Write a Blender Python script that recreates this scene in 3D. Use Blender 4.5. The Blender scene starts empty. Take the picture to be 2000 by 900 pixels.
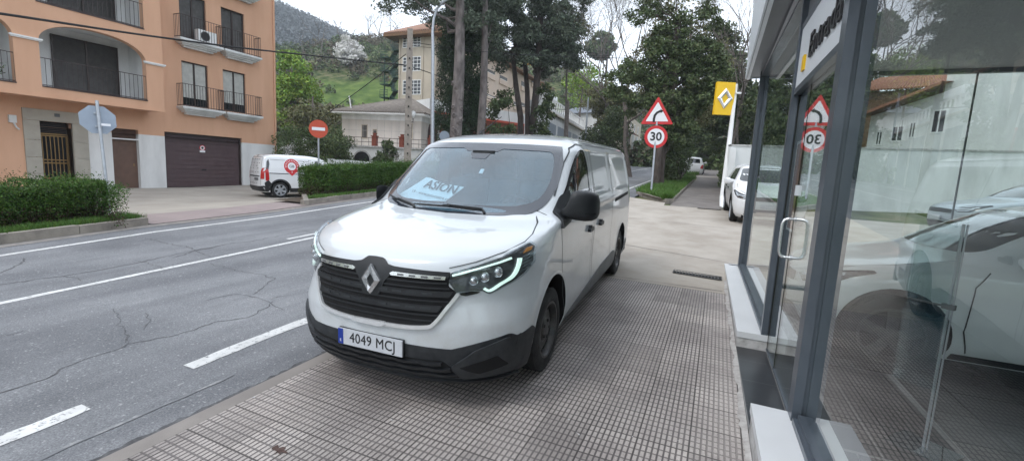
import bpy, bmesh, math, random
import numpy as np
from mathutils import Vector, Matrix
random.seed(7); RNG = np.random.default_rng(7)
sc = bpy.context.scene
COL = sc.collection
# ------------------------------------------------------------------ camera
FPX = 885.0
YAW, PITCH, ROLL, CAMH = map(math.radians, (-24.0, 7.55, 3.0, 0)); CAMH = 1.68
_f = np.array([math.sin(YAW)*math.cos(PITCH), math.cos(YAW)*math.cos(PITCH), -math.sin(PITCH)])
_r = np.array([math.cos(YAW), -math.sin(YAW), 0]); _u = np.cross(_r, _f)
_r2 = _r*math.cos(ROLL)+_u*math.sin(ROLL); _u2 = _u*math.cos(ROLL)-_r*math.sin(ROLL)
CAMP = np.array([0, 0, CAMH])
cam = bpy.data.objects.new('camera', bpy.data.cameras.new('camera')); COL.objects.link(cam)
cam.matrix_world = Matrix(((_r2[0], _u2[0], -_f[0], 0), (_r2[1], _u2[1], -_f[1], 0), (_r2[2], _u2[2], -_f[2], CAMH), (0, 0, 0, 1)))
cam.data.sensor_width = 36; cam.data.lens = FPX/2000*36
cam.data.clip_start = 0.05; cam.data.clip_end = 2500
sc.camera = cam
def _ray(u, v): return _r2*((u-1000)/FPX)+_u2*(-(v-450)/FPX)+_f
def at(u, v, D): return Vector(CAMP+_ray(u, v)*D)
def onx(u, v, x):
    d = _ray(u, v); return Vector(CAMP+d*(x/d[0]))
def ony(u, v, y):
    d = _ray(u, v); return Vector(CAMP+d*(y/d[1]))
# ------------------------------------------------------------------ sky, sun, exposure
SUN_EL, SUN_AZ = 52, 215      # azimuth of the sun, degrees from +Y towards +X
w = bpy.data.worlds.new('World'); sc.world = w; w.use_nodes = True
nt = w.node_tree; nt.nodes.clear()
def N(t, kind, **kw):
    n = t.nodes.new(kind)
    for k, v in kw.items(): setattr(n, k, v)
    return n
out = N(nt, 'ShaderNodeOutputWorld'); bg = N(nt, 'ShaderNodeBackground')
sky = N(nt, 'ShaderNodeTexSky', sky_type='NISHITA'); sky.sun_disc = False
sky.sun_elevation = math.radians(SUN_EL); sky.sun_rotation = math.radians(SUN_AZ)
sky.air_density = 1.0; sky.dust_density = 2.5; sky.ozone_density = 1.0
tc = N(nt, 'ShaderNodeTexCoord'); mp = N(nt, 'ShaderNodeMapping'); mp.inputs['Scale'].default_value = (1, 1, 2.6)
nz = N(nt, 'ShaderNodeTexNoise'); nz.inputs['Scale'].default_value = 2.3; nz.inputs['Detail'].default_value = 7; nz.inputs['Roughness'].default_value = .55
cr = N(nt, 'ShaderNodeValToRGB'); cr.color_ramp.elements[0].position = .30; cr.color_ramp.elements[0].color = (.70,)*3+(1,)
cr.color_ramp.elements[1].position = .66; cr.color_ramp.elements[1].color = (.97,)*3+(1,)
mx = N(nt, 'ShaderNodeMix', data_type='RGBA'); mx.inputs['B'].default_value = (11.8, 12.8, 14.2, 1)
nt.links.new(tc.outputs['Generated'], mp.inputs[0]); nt.links.new(mp.outputs[0], nz.inputs[0]); nt.links.new(nz.outputs[0], cr.inputs[0])
nt.links.new(cr.outputs[0], mx.inputs['Factor']); nt.links.new(sky.outputs[0], mx.inputs['A']); nt.links.new(mx.outputs['Result'], bg.inputs[0])
bg.inputs[1].default_value = 0.085
nt.links.new(bg.outputs[0], out.inputs[0])
sl = bpy.data.lights.new('sun', 'SUN'); sl.energy = 0.7; sl.angle = math.radians(18); sl.color = (1, .97, .93)
so = bpy.data.objects.new('sun', sl); COL.objects.link(so)
_e, _a = math.radians(SUN_EL), math.radians(SUN_AZ)
sd = Vector((math.sin(_a)*math.cos(_e), math.cos(_a)*math.cos(_e), math.sin(_e)))
so.rotation_euler = sd.to_track_quat('Z', 'Y').to_euler(); so.location = (0, 0, 60)
sc.view_settings.view_transform = 'Standard'; sc.view_settings.look = 'None'
sc.view_settings.exposure = 0.84; sc.view_settings.gamma = 1; sc.view_settings.use_curve_mapping = False
sc.render.engine = 'CYCLES'
sc.cycles.max_bounces = 8; sc.cycles.transparent_max_bounces = 24

# ------------------------------------------------------------------ materials
def mat(name, col, col2=None, scale=6., rough=.6, metal=0., bump=0., bscale=None, detail=5, coat=0., spec=.5, ramp=(.35, .65), island=0., emit=None, stretch=None, bdist=.01):
    m = bpy.data.materials.new(name); m.use_nodes = True; t = m.node_tree; b = t.nodes['Principled BSDF']
    b.inputs['Roughness'].default_value = rough; b.inputs['Metallic'].default_value = metal
    b.inputs['Specular IOR Level'].default_value = spec
    b.inputs['Coat Weight'].default_value = coat; b.inputs['Coat Roughness'].default_value = .04
    c1 = tuple(col)+(1,); b.inputs['Base Color'].default_value = c1
    co = N(t, 'ShaderNodeTexCoord'); src = co.outputs['Object']
    if stretch:
        mm = N(t, 'ShaderNodeMapping'); mm.inputs['Scale'].default_value = stretch; t.links.new(src, mm.inputs[0]); src = mm.outputs[0]
    last = None
    if col2 is not None:
        n = N(t, 'ShaderNodeTexNoise'); n.inputs['Scale'].default_value = scale; n.inputs['Detail'].default_value = detail; n.inputs['Roughness'].default_value = .6
        t.links.new(src, n.inputs['Vector'])
        r = N(t, 'ShaderNodeValToRGB'); r.color_ramp.elements[0].position = ramp[0]; r.color_ramp.elements[1].position = ramp[1]
        r.color_ramp.elements[0].color = c1; r.color_ramp.elements[1].color = tuple(col2)+(1,)
        t.links.new(n.outputs[0], r.inputs[0]); last = r.outputs[0]
    if island:
        g = N(t, 'ShaderNodeNewGeometry'); hs = N(t, 'ShaderNodeHueSaturation')
        mr = N(t, 'ShaderNodeMapRange'); mr.inputs[3].default_value = 1-island; mr.inputs[4].default_value = 1+island
        t.links.new(g.outputs['Random Per Island'], mr.inputs[0]); t.links.new(mr.outputs[0], hs.inputs['Value'])
        mr2 = N(t, 'ShaderNodeMapRange'); mr2.inputs[3].default_value = .47; mr2.inputs[4].default_value = .525
        mu = N(t, 'ShaderNodeMath', operation='FRACT'); mu2 = N(t, 'ShaderNodeMath', operation='MULTIPLY'); mu2.inputs[1].default_value = 17.3
        t.links.new(g.outputs['Random Per Island'], mu2.inputs[0]); t.links.new(mu2.outputs[0], mu.inputs[0]); t.links.new(mu.outputs[0], mr2.inputs[0]); t.links.new(mr2.outputs[0], hs.inputs['Hue'])
        hs.inputs['Color'].default_value = c1
        if last: t.links.new(last, hs.inputs['Color'])
        last = hs.outputs[0]
    if last: t.links.new(last, b.inputs['Base Color'])
    if bump:
        n = N(t, 'ShaderNodeTexNoise'); n.inputs['Scale'].default_value = bscale or scale*4; n.inputs['Detail'].default_value = 6
        t.links.new(src, n.inputs['Vector'])
        bp = N(t, 'ShaderNodeBump'); bp.inputs['Strength'].default_value = bump; bp.inputs['Distance'].default_value = bdist
        t.links.new(n.outputs[0], bp.inputs['Height']); t.links.new(bp.outputs[0], b.inputs['Normal'])
    if emit:
        b.inputs['Emission Color'].default_value = tuple(emit[:3])+(1,); b.inputs['Emission Strength'].default_value = emit[3]
    return m
def thin_glass(name, tint=(.93, .96, .95), rough=0., boost=1.0, dirt_sheen=0.):
    m = bpy.data.materials.new(name); m.use_nodes = True; t = m.node_tree; t.nodes.clear()
    o = N(t, 'ShaderNodeOutputMaterial'); mxs = N(t, 'ShaderNodeMixShader')
    tr = N(t, 'ShaderNodeBsdfTransparent'); tr.inputs[0].default_value = tuple(tint)+(1,)
    gl = N(t, 'ShaderNodeBsdfGlossy'); gl.inputs['Roughness'].default_value = rough; gl.inputs[0].default_value = (1, 1, 1, 1)
    fr = N(t, 'ShaderNodeFresnel'); bf = N(t, 'ShaderNodeNewGeometry'); io = N(t, 'ShaderNodeMapRange'); io.inputs[3].default_value = 1.5; io.inputs[4].default_value = 1/1.5
    t.links.new(bf.outputs['Backfacing'], io.inputs[0]); t.links.new(io.outputs[0], fr.inputs[0])   # same reflectance from both sides
    a = N(t, 'ShaderNodeMath', operation='MULTIPLY'); a.inputs[1].default_value = 2*boost
    b = N(t, 'ShaderNodeMath', operation='ADD'); b.inputs[1].default_value = 1
    c = N(t, 'ShaderNodeMath', operation='DIVIDE'); c.use_clamp = True
    t.links.new(fr.outputs[0], a.inputs[0]); t.links.new(fr.outputs[0], b.inputs[0]); t.links.new(a.outputs[0], c.inputs[0]); t.links.new(b.outputs[0], c.inputs[1])
    t.links.new(c.outputs[0], mxs.inputs[0]); t.links.new(tr.outputs[0], mxs.inputs[1]); t.links.new(gl.outputs[0], mxs.inputs[2])
    last = mxs
    if dirt_sheen:
        df = N(t, 'ShaderNodeBsdfDiffuse'); df.inputs[0].default_value = (.22, .40, .52, 1)  # blue diffuse veil; on the windscreen it paints in the sky's sheen
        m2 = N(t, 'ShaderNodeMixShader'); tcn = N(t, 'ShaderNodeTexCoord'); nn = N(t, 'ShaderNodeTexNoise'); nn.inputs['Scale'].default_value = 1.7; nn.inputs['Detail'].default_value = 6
        mr = N(t, 'ShaderNodeMapRange'); mr.inputs[1].default_value = .35; mr.inputs[2].default_value = .75; mr.inputs[3].default_value = dirt_sheen*.3; mr.inputs[4].default_value = dirt_sheen
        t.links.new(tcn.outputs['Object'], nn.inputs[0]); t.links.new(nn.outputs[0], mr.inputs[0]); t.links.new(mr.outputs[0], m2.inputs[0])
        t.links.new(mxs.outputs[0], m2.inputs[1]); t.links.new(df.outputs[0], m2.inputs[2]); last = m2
    t.links.new(last.outputs[0], o.inputs[0])
    return m
M = {}
M['van_white'] = mat('van_white', (.62, .655, .68), (.56, .595, .62), ramp=(.3, .75), scale=1.8, rough=.28, coat=.8, bump=.015, bscale=3)
M['black_plastic'] = mat('black_plastic', (.009, .0105, .013), (.017, .019, .022), scale=9, rough=.5, bump=.15, bscale=260, bdist=.002)
M['dirty_plastic'] = mat('dirty_plastic', (.017, .020, .024), (.042, .046, .050), scale=14, rough=.55, bump=.2, bscale=200, bdist=.002, ramp=(.4, .8))
M['grey_plastic'] = mat('grey_plastic', (.10, .105, .11), (.14, .145, .15), scale=7, rough=.55)
M['gloss_black'] = mat('gloss_black', (.012, .012, .014), rough=.12, coat=.6)
M['lamp_house'] = mat('lamp_house', (.05, .055, .06), (.13, .135, .14), scale=16, rough=.25, metal=.3, coat=.5)
M['frit'] = mat('frit', (.035, .042, .055), rough=.08, coat=1.0)
M['chrome'] = mat('chrome', (.86, .87, .88), (.78, .79, .80), scale=18, rough=.24, metal=.85)
M['chrome_trim'] = mat('chrome_trim', (.80, .81, .82), (.70, .71, .72), scale=18, rough=.25, metal=.45, coat=.6)
M['steel_dark'] = mat('steel_dark', (.05, .052, .055), (.10, .095, .09), scale=18, rough=.45, metal=.6)
M['tyre'] = mat('tyre', (.013, .013, .014), (.03, .03, .03), scale=14, rough=.85, bump=.5, bscale=70)
M['void'] = mat('void', (.006, .006, .007), rough=.9)
M['interior'] = mat('interior', (.035, .04, .046), (.05, .056, .064), scale=6, rough=.8)
M['seat_fabric'] = mat('seat_fabric', (.06, .065, .07), (.085, .09, .1), scale=20, rough=.9)
M['glass'] = thin_glass('car_glass', (.62, .80, .88), boost=1.45, dirt_sheen=.28)
M['side_glass'] = thin_glass('side_glass', (.6, .66, .66))
M['dark_glass'] = mat('dark_glass', (.012, .016, .018), rough=.05, coat=1.0)
M['lamp_clear'] = thin_glass('lamp_clear', (.9, .93, .95))
M['drl'] = mat('drl', (.8, .85, .85), rough=.3, emit=(.72, 1.0, .86, .46))
M['lamp_lens'] = mat('lamp_lens', (.35, .37, .38), (.6, .62, .64), scale=40, rough=.12, metal=.8)
M['amber'] = mat('amber', (.55, .22, .03), rough=.2)
M['red_lens'] = mat('red_lens', (.45, .02, .02), rough=.15, coat=.5)
M['plate_white'] = mat('plate_white', (.52, .54, .58), (.58, .60, .63), scale=30, rough=.4)
M['plate_blue'] = mat('plate_blue', (.012, .04, .28), rough=.4)
M['ink'] = mat('ink', (.012, .012, .014), rough=.5)
M['paper'] = mat('paper', (.90, .92, .92), (.84, .86, .87), scale=3, rough=.7)
M['ink_grey'] = mat('ink_grey', (.05, .055, .06), rough=.7)
_t = M['van_white'].node_tree; _b = _t.nodes['Principled BSDF']; _b.inputs['Coat Weight'].default_value = 1.0; _b.inputs['Coat Roughness'].default_value = .02
_co = N(_t, 'ShaderNodeTexCoord'); _s = N(_t, 'ShaderNodeSeparateXYZ'); _t.links.new(_co.outputs['Object'], _s.inputs[0])
_m = N(_t, 'ShaderNodeMapRange'); _m.inputs[1].default_value = .95; _m.inputs[2].default_value = .25; _t.links.new(_s.outputs[2], _m.inputs[0])
_n = N(_t, 'ShaderNodeTexNoise'); _n.inputs['Scale'].default_value = 7; _n.inputs['Detail'].default_value = 9; _n.inputs['Roughness'].default_value = .75; _t.links.new(_co.outputs['Object'], _n.inputs[0])
_r = N(_t, 'ShaderNodeMapRange'); _r.inputs[1].default_value = .42; _r.inputs[2].default_value = .75; _t.links.new(_n.outputs[0], _r.inputs[0])
_q = N(_t, 'ShaderNodeMath', operation='MULTIPLY'); _t.links.new(_m.outputs[0], _q.inputs[0]); _t.links.new(_r.outputs[0], _q.inputs[1])
_x = N(_t, 'ShaderNodeMix', data_type='RGBA'); _x.inputs['B'].default_value = (.50, .50, .48, 1); _t.links.new(_q.outputs[0], _x.inputs['Factor'])
_t.links.new(_b.inputs['Base Color'].links[0].from_socket, _x.inputs['A']); _t.links.new(_x.outputs['Result'], _b.inputs['Base Color'])   # road dust low on the flanks
# ---- setting
M['peach'] = mat('peach', (.68, .405, .265), (.60, .345, .22), stretch=(1, 1, .22), scale=1.3, rough=.9, bump=.2, bscale=40, ramp=(.3, .7))
M['wall_white'] = mat('wall_white', (.76, .76, .75), (.62, .62, .61), stretch=(1, 1, .3), scale=1.6, rough=.9, bump=.15, bscale=30)
M['old_white'] = mat('old_white', (.68, .69, .68), (.42, .43, .42), scale=1.4, rough=.92, bump=.3, bscale=18, ramp=(.42, .8), stretch=(1, 1, .35))
M['stone_clad'] = mat('stone_clad', (.42, .39, .33), (.36, .33, .28), scale=2, rough=.8, bump=.1)
M['frame_brown'] = mat('frame_brown', (.035, .022, .018), rough=.4)
M['shutter_dark'] = mat('shutter_dark', (.085, .08, .075), (.05, .048, .045), scale=5, rough=.45)
M['shutter_light'] = mat('shutter_light', (.55, .55, .51), (.45, .45, .42), scale=5, rough=.6)
M['door_brown'] = mat('door_brown', (.14, .078, .055), (.11, .062, .045), scale=4, rough=.5)
M['garage'] = mat('garage', (.080, .050, .055), (.095, .062, .066), scale=3, rough=.45)
M['iron'] = mat('iron', (.045, .028, .025), rough=.5)
M['brass'] = mat('brass', (.30, .19, .08), rough=.4, metal=.6)
M['roof_tile_grey'] = mat('roof_tile_grey', (.16, .135, .115), (.24, .21, .18), scale=4, rough=.9)
M['terracotta'] = mat('terracotta', (.34, .13, .075), (.26, .11, .07), scale=4, rough=.85, bump=.3, bscale=20)
M['brick'] = mat('brick', (.26, .075, .045), (.20, .055, .035), scale=9, rough=.9, bump=.3)
M['brown_clad'] = mat('brown_clad', (.22, .12, .06), (.13, .07, .04), scale=5, rough=.9, bump=.4)
M['cream'] = mat('cream', (.52, .45, .36), (.46, .40, .32), scale=.8, rough=.9)
M['cream_pink'] = mat('cream_pink', (.62, .50, .40), (.55, .45, .37), scale=.8, rough=.9)
M['win_dark'] = mat('win_dark', (.03, .035, .04), (.06, .065, .07), scale=2, rough=.15)
M['white_paint'] = mat('white_paint', (.78, .78, .77), rough=.6)
M['green_metal'] = mat('green_metal', (.018, .06, .04), rough=.5)
M['concrete'] = mat('concrete', (.36, .34, .31), (.24, .23, .21), scale=5, rough=.9, bump=.4, bscale=60)
M['pole_concrete'] = mat('pole_concrete', (.33, .29, .25), (.25, .22, .19), scale=6, rough=.9, bump=.3)
M['galv'] = mat('galv', (.42, .45, .48), (.34, .36, .39), scale=8, rough=.4, metal=.5)
M['sign_back'] = mat('sign_back', (.30, .35, .41), (.26, .30, .36), scale=3, rough=.45, metal=.3)
M['sign_red'] = mat('sign_red', (.58, .018, .025), (.52, .02, .02), scale=5, rough=.4)
M['sign_red_faded'] = mat('sign_red_faded', (.55, .075, .03), (.48, .07, .03), scale=3, rough=.5)
M['sign_white'] = mat('sign_white', (.78, .78, .80), rough=.4)
M['sign_yellow'] = mat('sign_yellow', (.83, .52, .005), (.80, .49, .005), scale=2, rough=.4)
M['cable'] = mat('cable', (.012, .012, .013), rough=.7)
M['bark_pine'] = mat('bark_pine', (.10, .085, .08), (.23, .20, .19), scale=4, rough=.95, bump=1., bscale=9, bdist=.05, stretch=(1, 1, .4))
M['bark_dark'] = mat('bark_dark', (.05, .038, .032), (.10, .08, .068), scale=5, rough=.95, bump=.8, bscale=12, bdist=.04, stretch=(1, 1, .4))
M['bark_grey'] = mat('bark_grey', (.20, .17, .15), (.12, .10, .09), scale=6, rough=.95)
def leaf(name, c, c2, isl=.45, rough=.55): return mat(name, c, c2, scale=.9, rough=rough, island=isl, spec=.25, ramp=(.3, .7))
M['lf_hedge'] = leaf('lf_hedge', (.036, .085, .012), (.065, .13, .020), .5)
M['lf_hedge_dead'] = leaf('lf_hedge_dead', (.05, .032, .022), (.075, .05, .03), .4)
M['lf_grass'] = leaf('lf_grass', (.065, .145, .024), (.11, .20, .045), .4)
M['lf_dark'] = leaf('lf_dark', (.060, .090, .036), (.105, .135, .055), .5)
M['lf_conifer'] = leaf('lf_conifer', (.085, .115, .080), (.14, .17, .115), .45)
M['lf_cypress'] = leaf('lf_cypress', (.020, .044, .018), (.038, .066, .026), .5)
M['lf_mid'] = leaf('lf_mid', (.070, .105, .038), (.11, .15, .055), .5)
M['lf_spring'] = leaf('lf_spring', (.15, .25, .03), (.22, .33, .05), .35)
M['lf_olive'] = leaf('lf_olive', (.11, .12, .045), (.16, .15, .07), .4)
M['lf_blossom'] = leaf('lf_blossom', (.62, .60, .58), (.75, .73, .70), .25)
M['lf_twig'] = leaf('lf_twig', (.13, .105, .085), (.18, .15, .12), .35)
# ------------------------------------------------------------------ mesh helpers
class MB:
    def __init__(s): s.v = []; s.f = []; s.m = []
    def add(s, vs, fs, mi=0):
        o = len(s.v); s.v += [tuple(map(float, p)) for p in vs]; s.f += [tuple(i+o for i in f) for f in fs]; s.m += [mi]*len(fs)
    def box(s, x0, x1, y0, y1, z0, z1, mi=0):
        s.add([(x, y, z) for z in (z0, z1) for y in (y0, y1) for x in (x0, x1)], [(0, 2, 3, 1), (4, 5, 7, 6), (0, 1, 5, 4), (2, 6, 7, 3), (0, 4, 6, 2), (1, 3, 7, 5)], mi)
    def obox(s, c, ax, hs, mi=0):
        c = Vector(c); A = [Vector(a).normalized()*h for a, h in zip(ax, hs)]
        s.add([c+A[0]*i+A[1]*j+A[2]*k for k in (-1, 1) for j in (-1, 1) for i in (-1, 1)], [(0, 2, 3, 1), (4, 5, 7, 6), (0, 1, 5, 4), (2, 6, 7, 3), (0, 4, 6, 2), (1, 3, 7, 5)], mi)
    def prism(s, poly, ext, mi=0):
        n = len(poly); e = Vector(ext); P = [Vector(p) for p in poly]
        s.add(P+[p+e for p in P], [tuple(range(n-1, -1, -1)), tuple(range(n, 2*n))]+[(i, (i+1) % n, n+(i+1) % n, n+i) for i in range(n)], mi)
    def tube(s, pts, r, seg=8, mi=0, cap=True):
        P = [Vector(p) for p in pts]; n = len(P)
        R = r if isinstance(r, (list, tuple)) else [r]*n
        o = len(s.v); prev = None
        for i, p in enumerate(P):
            t = (P[min(i+1, n-1)]-P[max(i-1, 0)])
            if t.length < 1e-9: t = Vector((0, 0, 1))
            t.normalize()
            if prev is None: a = t.orthogonal().normalized()
            else:
                a = prev-t*prev.dot(t)
                a = a.normalized() if a.length > 1e-6 else t.orthogonal().normalized()
            prev = a; b = t.cross(a)
            for k in range(seg):
                q = 2*math.pi*k/seg; s.v.append(tuple(p+(a*math.cos(q)+b*math.sin(q))*R[i]))
        for i in range(n-1):
            for k in range(seg):
                k2 = (k+1) % seg
                s.f.append((o+i*seg+k, o+i*seg+k2, o+(i+1)*seg+k2, o+(i+1)*seg+k)); s.m.append(mi)
        if cap:
            s.f.append(tuple(o+k for k in range(seg-1, -1, -1))); s.m.append(mi)
            s.f.append(tuple(o+(n-1)*seg+k for k in range(seg))); s.m.append(mi)
    def lathe(s, prof, c, ax, seg=32, mi=0, ref=None):
        c = Vector(c); ax = Vector(ax).normalized(); a = Vector(ref).normalized() if ref else ax.orthogonal().normalized(); b = ax.cross(a); o = len(s.v); n = len(prof)
        for (r, h) in prof:
            for k in range(seg):
                q = 2*math.pi*k/seg; s.v.append(tuple(c+ax*h+(a*math.cos(q)+b*math.sin(q))*r))
        for i in range(n-1):
            for k in range(seg):
                k2 = (k+1) % seg
                s.f.append((o+i*seg+k, o+i*seg+k2, o+(i+1)*seg+k2, o+(i+1)*seg+k)); s.m.append(mi)
    def grid(s, rows, mi=0):
        o = len(s.v); n = len(rows[0])
        for r in rows: s.v += [tuple(map(float, p)) for p in r]
        for i in range(len(rows)-1):
            for j in range(n-1):
                s.f.append((o+i*n+j, o+i*n+j+1, o+(i+1)*n+j+1, o+(i+1)*n+j)); s.m.append(mi)
    def mesh(s, name, mats, smooth=None):
        me = bpy.data.meshes.new(name); me.from_pydata(s.v, [], s.f)
        if not isinstance(mats, (list, tuple)): mats = [mats]
        for m in mats: me.materials.append(M[m] if isinstance(m, str) else m)
        if len(mats) > 1: me.polygons.foreach_set('material_index', s.m)
        me.update()
        if smooth is not None:
            me.polygons.foreach_set('use_smooth', [True]*len(me.polygons)); me.set_sharp_from_angle(angle=math.radians(smooth))
        return me
    def build(s, name, mats, parent=None, smooth=None, **kw):
        return link(name, s.mesh(name, mats, smooth), parent, **kw)
ROOTM = {}
def link(name, me, parent=None, label=None, cat=None, group=None, kind=None):
    o = bpy.data.objects.new(name, me); COL.objects.link(o)
    if parent is not None:
        o.parent = parent
        if parent.name in ROOTM: o.matrix_parent_inverse = ROOTM[parent.name].inverted()
    return tag(o, label, cat, group, kind)
def tag(o, label=None, cat=None, group=None, kind=None):
    if label: o['label'] = label
    if cat: o['category'] = cat
    if group: o['group'] = group
    if kind: o['kind'] = kind
    return o
def thing(name, label, cat, loc=(0, 0, 0), group=None, matrix=None):
    """Empty at the base. World-coordinate parts unless a matrix (local-coordinate parts) is given."""
    o = bpy.data.objects.new(name, None); COL.objects.link(o); o.empty_display_size = .3
    if matrix is not None: o.matrix_world = matrix
    else:
        o.location = loc; ROOTM[o.name] = Matrix.Translation(Vector(loc))
    return tag(o, label, cat, group)
def struct(name, mb, m, smooth=None): return mb.build(name, m, None, smooth, kind='structure')
def copy_tree(o, parent=None):
    c = o.copy(); COL.objects.link(c); c.parent = parent
    if parent is not None: c.matrix_parent_inverse = o.matrix_parent_inverse.copy()
    for ch in [x for x in bpy.data.objects if x.parent == o]: copy_tree(ch, c)
    return c
def evalmesh(o):
    dg = bpy.context.evaluated_depsgraph_get(); return bpy.data.meshes.new_from_object(o.evaluated_get(dg))
def boolean(o, cutters):
    for c in cutters:
        md = o.modifiers.new('b', 'BOOLEAN'); md.operation = 'DIFFERENCE'; md.solver = 'EXACT'; md.object = c
        try: md.material_mode = 'TRANSFER'
        except Exception: pass
        me = evalmesh(o); o.modifiers.clear(); old = o.data; o.data = me; bpy.data.meshes.remove(old)
    for c in cutters:
        d = c.data; bpy.data.objects.remove(c); bpy.data.meshes.remove(d)
def text_mb(s, size, origin, ex, ey, depth=.004, extr=True, bold=0., shear=0., sx=1.0, spacing=1.0, align='CENTER'):
    """text as a mesh in the plane origin + ex*x + ey*y; returns an MB"""
    cu = bpy.data.curves.new('t', 'FONT'); cu.body = s; cu.size = size; cu.align_x = align; cu.align_y = 'CENTER'; cu.offset = bold; cu.shear = shear; cu.space_character = spacing
    cu.extrude = depth/2 if extr else 0; cu.resolution_u = 3
    ob = bpy.data.objects.new('t', cu); COL.objects.link(ob); me = evalmesh(ob)
    ex = Vector(ex).normalized(); ey = Vector(ey).normalized(); ez = ex.cross(ey); O = Vector(origin)
    mb = MB(); mb.add([O+ex*v.co.x*sx+ey*v.co.y+ez*(v.co.z+depth/2) for v in me.vertices], [tuple(p.vertices) for p in me.polygons])
    bpy.data.objects.remove(ob); bpy.data.curves.remove(cu); bpy.data.meshes.remove(me)
    return mb
def merge(a, b, mi=0):
    a.add(b.v, b.f, mi); return a
def rnd(poly, r=.02, seg=5):
    out = []; n = len(poly)
    for i in range(n):
        p = Vector(poly[i][:2]); ra = poly[i][2] if len(poly[i]) > 2 else r
        a = Vector(poly[i-1][:2])-p; b = Vector(poly[(i+1) % n][:2])-p
        ra = min(ra, a.length*.48, b.length*.48)
        if ra < 1e-4: out.append(tuple(p)); continue
        pa = p+a.normalized()*ra; pb = p+b.normalized()*ra
        for k in range(seg+1):
            t = k/seg; out.append(tuple(pa*(1-t)**2+p*2*t*(1-t)+pb*t*t))
    return out
def inset(poly, d):
    """offset a counter-clockwise or clockwise 2D polygon inwards by d"""
    n = len(poly); P = [Vector(p[:2]) for p in poly]
    ar = sum(P[i-1].x*P[i].y-P[i].x*P[i-1].y for i in range(n)); sg = 1 if ar > 0 else -1; out = []
    for i in range(n):
        a = (P[i]-P[i-1]); b = (P[(i+1) % n]-P[i])
        na = Vector((-a.y, a.x)).normalized()*sg if a.length > 1e-9 else Vector((0, 0)); nb = Vector((-b.y, b.x)).normalized()*sg if b.length > 1e-9 else na
        m = na+nb; 
        if m.length < 1e-6: m = na
        m.normalize(); k = 1/max(.35, m.dot(na)); out.append(tuple(P[i]+m*d*k))
    return out
def decal(name, poly, mapf, off, m, parent, g=.05, rim=.008, smooth=30, **kw):
    """2D outline laid on a curved surface: mapf(a,b) -> point"""
    bm = bmesh.new(); vs = [bm.verts.new((p[0], p[1], 0)) for p in poly]; bm.faces.new(vs)
    xs = [p[0] for p in poly]; ys = [p[1] for p in poly]
    for lo, hi, ax in ((min(xs), max(xs), 0), (min(ys), max(ys), 1)):
        k = int((hi-lo)/g)
        for i in range(1, k+1):
            c = lo+(hi-lo)*i/(k+1)
            co = (c, 0, 0) if ax == 0 else (0, c, 0); no = (1, 0, 0) if ax == 0 else (0, 1, 0)
            bmesh.ops.bisect_plane(bm, geom=bm.verts[:]+bm.edges[:]+bm.faces[:], plane_co=co, plane_no=no, dist=1e-5)
    finish_decal(bm, mapf, off, rim)
    me = bpy.data.meshes.new(name); bm.to_mesh(me); bm.free()
    me.materials.append(M[m]); me.polygons.foreach_set('use_smooth', [True]*len(me.polygons)); me.set_sharp_from_angle(angle=math.radians(smooth))
    return link(name, me, parent, **kw)
def finish_decal(bm, mapf, off, rim):
    bm.verts.ensure_lookup_table(); e = .004; info = {}
    for v in bm.verts:
        a, b = v.co.x, v.co.y; p = Vector(mapf(a, b))
        n = (Vector(mapf(a+e, b))-Vector(mapf(a-e, b))).cross(Vector(mapf(a, b+e))-Vector(mapf(a, b-e)))
        if n.length < 1e-12: n = Vector((0, -1, 0))
        n.normalize(); info[v] = (p, n)
    ctr = Vector((0, 2.6, .9))
    bnd = [ed for ed in bm.edges if len(ed.link_faces) == 1]
    ret = bmesh.ops.extrude_edge_only(bm, edges=bnd)
    newv = [x for x in ret['geom'] if isinstance(x, bmesh.types.BMVert)]
    loc = {}
    for v, (p, n) in info.items(): loc[(round(v.co.x, 6), round(v.co.y, 6))] = (p, n)
    new = set(newv)
    for v in list(bm.verts):
        if v in new:
            p, n = loc[(round(v.co.x, 6), round(v.co.y, 6))]; v.co = p-n*rim*OUT(p, n)
    for v, (p, n) in info.items(): v.co = p+n*off*OUT(p, n)
    bmesh.ops.recalc_face_normals(bm, faces=bm.faces[:])
OC = Vector((0, 3.0, .75))
def OUT(p, n):
    """+1 when n already points away from the body's middle"""
    return 1.0 if (p-OC).dot(n) > 0 else -1.0
def ring(name, outer, inner, mapf, off, m, parent, sub=2, rim=.006, smooth=40, **kw):
    bm = bmesh.new(); n = len(outer); rows = []
    for k in range(sub+1):
        t = k/sub; rows.append([bm.verts.new((outer[i][0]*(1-t)+inner[i][0]*t, outer[i][1]*(1-t)+inner[i][1]*t, 0)) for i in range(n)])
    for k in range(sub):
        for i in range(n): bm.faces.new((rows[k][i], rows[k][(i+1) % n], rows[k+1][(i+1) % n], rows[k+1][i]))
    finish_decal(bm, mapf, off, rim)
    me = bpy.data.meshes.new(name); bm.to_mesh(me); bm.free(); me.materials.append(M[m])
    me.polygons.foreach_set('use_smooth', [True]*len(me.polygons)); me.set_sharp_from_angle(angle=math.radians(smooth))
    return link(name, me, parent, **kw)
def strip2d(pts, w):
    """outline of a band of width w along a 2D polyline"""
    P = [Vector(p) for p in pts]; L = []; R_ = []
    for i, p in enumerate(P):
        t = (P[min(i+1, len(P)-1)]-P[max(i-1, 0)]).normalized(); n = Vector((-t.y, t.x))*w/2; L.append(tuple(p+n)); R_.append(tuple(p-n))
    return L+R_[::-1]
def dense(pts, d=.06):
    out = [tuple(pts[0])]
    for a, b in zip(pts, pts[1:]):
        n = max(1, int(math.dist(a, b)/d))
        for k in range(1, n+1): out.append((a[0]+(b[0]-a[0])*k/n, a[1]+(b[1]-a[1])*k/n))
    return out
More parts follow.
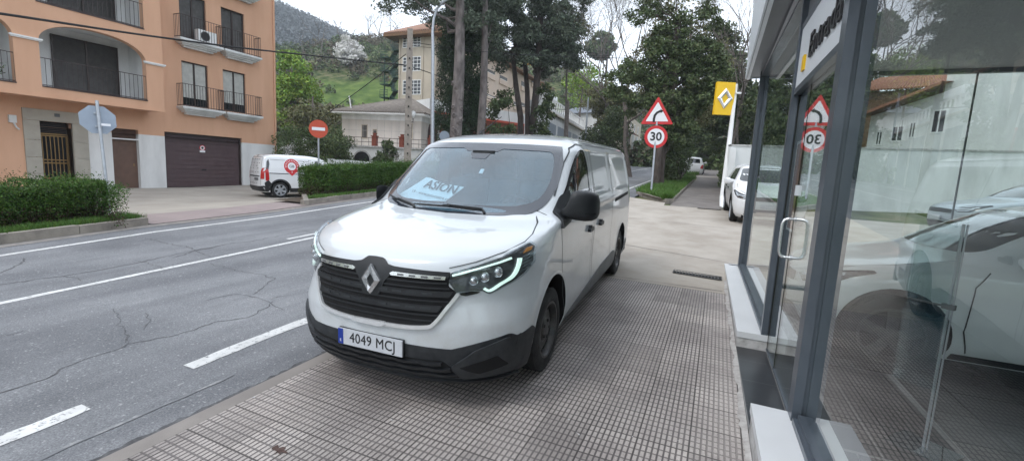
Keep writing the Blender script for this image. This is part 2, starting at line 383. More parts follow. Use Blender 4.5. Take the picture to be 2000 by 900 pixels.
def seam(mb, pts, mapf, w=.007, off=.0015):
    """thin ribbon on the surface"""
    P = dense(pts, .05); rows = []
    for i, p in enumerate(P):
        a, b = P[max(i-1, 0)], P[min(i+1, len(P)-1)]; t = Vector((b[0]-a[0], b[1]-a[1])).normalized(); n = Vector((-t.y, t.x))
        e = .004; q = Vector(mapf(*p)); nn = (Vector(mapf(p[0]+e, p[1]))-Vector(mapf(p[0]-e, p[1]))).cross(Vector(mapf(p[0], p[1]+e))-Vector(mapf(p[0], p[1]-e)))
        nn.normalize(); nn *= OUT(q, nn)*off
        rows.append([Vector(mapf(p[0]+n.x*w/2, p[1]+n.y*w/2))+nn, Vector(mapf(p[0]-n.x*w/2, p[1]-n.y*w/2))+nn])
    mb.grid(rows)
def catmull(pts, n=6, closed=False):
    out = []; L = len(pts); rng = range(L if closed else L-1)
    for i in rng:
        p0 = Vector(pts[(i-1) % L] if closed or i > 0 else pts[i]); p1 = Vector(pts[i]); p2 = Vector(pts[(i+1) % L]); p3 = Vector(pts[(i+2) % L] if closed or i < L-2 else pts[(i+1) % L])
        for k in range(n):
            t = k/n; out.append(.5*((2*p1)+(-p0+p2)*t+(2*p0-5*p1+4*p2-p3)*t*t+(-p0+3*p1-3*p2+p3)*t**3))
    if not closed: out.append(Vector(pts[-1]))
    return out
# ------------------------------------------------------------------ leaves and trees
def leaf_mesh(name, P, size, m, elong=1.7, up=.3, jitter=.35):
    """P: Nx3 points; one small pointed leaf (quad) at each"""
    P = np.asarray(P, float); n = len(P)
    a = RNG.normal(size=(n, 3)); a[:, 2] += up; a /= np.linalg.norm(a, axis=1)[:, None]
    b = np.cross(a, RNG.normal(size=(n, 3))); b /= np.linalg.norm(b, axis=1)[:, None]
    s = (size*(1+jitter*(RNG.random(n)*2-1)))[:, None]
    V = np.empty((n, 4, 3)); V[:, 0] = P-a*s*elong/2; V[:, 1] = P+b*s/2; V[:, 2] = P+a*s*elong/2; V[:, 3] = P-b*s/2
    me = bpy.data.meshes.new(name); me.vertices.add(n*4); me.vertices.foreach_set('co', V.ravel())
    me.loops.add(n*4); me.loops.foreach_set('vertex_index', np.arange(n*4, dtype=np.int32))
    me.polygons.add(n); me.polygons.foreach_set('loop_start', np.arange(0, n*4, 4, dtype=np.int32))
    me.materials.append(M[m]); me.update(calc_edges=True); return me
def clump_pts(centres, radii, per, flat=.8):
    out = []
    for c, r in zip(centres, radii):
        n = max(6, int(per*(r/np.mean(radii))**2)); q = RNG.normal(size=(n, 3)); q /= np.linalg.norm(q, axis=1)[:, None]
        rr = RNG.random(n)**.45*r; q = q*rr[:, None]; q[:, 2] *= flat; out.append(np.array(c)+q)
    return np.vstack(out)
def crown_centres(c, rad, n, shell=.5, hole=0):
    """clump centres scattered through an ellipsoid"""
    out = []
    while len(out) < n:
        q = RNG.uniform(-1, 1, 3); d = np.linalg.norm(q)
        if d < 1 and d > shell*RNG.random(): out.append(np.array(c)+q*np.array(rad))
    return out
def wobble(a, b, n, amp):
    a = Vector(a); b = Vector(b); L = (b-a).length; out = []
    for i in range(n+1):
        t = i/n; p = a.lerp(b, t)
        if 0 < i < n: p = p+Vector(RNG.normal(size=3)*amp*L)
        out.append(p)
    return out
def leafy_tree(name, label, base, H, tr, crown, ncl, clr, per, ls, lm, bark, fork=.35, lean=(0, 0), group=None, cat='tree', limbs=14, shell=.5, elong=1.7, up=.3, flat=.8, trunks=1, subparts=True):
    """crown: list of (centre offset, radii)"""
    base = Vector(base); t = thing(name, label, cat, base, group)
    cs = []; tot = sum(r[0]*r[1]*r[2] for _, r in crown)
    for off, rad in crown: cs += crown_centres(np.array(base+Vector(off)), rad, max(3, int(ncl*rad[0]*rad[1]*rad[2]/tot)), shell)
    mb = MB()
    for k in range(trunks):
        top = base+Vector((lean[0]+(k-(trunks-1)/2)*tr*3, lean[1], H*.8)); b0 = base+Vector(((k-(trunks-1)/2)*tr*1.6, 0, -.2))
        P = wobble(b0, top, 7, .012); mb.tube(P, [tr*(1.25-.0*i) if i == 0 else tr*(1-.11*i) for i in range(8)], 10)
    idx = RNG.permutation(len(cs))[:limbs]
    for i in idx:
        f = min(.95, max(fork, (cs[i][2]-base.z)/H-.25+RNG.random()*.1)); s = P[int(f*7)]
        mb.tube(wobble(s, cs[i], 4, .06), [tr*.45*(1-f*.5), tr*.34*(1-f*.5), tr*.24*(1-f*.5), tr*.13, tr*.06], 6)
    mb.build('trunk', bark, t, 60)
    pts = clump_pts(cs, [clr*(.6+.8*RNG.random()) for _ in cs], per, flat)
    link('crown', leaf_mesh('crown', pts, ls, lm, elong, up), t); return t
def bare_tree(name, label, base, H, tr, bark='bark_grey', depth=5, spread=.55, group=None, buds=None, budn=0, bs=.05, twl=.72, lean=(0, 0), cat='tree', seed=None, kids=3, thin=.62):
    base = Vector(base); t = thing(name, label, cat, base, group); mb = MB(); tips = []
    if seed is not None:
        global RNG; RNG = np.random.default_rng(seed)
    def rec(p, d, L, r, k):
        q = p+d*L; mid = p.lerp(q, .5)+Vector(RNG.normal(size=3))*L*.05
        mb.tube([p, mid, q], [r, r*.82, r*.66], 6 if k > 2 else 4, cap=False)
        if k == 0: tips.append(q); return
        for i in range(kids if k > 1 else 3):
            nd = (d+Vector(RNG.normal(size=3))*spread+Vector((0, 0, .12))).normalized()
            rec(p.lerp(q, .55+.45*RNG.random()) if i else q, nd, L*twl*(.8+.4*RNG.random()), r*thin, k-1)
        if k <= 2: tips.append(q)
    rec(base-Vector((0, 0, .2)), (Vector((lean[0], lean[1], 1))).normalized(), H*.32, tr, depth)
    mb.build('trunk', bark, t, 60)
    if buds:
        T = np.array([tuple(x) for x in tips]); P = np.repeat(T, budn, 0)+RNG.normal(size=(len(T)*budn, 3))*bs*5
        link('crown', leaf_mesh('crown', P, bs, buds), t)
    return t
def bush(name, label, base, rad, n, clr, per, ls, lm, cat='bush', group=None, stems=5, bark='bark_dark', shell=.6, up=.3, elong=1.7):
    base = Vector(base); t = thing(name, label, cat, base, group)
    cs = crown_centres(np.array(base+Vector((0, 0, rad[2]*.95))), rad, n, shell); mb = MB()
    for i in range(min(stems, n)): mb.tube(wobble(base-Vector((0, 0, .1)), cs[i], 3, .05), [.05, .04, .025, .012], 5)
    mb.build('stem', bark, t, 60)
    link('foliage', leaf_mesh('foliage', clump_pts(cs, [clr*(.6+.8*RNG.random()) for _ in cs], per), ls, lm, elong, up), t); return t
# ------------------------------------------------------------------ car bodies: stacked horizontal outlines
def itp(tab):
    zs = [t[0] for t in tab]; ys = [t[1] for t in tab]; return lambda z: float(np.interp(z, zs, ys))
class Shell:
    def __init__(s, Yc, Yr, W, D, n, Dr=None, nr=None, rec=None):
        s.Yc, s.Yr, s.W, s.D, s.n = map(itp, (Yc, Yr, W, D, n)); s.Dr = itp(Dr or [(0, .3)]); s.nr = itp(nr or [(0, 4)]); s.rec = rec
        s.z0, s.z1 = W[0][0], W[-1][0]
    def fy(s, x, z):
        z = min(max(z, s.z0), s.z1); W = s.W(z); n = s.n(z); t = min(abs(x)/W, .9999); return s.Yc(z)+s.D(z)*(1-(1-t**n)**(1/n))
    def ry(s, x, z):
        z = min(max(z, s.z0), s.z1); W = s.W(z); n = s.nr(z); t = min(abs(x)/W, .9999); return s.Yr(z)-s.Dr(z)*(1-(1-t**n)**(1/n))
    def sx(s, y, z):
        z = min(max(z, s.z0), s.z1); W = s.W(z); Yc = s.Yc(z); D = s.D(z); Yr = s.Yr(z); Dr = s.Dr(z); r = s.rec(y, z) if s.rec else 0
        if y < Yc+D: q = max(0, min(1, 1-(y-Yc)/D)); n = s.n(z); W = W*(1-q**n)**(1/n)
        elif y > Yr-Dr: q = max(0, min(1, 1-(Yr-y)/Dr)); n = s.nr(z); W = W*(1-q**n)**(1/n)
        return W-r
    def front(s): return lambda a, b: (a, s.fy(a, b), b)
    def rear(s): return lambda a, b: (a, s.ry(a, b), b)
    def side(s, sg=1): return lambda a, b: (sg*s.sx(a, b), a, b)
    def loft(s, zs, nf=22, ns=110, nr=10):
        rows = []
        for z in zs:
            W = s.W(z); Yc = s.Yc(z); D = s.D(z); n = s.n(z); Yr = s.Yr(z); Dr = s.Dr(z); m = s.nr(z); half = []
            for k in range(nf+1):
                q = math.pi/2*k/nf; half.append((W*math.sin(q)**(2/n), Yc+D-D*max(0, math.cos(q))**(2/n)))
            a, b = Yc+D, Yr-Dr
            for k in range(1, ns):
                y = a+(b-a)*k/ns; half.append((W-(s.rec(y, z) if s.rec else 0), y))
            for k in range(nr+1):
                q = math.pi/2*(1-k/nr); half.append((W*math.sin(q)**(2/m), Yr-Dr+Dr*max(0, math.cos(q))**(2/m)))
            half[0] = (0, Yc); half[-1] = (0, Yr)
            rows.append([(x, y, z) for x, y in half]+[(-x, y, z) for x, y in half[-2:0:-1]])
        mb = MB(); nn = len(rows[0])
        for r in rows: mb.v += r
        for i in range(len(rows)-1):
            for j in range(nn):
                j2 = (j+1) % nn; mb.f.append((i*nn+j, i*nn+j2, (i+1)*nn+j2, (i+1)*nn+j)); mb.m.append(0)
        mb.f.append(tuple(range(nn-1, -1, -1))); mb.f.append(tuple((len(rows)-1)*nn+j for j in range(nn))); mb.m += [0, 0]
        return mb
def resample(poly, c, n=72):
    """radial resampling of an outline round c"""
    out = []
    for k in range(n):
        q = 2*math.pi*k/n; d = (math.cos(q), math.sin(q)); best = None
        for i in range(len(poly)):
            a = (poly[i-1][0]-c[0], poly[i-1][1]-c[1]); b = (poly[i][0]-c[0], poly[i][1]-c[1]); e = (b[0]-a[0], b[1]-a[1])
            den = d[0]*e[1]-d[1]*e[0]
            if abs(den) < 1e-12: continue
            t = (a[0]*e[1]-a[1]*e[0])/den; u_ = (a[0]*d[1]-a[1]*d[0])/den
            if t > 0 and -1e-6 <= u_ <= 1+1e-6 and (best is None or t < best): best = t
        out.append((c[0]+d[0]*best, c[1]+d[1]*best))
    return out
def mirr(p): return [(-q[0],)+tuple(q[1:]) for q in p][::-1]
def cutter(mb, m, parent=None):
    o = mb.build('cutter', m, parent); bm = bmesh.new(); bm.from_mesh(o.data); bmesh.ops.recalc_face_normals(bm, faces=bm.faces[:]); bm.to_mesh(o.data); bm.free(); return o
def wheel(parent, c, R, wd, sg, rimr, style='steel', seg=48, rimmat=None):
    """wheel with its axle along x; sg = side it faces"""
    ax = (sg, 0, 0); h = wd/2; mb = MB(); t = mb
    prof = [(rimr-.01, -h*.9), (rimr+.02, -h), (R-.045, -h), (R-.012, -h*.86), (R, -h*.6)]
    for k in (-.36, -.12, .12, .36): prof += [(R, (k-.05)*wd), (R-.009, (k-.045)*wd), (R-.009, (k+.045)*wd), (R, (k+.05)*wd)]
    prof += [(R, h*.6), (R-.012, h*.86), (R-.045, h), (rimr+.025, h), (rimr+.006, h*.93), (rimr-.008, h*.8)]
    root = parent; ty = MB(); ty.lathe(prof, c, ax, seg); tyre = ty.build('wheel', 'tyre', root, 35)
    r = MB(); C = Vector(c); X = Vector(ax)
    if style == 'steel':
        r.lathe([(rimr+.012, h*.96), (rimr-.004, h*.97), (rimr-.016, h*.80), (rimr*.90, h*.38), (rimr*.78, h*.52), (rimr*.60, h*.66), (rimr*.46, h*.60), (rimr*.40, h*.72), (rimr*.22, h*.78), (0.0, h*.80)], c, ax, seg)
        rim = r.build('rim', rimmat or 'steel_dark', tyre, 40)
        d = MB(); a = Vector((0, 1, 0)); b = Vector((0, 0, 1))
        for k in range(12):
            q = 2*math.pi*k/12+.1; o = C+(a*math.cos(q)+b*math.sin(q))*rimr*.745+X*h*.56; e1 = (a*math.cos(q)+b*math.sin(q)); e2 = X.cross(e1)
            d.prism([o+e1*.021*math.cos(w_)+e2*.016*math.sin(w_)-X*.012 for w_ in np.linspace(0, 2*math.pi, 10)[:-1]], X*.014)
        d.build('rim_hole', 'void', rim)
        n = MB()
        for k in range(5):
            q = 2*math.pi*k/5; o = C+(a*math.cos(q)+b*math.sin(q))*rimr*.33; n.lathe([(.014, h*.5), (.014, h*.85), (.009, h*.88), (0, h*.88)], o, ax, 6)
        n.build('wheel_nut', 'steel_dark', rim)
    else:
        r.lathe([(rimr+.012, h*.96), (rimr-.004, h*.97), (rimr-.02, h*.70), (rimr-.03, -h*.2)], c, ax, seg)
        a = Vector((0, 1, 0)); b = Vector((0, 0, 1)); ns = style
        for k in range(ns):
            q = 2*math.pi*k/ns+.3; e1 = a*math.cos(q)+b*math.sin(q); e2 = X.cross(e1)
            w0, w1 = rimr*.17, rimr*.26
            r.prism([C+e1*rimr*.18-e2*w0+X*h*.62, C+e1*rimr*.98-e2*w1*.8+X*h*.66, C+e1*rimr*.98+e2*w1*.8+X*h*.66, C+e1*rimr*.18+e2*w0+X*h*.62], X*(h*.2))
        r.lathe([(rimr*.27, h*.5), (rimr*.27, h*.86), (rimr*.2, h*.9), (0, h*.9)], c, ax, 20)
        rim = r.build('rim', rimmat or 'galv', tyre, 40)
        d = MB(); d.lathe([(rimr-.01, h*.1), (0, h*.1)], c, ax, 24); d.build('brake', 'void', rim)
    return tyre
# ------------------------------------------------------------------ the big white van
VX, VY, VA, SL = -2.0, 2.29, math.radians(2.516), .03
VM = Matrix.Translation((VX, VY, SL*VY)) @ Matrix.Rotation(math.atan(SL), 4, 'X') @ Matrix.Rotation(VA, 4, 'Z')
def sst(a, b, x): t = max(0, min(1, (x-a)/(b-a))); return t*t*(3-2*t)
def vrec(y, z):
    r = 0.0
    for y0, y1 in ((2.55, 3.52), (3.66, 5.12)):
        m = sst(y0, y0+.05, y)*(1-sst(y1-.05, y1, y))*sst(1.30, 1.345, z)*(1-sst(1.745, 1.79, z)); r = max(r, .013*m)
    # scooped lower flank
    m = sst(1.35, 2.1, y)*(1-sst(3.9, 4.4, y)); zc = .66+.03*(y-1.3); r += .016*m*math.exp(-((z-zc)/.16)**2)
    r -= .010*math.exp(-((z-1.24)/.05)**2)*sst(1.6, 2.6, y)
    # flared arches
    for yc in (1.014, 4.512):
        d = math.hypot(y-yc, z-.335); r -= .012*sst(.62, .46, d) if False else 0
    return r
M['seam_grey'] = mat('seam_grey', (.06, .065, .07), rough=.8)
VS = Shell([(.17, .16), (.20, .10), (.25, .05), (.32, .02), (.44, .0), (.58, .0), (.75, .01), (.88, .025), (.95, .045), (1.0, .075), (1.035, .13), (1.07, .23), (1.10, .36), (1.13, .51), (1.165, .72), (1.20, .95), (1.22, 1.03), (1.5, 1.365), (1.75, 1.66), (1.82, 1.76), (1.86, 1.87), (1.90, 2.06), (1.93, 2.32), (1.95, 2.65), (1.965, 3.3)],
    [(.17, 5.36), (.3, 5.42), (.5, 5.43), (1.2, 5.42), (1.7, 5.36), (1.82, 5.31), (1.88, 5.24), (1.92, 5.1), (1.95, 4.7), (1.965, 4.0)],
    [(.17, .86), (.22, .90), (.3, .93), (.42, .945), (.7, .956), (1.0, .95), (1.15, .94), (1.25, .93), (1.4, .905), (1.78, .825), (1.83, .79), (1.87, .735), (1.90, .66), (1.93, .54), (1.95, .40), (1.965, .15)],
    [(.17, .62), (.3, .72), (.6, .735), (.75, .85), (.95, .87), (1.0, .87), (1.05, .85), (1.1, .75), (1.15, .62), (1.22, .50), (1.5, .52), (1.8, .55), (1.9, .6), (1.965, .3)],
    [(.17, 2.5), (.6, 2.5), (.75, 2.35), (.88, 2.35), (.95, 2.5), (1.0, 2.6), (1.05, 3.0), (1.1, 3.5), (1.15, 4.0), (1.18, 4.0), (1.25, 3.3), (1.75, 3.3), (1.85, 2.6), (1.965, 2.2)],
    [(.17, .3)], [(.17, 5)], vrec)
van = thing('panel_van', 'large white panel van parked half on the tiled pavement, its lamps lit', 'van', matrix=VM)
zs = sorted(set([.17, .185, .20, .225, .25, .285, .32]+[.32+.028*i for i in range(21)]+[.9+.02*i for i in range(5)]+[1.0+.011*i for i in range(19)]+[1.21+.025*i for i in range(22)]+[1.76, 1.78, 1.80, 1.815, 1.83, 1.845, 1.86, 1.873, 1.885, 1.896, 1.906, 1.916, 1.925, 1.933, 1.941, 1.948, 1.954, 1.959, 1.963, 1.965]))
zs = [z for i, z in enumerate(zs) if i == 0 or z-zs[i-1] > .0015]
body = VS.loft(zs).build('body', 'van_white', van)
cs = []
for yc in (1.014, 4.512):
    for sg in (1, -1):
        c2 = MB(); P = [(sg*.95-.4, yc+.425*math.cos(q), .36+.425*math.sin(q)) for q in np.linspace(0, 2*math.pi, 57)[:-1]]; c2.prism(P, (.8, 0, 0))
        cs.append(cutter(c2, 'void', van))
cab = MB(); cab.prism([(-.74, y, z) for y, z in ((1.20, .7), (2.6, .7), (2.6, 1.80), (2.1, 1.78), (1.84, 1.71), (1.20, 1.12))], (1.48, 0, 0)); cs.append(cutter(cab, 'interior', van))
WSO = [(0, 1.203), (.5, 1.213), (.70, 1.232, .05), (.785, 1.30, .05), (.808, 1.45), (.775, 1.65), (.715, 1.795, .02), (.4, 1.803), (0, 1.806)]
WSI = [(0, 1.262), (.56, 1.28, .1), (.715, 1.33, .09), (.745, 1.46, .1), (.715, 1.64, .1), (.665, 1.742, .05), (.2, 1.752), (.17, 1.725, .01), (.10, 1.722, .01), (.075, 1.655, .01), (0, 1.655)]
def sym(h): return rnd(h+[(-p[0],)+tuple(p[1:]) for p in h[::-1] if p[0] > 1e-6], .0, 6)
wo, wi = sym(WSO), sym(WSI)
wc = MB(); wc.prism([(p[0]*1.0, .85, p[1]) for p in resample(inset(rnd([q for q in [(-.76, 1.24), (.76, 1.24), (.78, 1.46), (.70, 1.77), (-.70, 1.77), (-.78, 1.46)]], .06), .0), (0, 1.5), 48)], (0, 1.0, 0)); cs.append(cutter(wc, 'interior', van))
SWO = [(1.37, 1.335, .015), (1.56, 1.46), (1.75, 1.60, .05), (1.93, 1.715, .06), (2.08, 1.778, .06), (2.27, 1.782, .09), (2.33, 1.60, .1), (2.30, 1.36, .03)]
for sg in (1, -1):
    c = MB(); c.prism([(sg*.74, y, z) for y, z in inset([q[:2] for q in SWO], .02)], (sg*.3, 0, 0)); cs.append(cutter(c, 'interior', van))
boolean(body, cs)
me = body.data; me.polygons.foreach_set('use_smooth', [True]*len(me.polygons)); me.set_sharp_from_angle(angle=math.radians(28))
F, SR, SLf = VS.front(), VS.side(1), VS.side(-1)
def FH(a, b): return F(a*.978, b-.009*sst(.70, .84, b))
# windscreen: glass, black border, wipers
cw = (0, 1.5); WO, WI = resample(wo, cw, 160), resample(wi, cw, 160)
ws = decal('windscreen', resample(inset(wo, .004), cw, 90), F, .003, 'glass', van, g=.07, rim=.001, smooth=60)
ring('windscreen_border', WO, WI, F, .006, 'frit', ws, sub=3, rim=.004)
for pts, nm in ((((.31, 1.236), (-.02, 1.247), (-.36, 1.243)), 'wiper'), (((-.36, 1.23), (-.55, 1.262), (-.72, 1.295)), 'wiper')):
    mb = MB(); P = [Vector(F(a, b-.012))+Vector((0, -.03, .018)) for a, b in dense(pts, .08)]; mb.tube(P, [.006]+[.010]*(len(P)-2)+[.005], 6)
    Q = [Vector(F(pts[0][0]+.03, 1.215))+Vector((0, -.02, .01)), P[0]+Vector((0, -.004, .016)), P[len(P)//2]+Vector((0, -.006, .014))]; mb.tube(Q, [.014, .010, .007], 6)
    o = P[len(P)//2]; mb.obox(o+Vector((0, -.01, .005)), ((1, 0, 0), (0, 1, 0), (0, 0, 1)), (.035, .012, .010))
    mb.build(nm, 'black_plastic', van, 40)
# cabin
mb = MB(); prof = [(1.18, .72), (1.18, 1.10), (1.22, 1.17), (1.35, 1.20), (1.52, 1.19), (1.60, 1.13), (1.62, .9), (1.62, .72)]
mb.prism([(-.785, y, z) for y, z in prof], (1.57, 0, 0)); dash = mb.build('dashboard', 'interior', van, 30)
mb = MB(); mb.prism([(x, 1.30, z) for x, z in ((.12, 1.19), (.16, 1.25), (.5, 1.27), (.60, 1.22), (.62, 1.19))], (0, .28, 0)); mb.build('instrument_hood', 'interior', dash, 30)
mb = MB(); o = Vector((.38, 1.66, 1.17)); ax = Vector((0, .85, .55)).normalized(); e1 = Vector((1, 0, 0)); e2 = ax.cross(e1)
mb.tube([o+(e1*math.cos(q)+e2*math.sin(q))*.19 for q in np.linspace(0, 2*math.pi, 33)], .014, 8)
mb.tube([o-e1*.19, o+e1*.19], .012, 6); mb.tube([o, o-e2*.19], .012, 6); mb.lathe([(.05, 0), (.045, -.03), (0, -.035)], o, ax, 16); mb.build('steering_wheel', 'black_plastic', van, 40)
for x0, x1 in ((.16, .68), (-.70, -.22), (-.2, .12)):
    mb = MB(); mb.prism([(x0, y, z) for y, z in rnd([(1.75, .72), (2.25, .72), (2.42, 1.42), (2.28, 1.44), (2.16, .95), (1.75, .92)], .05)], (x1-x0, 0, 0))
    xm = (x0+x1)/2; mb.prism([(xm-.12, y, z) for y, z in rnd([(2.27, 1.46), (2.37, 1.46), (2.40, 1.66), (2.31, 1.67)], .03)], (.24, 0, 0)); mb.build('seat', 'seat_fabric', van, 40)
mb = MB(); mb.obox((0.02, 1.62, 1.70), ((1, 0, 0), (0, 1, 0), (0, 0, 1)), (.11, .015, .035)); mb.build('sun_sensor', 'black_plastic', van)
tg = Vector(F(.09, 1.545)); mb = MB(); mb.obox(tg+Vector((0, .02, 0)), ((1, 0, 0), (0, 1, .9), (0, -.9, 1)), (.018, .028, .003)); mb.build('toll_tag', 'sign_white', van)
# side windows
for sg, mp_ in ((1, SR), (-1, SLf)):
    so_ = rnd(SWO); si_ = inset(so_, .028); cc = (1.98, 1.52)
    w_ = decal('side_window', resample(inset(so_, .006), cc, 60), mp_, .002, 'side_glass', van, g=.15, rim=.001, smooth=60)
    ring('window_seal', resample(so_, cc, 90), resample(si_, cc, 90), mp_, .006, 'gloss_black', w_, sub=2, rim=.006)
    decal('window_bar', [(1.69, 1.355), (1.72, 1.355), (1.93, 1.69), (1.90, 1.68)], mp_, .006, 'gloss_black', w_, g=.1)
    # sail and mirror
    decal('mirror_mount', rnd([(1.17, 1.13, .02), (1.43, 1.165, .03), (1.50, 1.30, .03), (1.53, 1.415, .02), (1.39, 1.365, .02), (1.225, 1.25, .02)], .02), mp_, .022, 'black_plastic', van, g=.06, rim=.02)
    mb = MB(); rows = []
    for k, (x, yy, hw, hz, zc) in enumerate([(.93, 1.30, .03, .035, 1.20), (.965, 1.30, .045, .05, 1.215), (.985, 1.31, .06, .085, 1.235), (1.005, 1.33, .075, .125, 1.262), (1.05, 1.34, .085, .136, 1.268), (1.12, 1.37, .083, .136, 1.262), (1.165, 1.40, .074, .128, 1.258), (1.195, 1.42, .052, .105, 1.255), (1.208, 1.44, .02, .06, 1.25)]):
        rr = []
        for q in np.linspace(0, 2*math.pi, 25)[:-1]:
            cq, sq = math.cos(q), math.sin(q); e_ = .55
            rr.append((sg*(x-.022 if sg > 0 else .93+(x-.93)*.12), yy+hw*math.copysign(abs(cq)**e_, cq), zc+(.045 if sg > 0 else .02)+(.9 if sg > 0 else .55)*hz*math.copysign(abs(sq)**e_, sq)))
        rows.append(rr+[rr[0]])
    mb.grid(rows); o = len(mb.v); mb.f.append(tuple(o-25+i for i in range(24))); mb.m.append(0)
    mir = mb.build('wing_mirror', 'black_plastic', van, 40)
    mb = MB(); mb.obox((sg*(1.08 if sg > 0 else .945), 1.455, 1.307 if sg > 0 else 1.28), ((1, .25*sg, 0), (-.25*sg, 1, 0), (0, 0, 1)), (.085 if sg > 0 else .02, .006, .105 if sg > 0 else .06)); mb.build('mirror_glass', 'chrome', mir)
    mb = MB(); rows = [[(sg*x, 1.245+(x-1.0)*.45, z) for x in (1.02, 1.08, 1.14, 1.18)] for z in (1.257, 1.251)]; mb.grid(rows)
    if sg > 0: mb.build('mirror_seam', 'void', mir)
# door seams, handles, slide rail, cladding
for sg, mp_ in ((1, SR), (-1, SLf)):
    sm = MB()
    seam(sm, [(1.16, 1.27), (1.20, 1.0), (1.22, .8), (1.30, .55), (1.43, .36), (1.46, .21)], mp_, .009)
    seam(sm, [(1.36, 1.37), (1.50, 1.48), (1.72, 1.65), (1.93, 1.785), (2.12, 1.828), (2.30, 1.822), (2.385, 1.70), (2.38, 1.3), (2.385, .9), (2.40, .21)], mp_, .008, .0045)
    seam(sm, [(2.50, 1.835), (2.49, 1.3), (2.48, .9), (2.48, .21)], mp_, .010)
    seam(sm, [(2.50, 1.835), (3.6, 1.835)], mp_, .006); seam(sm, [(3.60, 1.835), (3.60, 1.3), (3.59, .9), (3.62, .5), (3.62, .21)], mp_, .010)
    seam(sm, [(2.5, 1.855), (5.2, 1.83)], mp_, .008)
    sm.build('door_seam', 'seam_grey', van)
    decal('rocker_cladding', rnd([(1.46, .178), (3.62, .178), (4.03, .178), (4.075, .42), (3.9, .48), (3.0, .455), (2.2, .375), (1.46, .29)], .01), mp_, .007, 'grey_plastic', van, g=.07)
    decal('rear_cladding', rnd([(4.95, .178), (5.14, .178), (5.14, .47), (4.93, .44)], .01), mp_, .007, 'grey_plastic', van, g=.07)
    decal('slide_rail', rnd([(3.80, 1.150), (4.98, 1.185), (4.98, 1.232), (3.80, 1.197)], .01), mp_, .003, 'void', van, g=.08)
    for y in (2.25, 2.80):
        h = decal('door_handle', rnd([(y-.095, .968, .012), (y+.055, .972, .02), (y+.075, .995, .02), (y+.05, 1.012, .01), (y-.02, 1.008, .01), (y-.025, 1.035, .012), (y-.06, 1.035, .012), (y-.065, 1.005, .01), (y-.095, 1.0, .012)], .01), mp_, .032, 'black_plastic', van, g=.04, rim=.03)
    # arch lip
    for yc in (1.014, 4.512):
        A = [(yc+.452*math.cos(q), .36+.452*math.sin(q)) for q in np.linspace(-.32, math.pi+.32, 40)]; B = [(yc+.427*math.cos(q), .36+.427*math.sin(q)) for q in np.linspace(-.32, math.pi+.32, 40)]
        mb = MB(); rows = []
        for (a, b), (c_, d_) in zip(A, B):
            if b < .19: continue
            p1 = Vector(mp_(a, b))+Vector((sg*.002, 0, 0)); p2 = Vector(mp_((a+c_)/2, (b+d_)/2))+Vector((sg*.006, 0, 0)); p3 = Vector(mp_(c_, d_))+Vector((sg*.003, 0, 0)); rows.append([p1, p2, p3, p3-Vector((sg*.05, 0, 0))])
        mb.grid(rows); mb.build('wheel_arch', 'van_white', van, 60)
    for yc in (1.014, 4.512): wheel(van, (sg*.83, yc, .335), .335, .205, sg, .215)
# bonnet seam
for s_ in (1, -1):
    sm = MB(); seam(sm, [(s_*.51, .972), (s_*.65, 1.010), (s_*.78, 1.062), (s_*.845, 1.105), (s_*.85, 1.14), (s_*.80, 1.19), (s_*.745, 1.222)], F, .0055, .003)
    sm.build('bonnet_seam', 'seam_grey', van)
# grille
half = [(0, .584), (.30, .588), (.43, .603, .03), (.50, .67, .03), (.592, .822, .01), (.528, .868, .01), (.534, .957, .01), (.16, .963, .01), (.105, .972, .01), (.062, 1.004, .015), (0, 1.006)]
gp = rnd(half+[(-p[0],)+tuple(p[1:]) for p in half[::-1] if p[0] > 1e-6], 0, 5)
gr = decal('grille', gp, FH, .004, 'void', van, g=.05)
def halfw(z):
    return float(np.interp(z, [.60, .67, .82, .87, .95], [.42, .49, .575, .525, .525]))
for z, h, m_, o_ in ((.815, .040, 'grille_slat', .016), (.715, .040, 'grille_slat', .016), (.885, .010, 'fin', .012), (.765, .009, 'fin', .012), (.672, .009, 'fin', .012), (.636, .009, 'fin', .012), (.852, .009, 'fin', .012)):
    if m_ == 'grille_slat':
        x1 = halfw(z)-.015
        sl_ = decal('slat', rnd([(-x1, z-h/2), (x1-.02, z-h/2), (x1, z+h/2), (-x1, z+h/2)], .008), FH, o_, 'black_plastic', gr, g=.05, rim=.012)
        for k in range(-4, 5):
            x = k*.1
            if abs(x)+.04 < x1 and abs(x) > .06: decal('slat_notch', rnd([(x-.033, z-.006), (x+.033, z-.006), (x+.033, z+.008), (x-.033, z+.008)], .003), FH, o_+.003, 'dirty_plastic', sl_, g=.05, rim=.002)
    else:
        x1 = halfw(z)-.01; decal('slat', [(-x1, z-h/2), (x1, z-h/2), (x1, z+h/2), (-x1, z+h/2)], FH, o_, 'black_plastic', gr, g=.05, rim=.012)
top = [(.15, .918), (.525, .918), (.532, .957), (.16, .963), (.105, .972), (.062, 1.004), (0, 1.006)]
bz = rnd(top+[(-p[0], p[1]) for p in top[::-1] if p[0] > 0]+[(-.15, .918), (-.105, .87), (-.06, .76), (.06, .76), (.105, .87)], .012)
decal('badge_surround', bz, FH, .014, 'black_plastic', gr, g=.05, rim=.012)
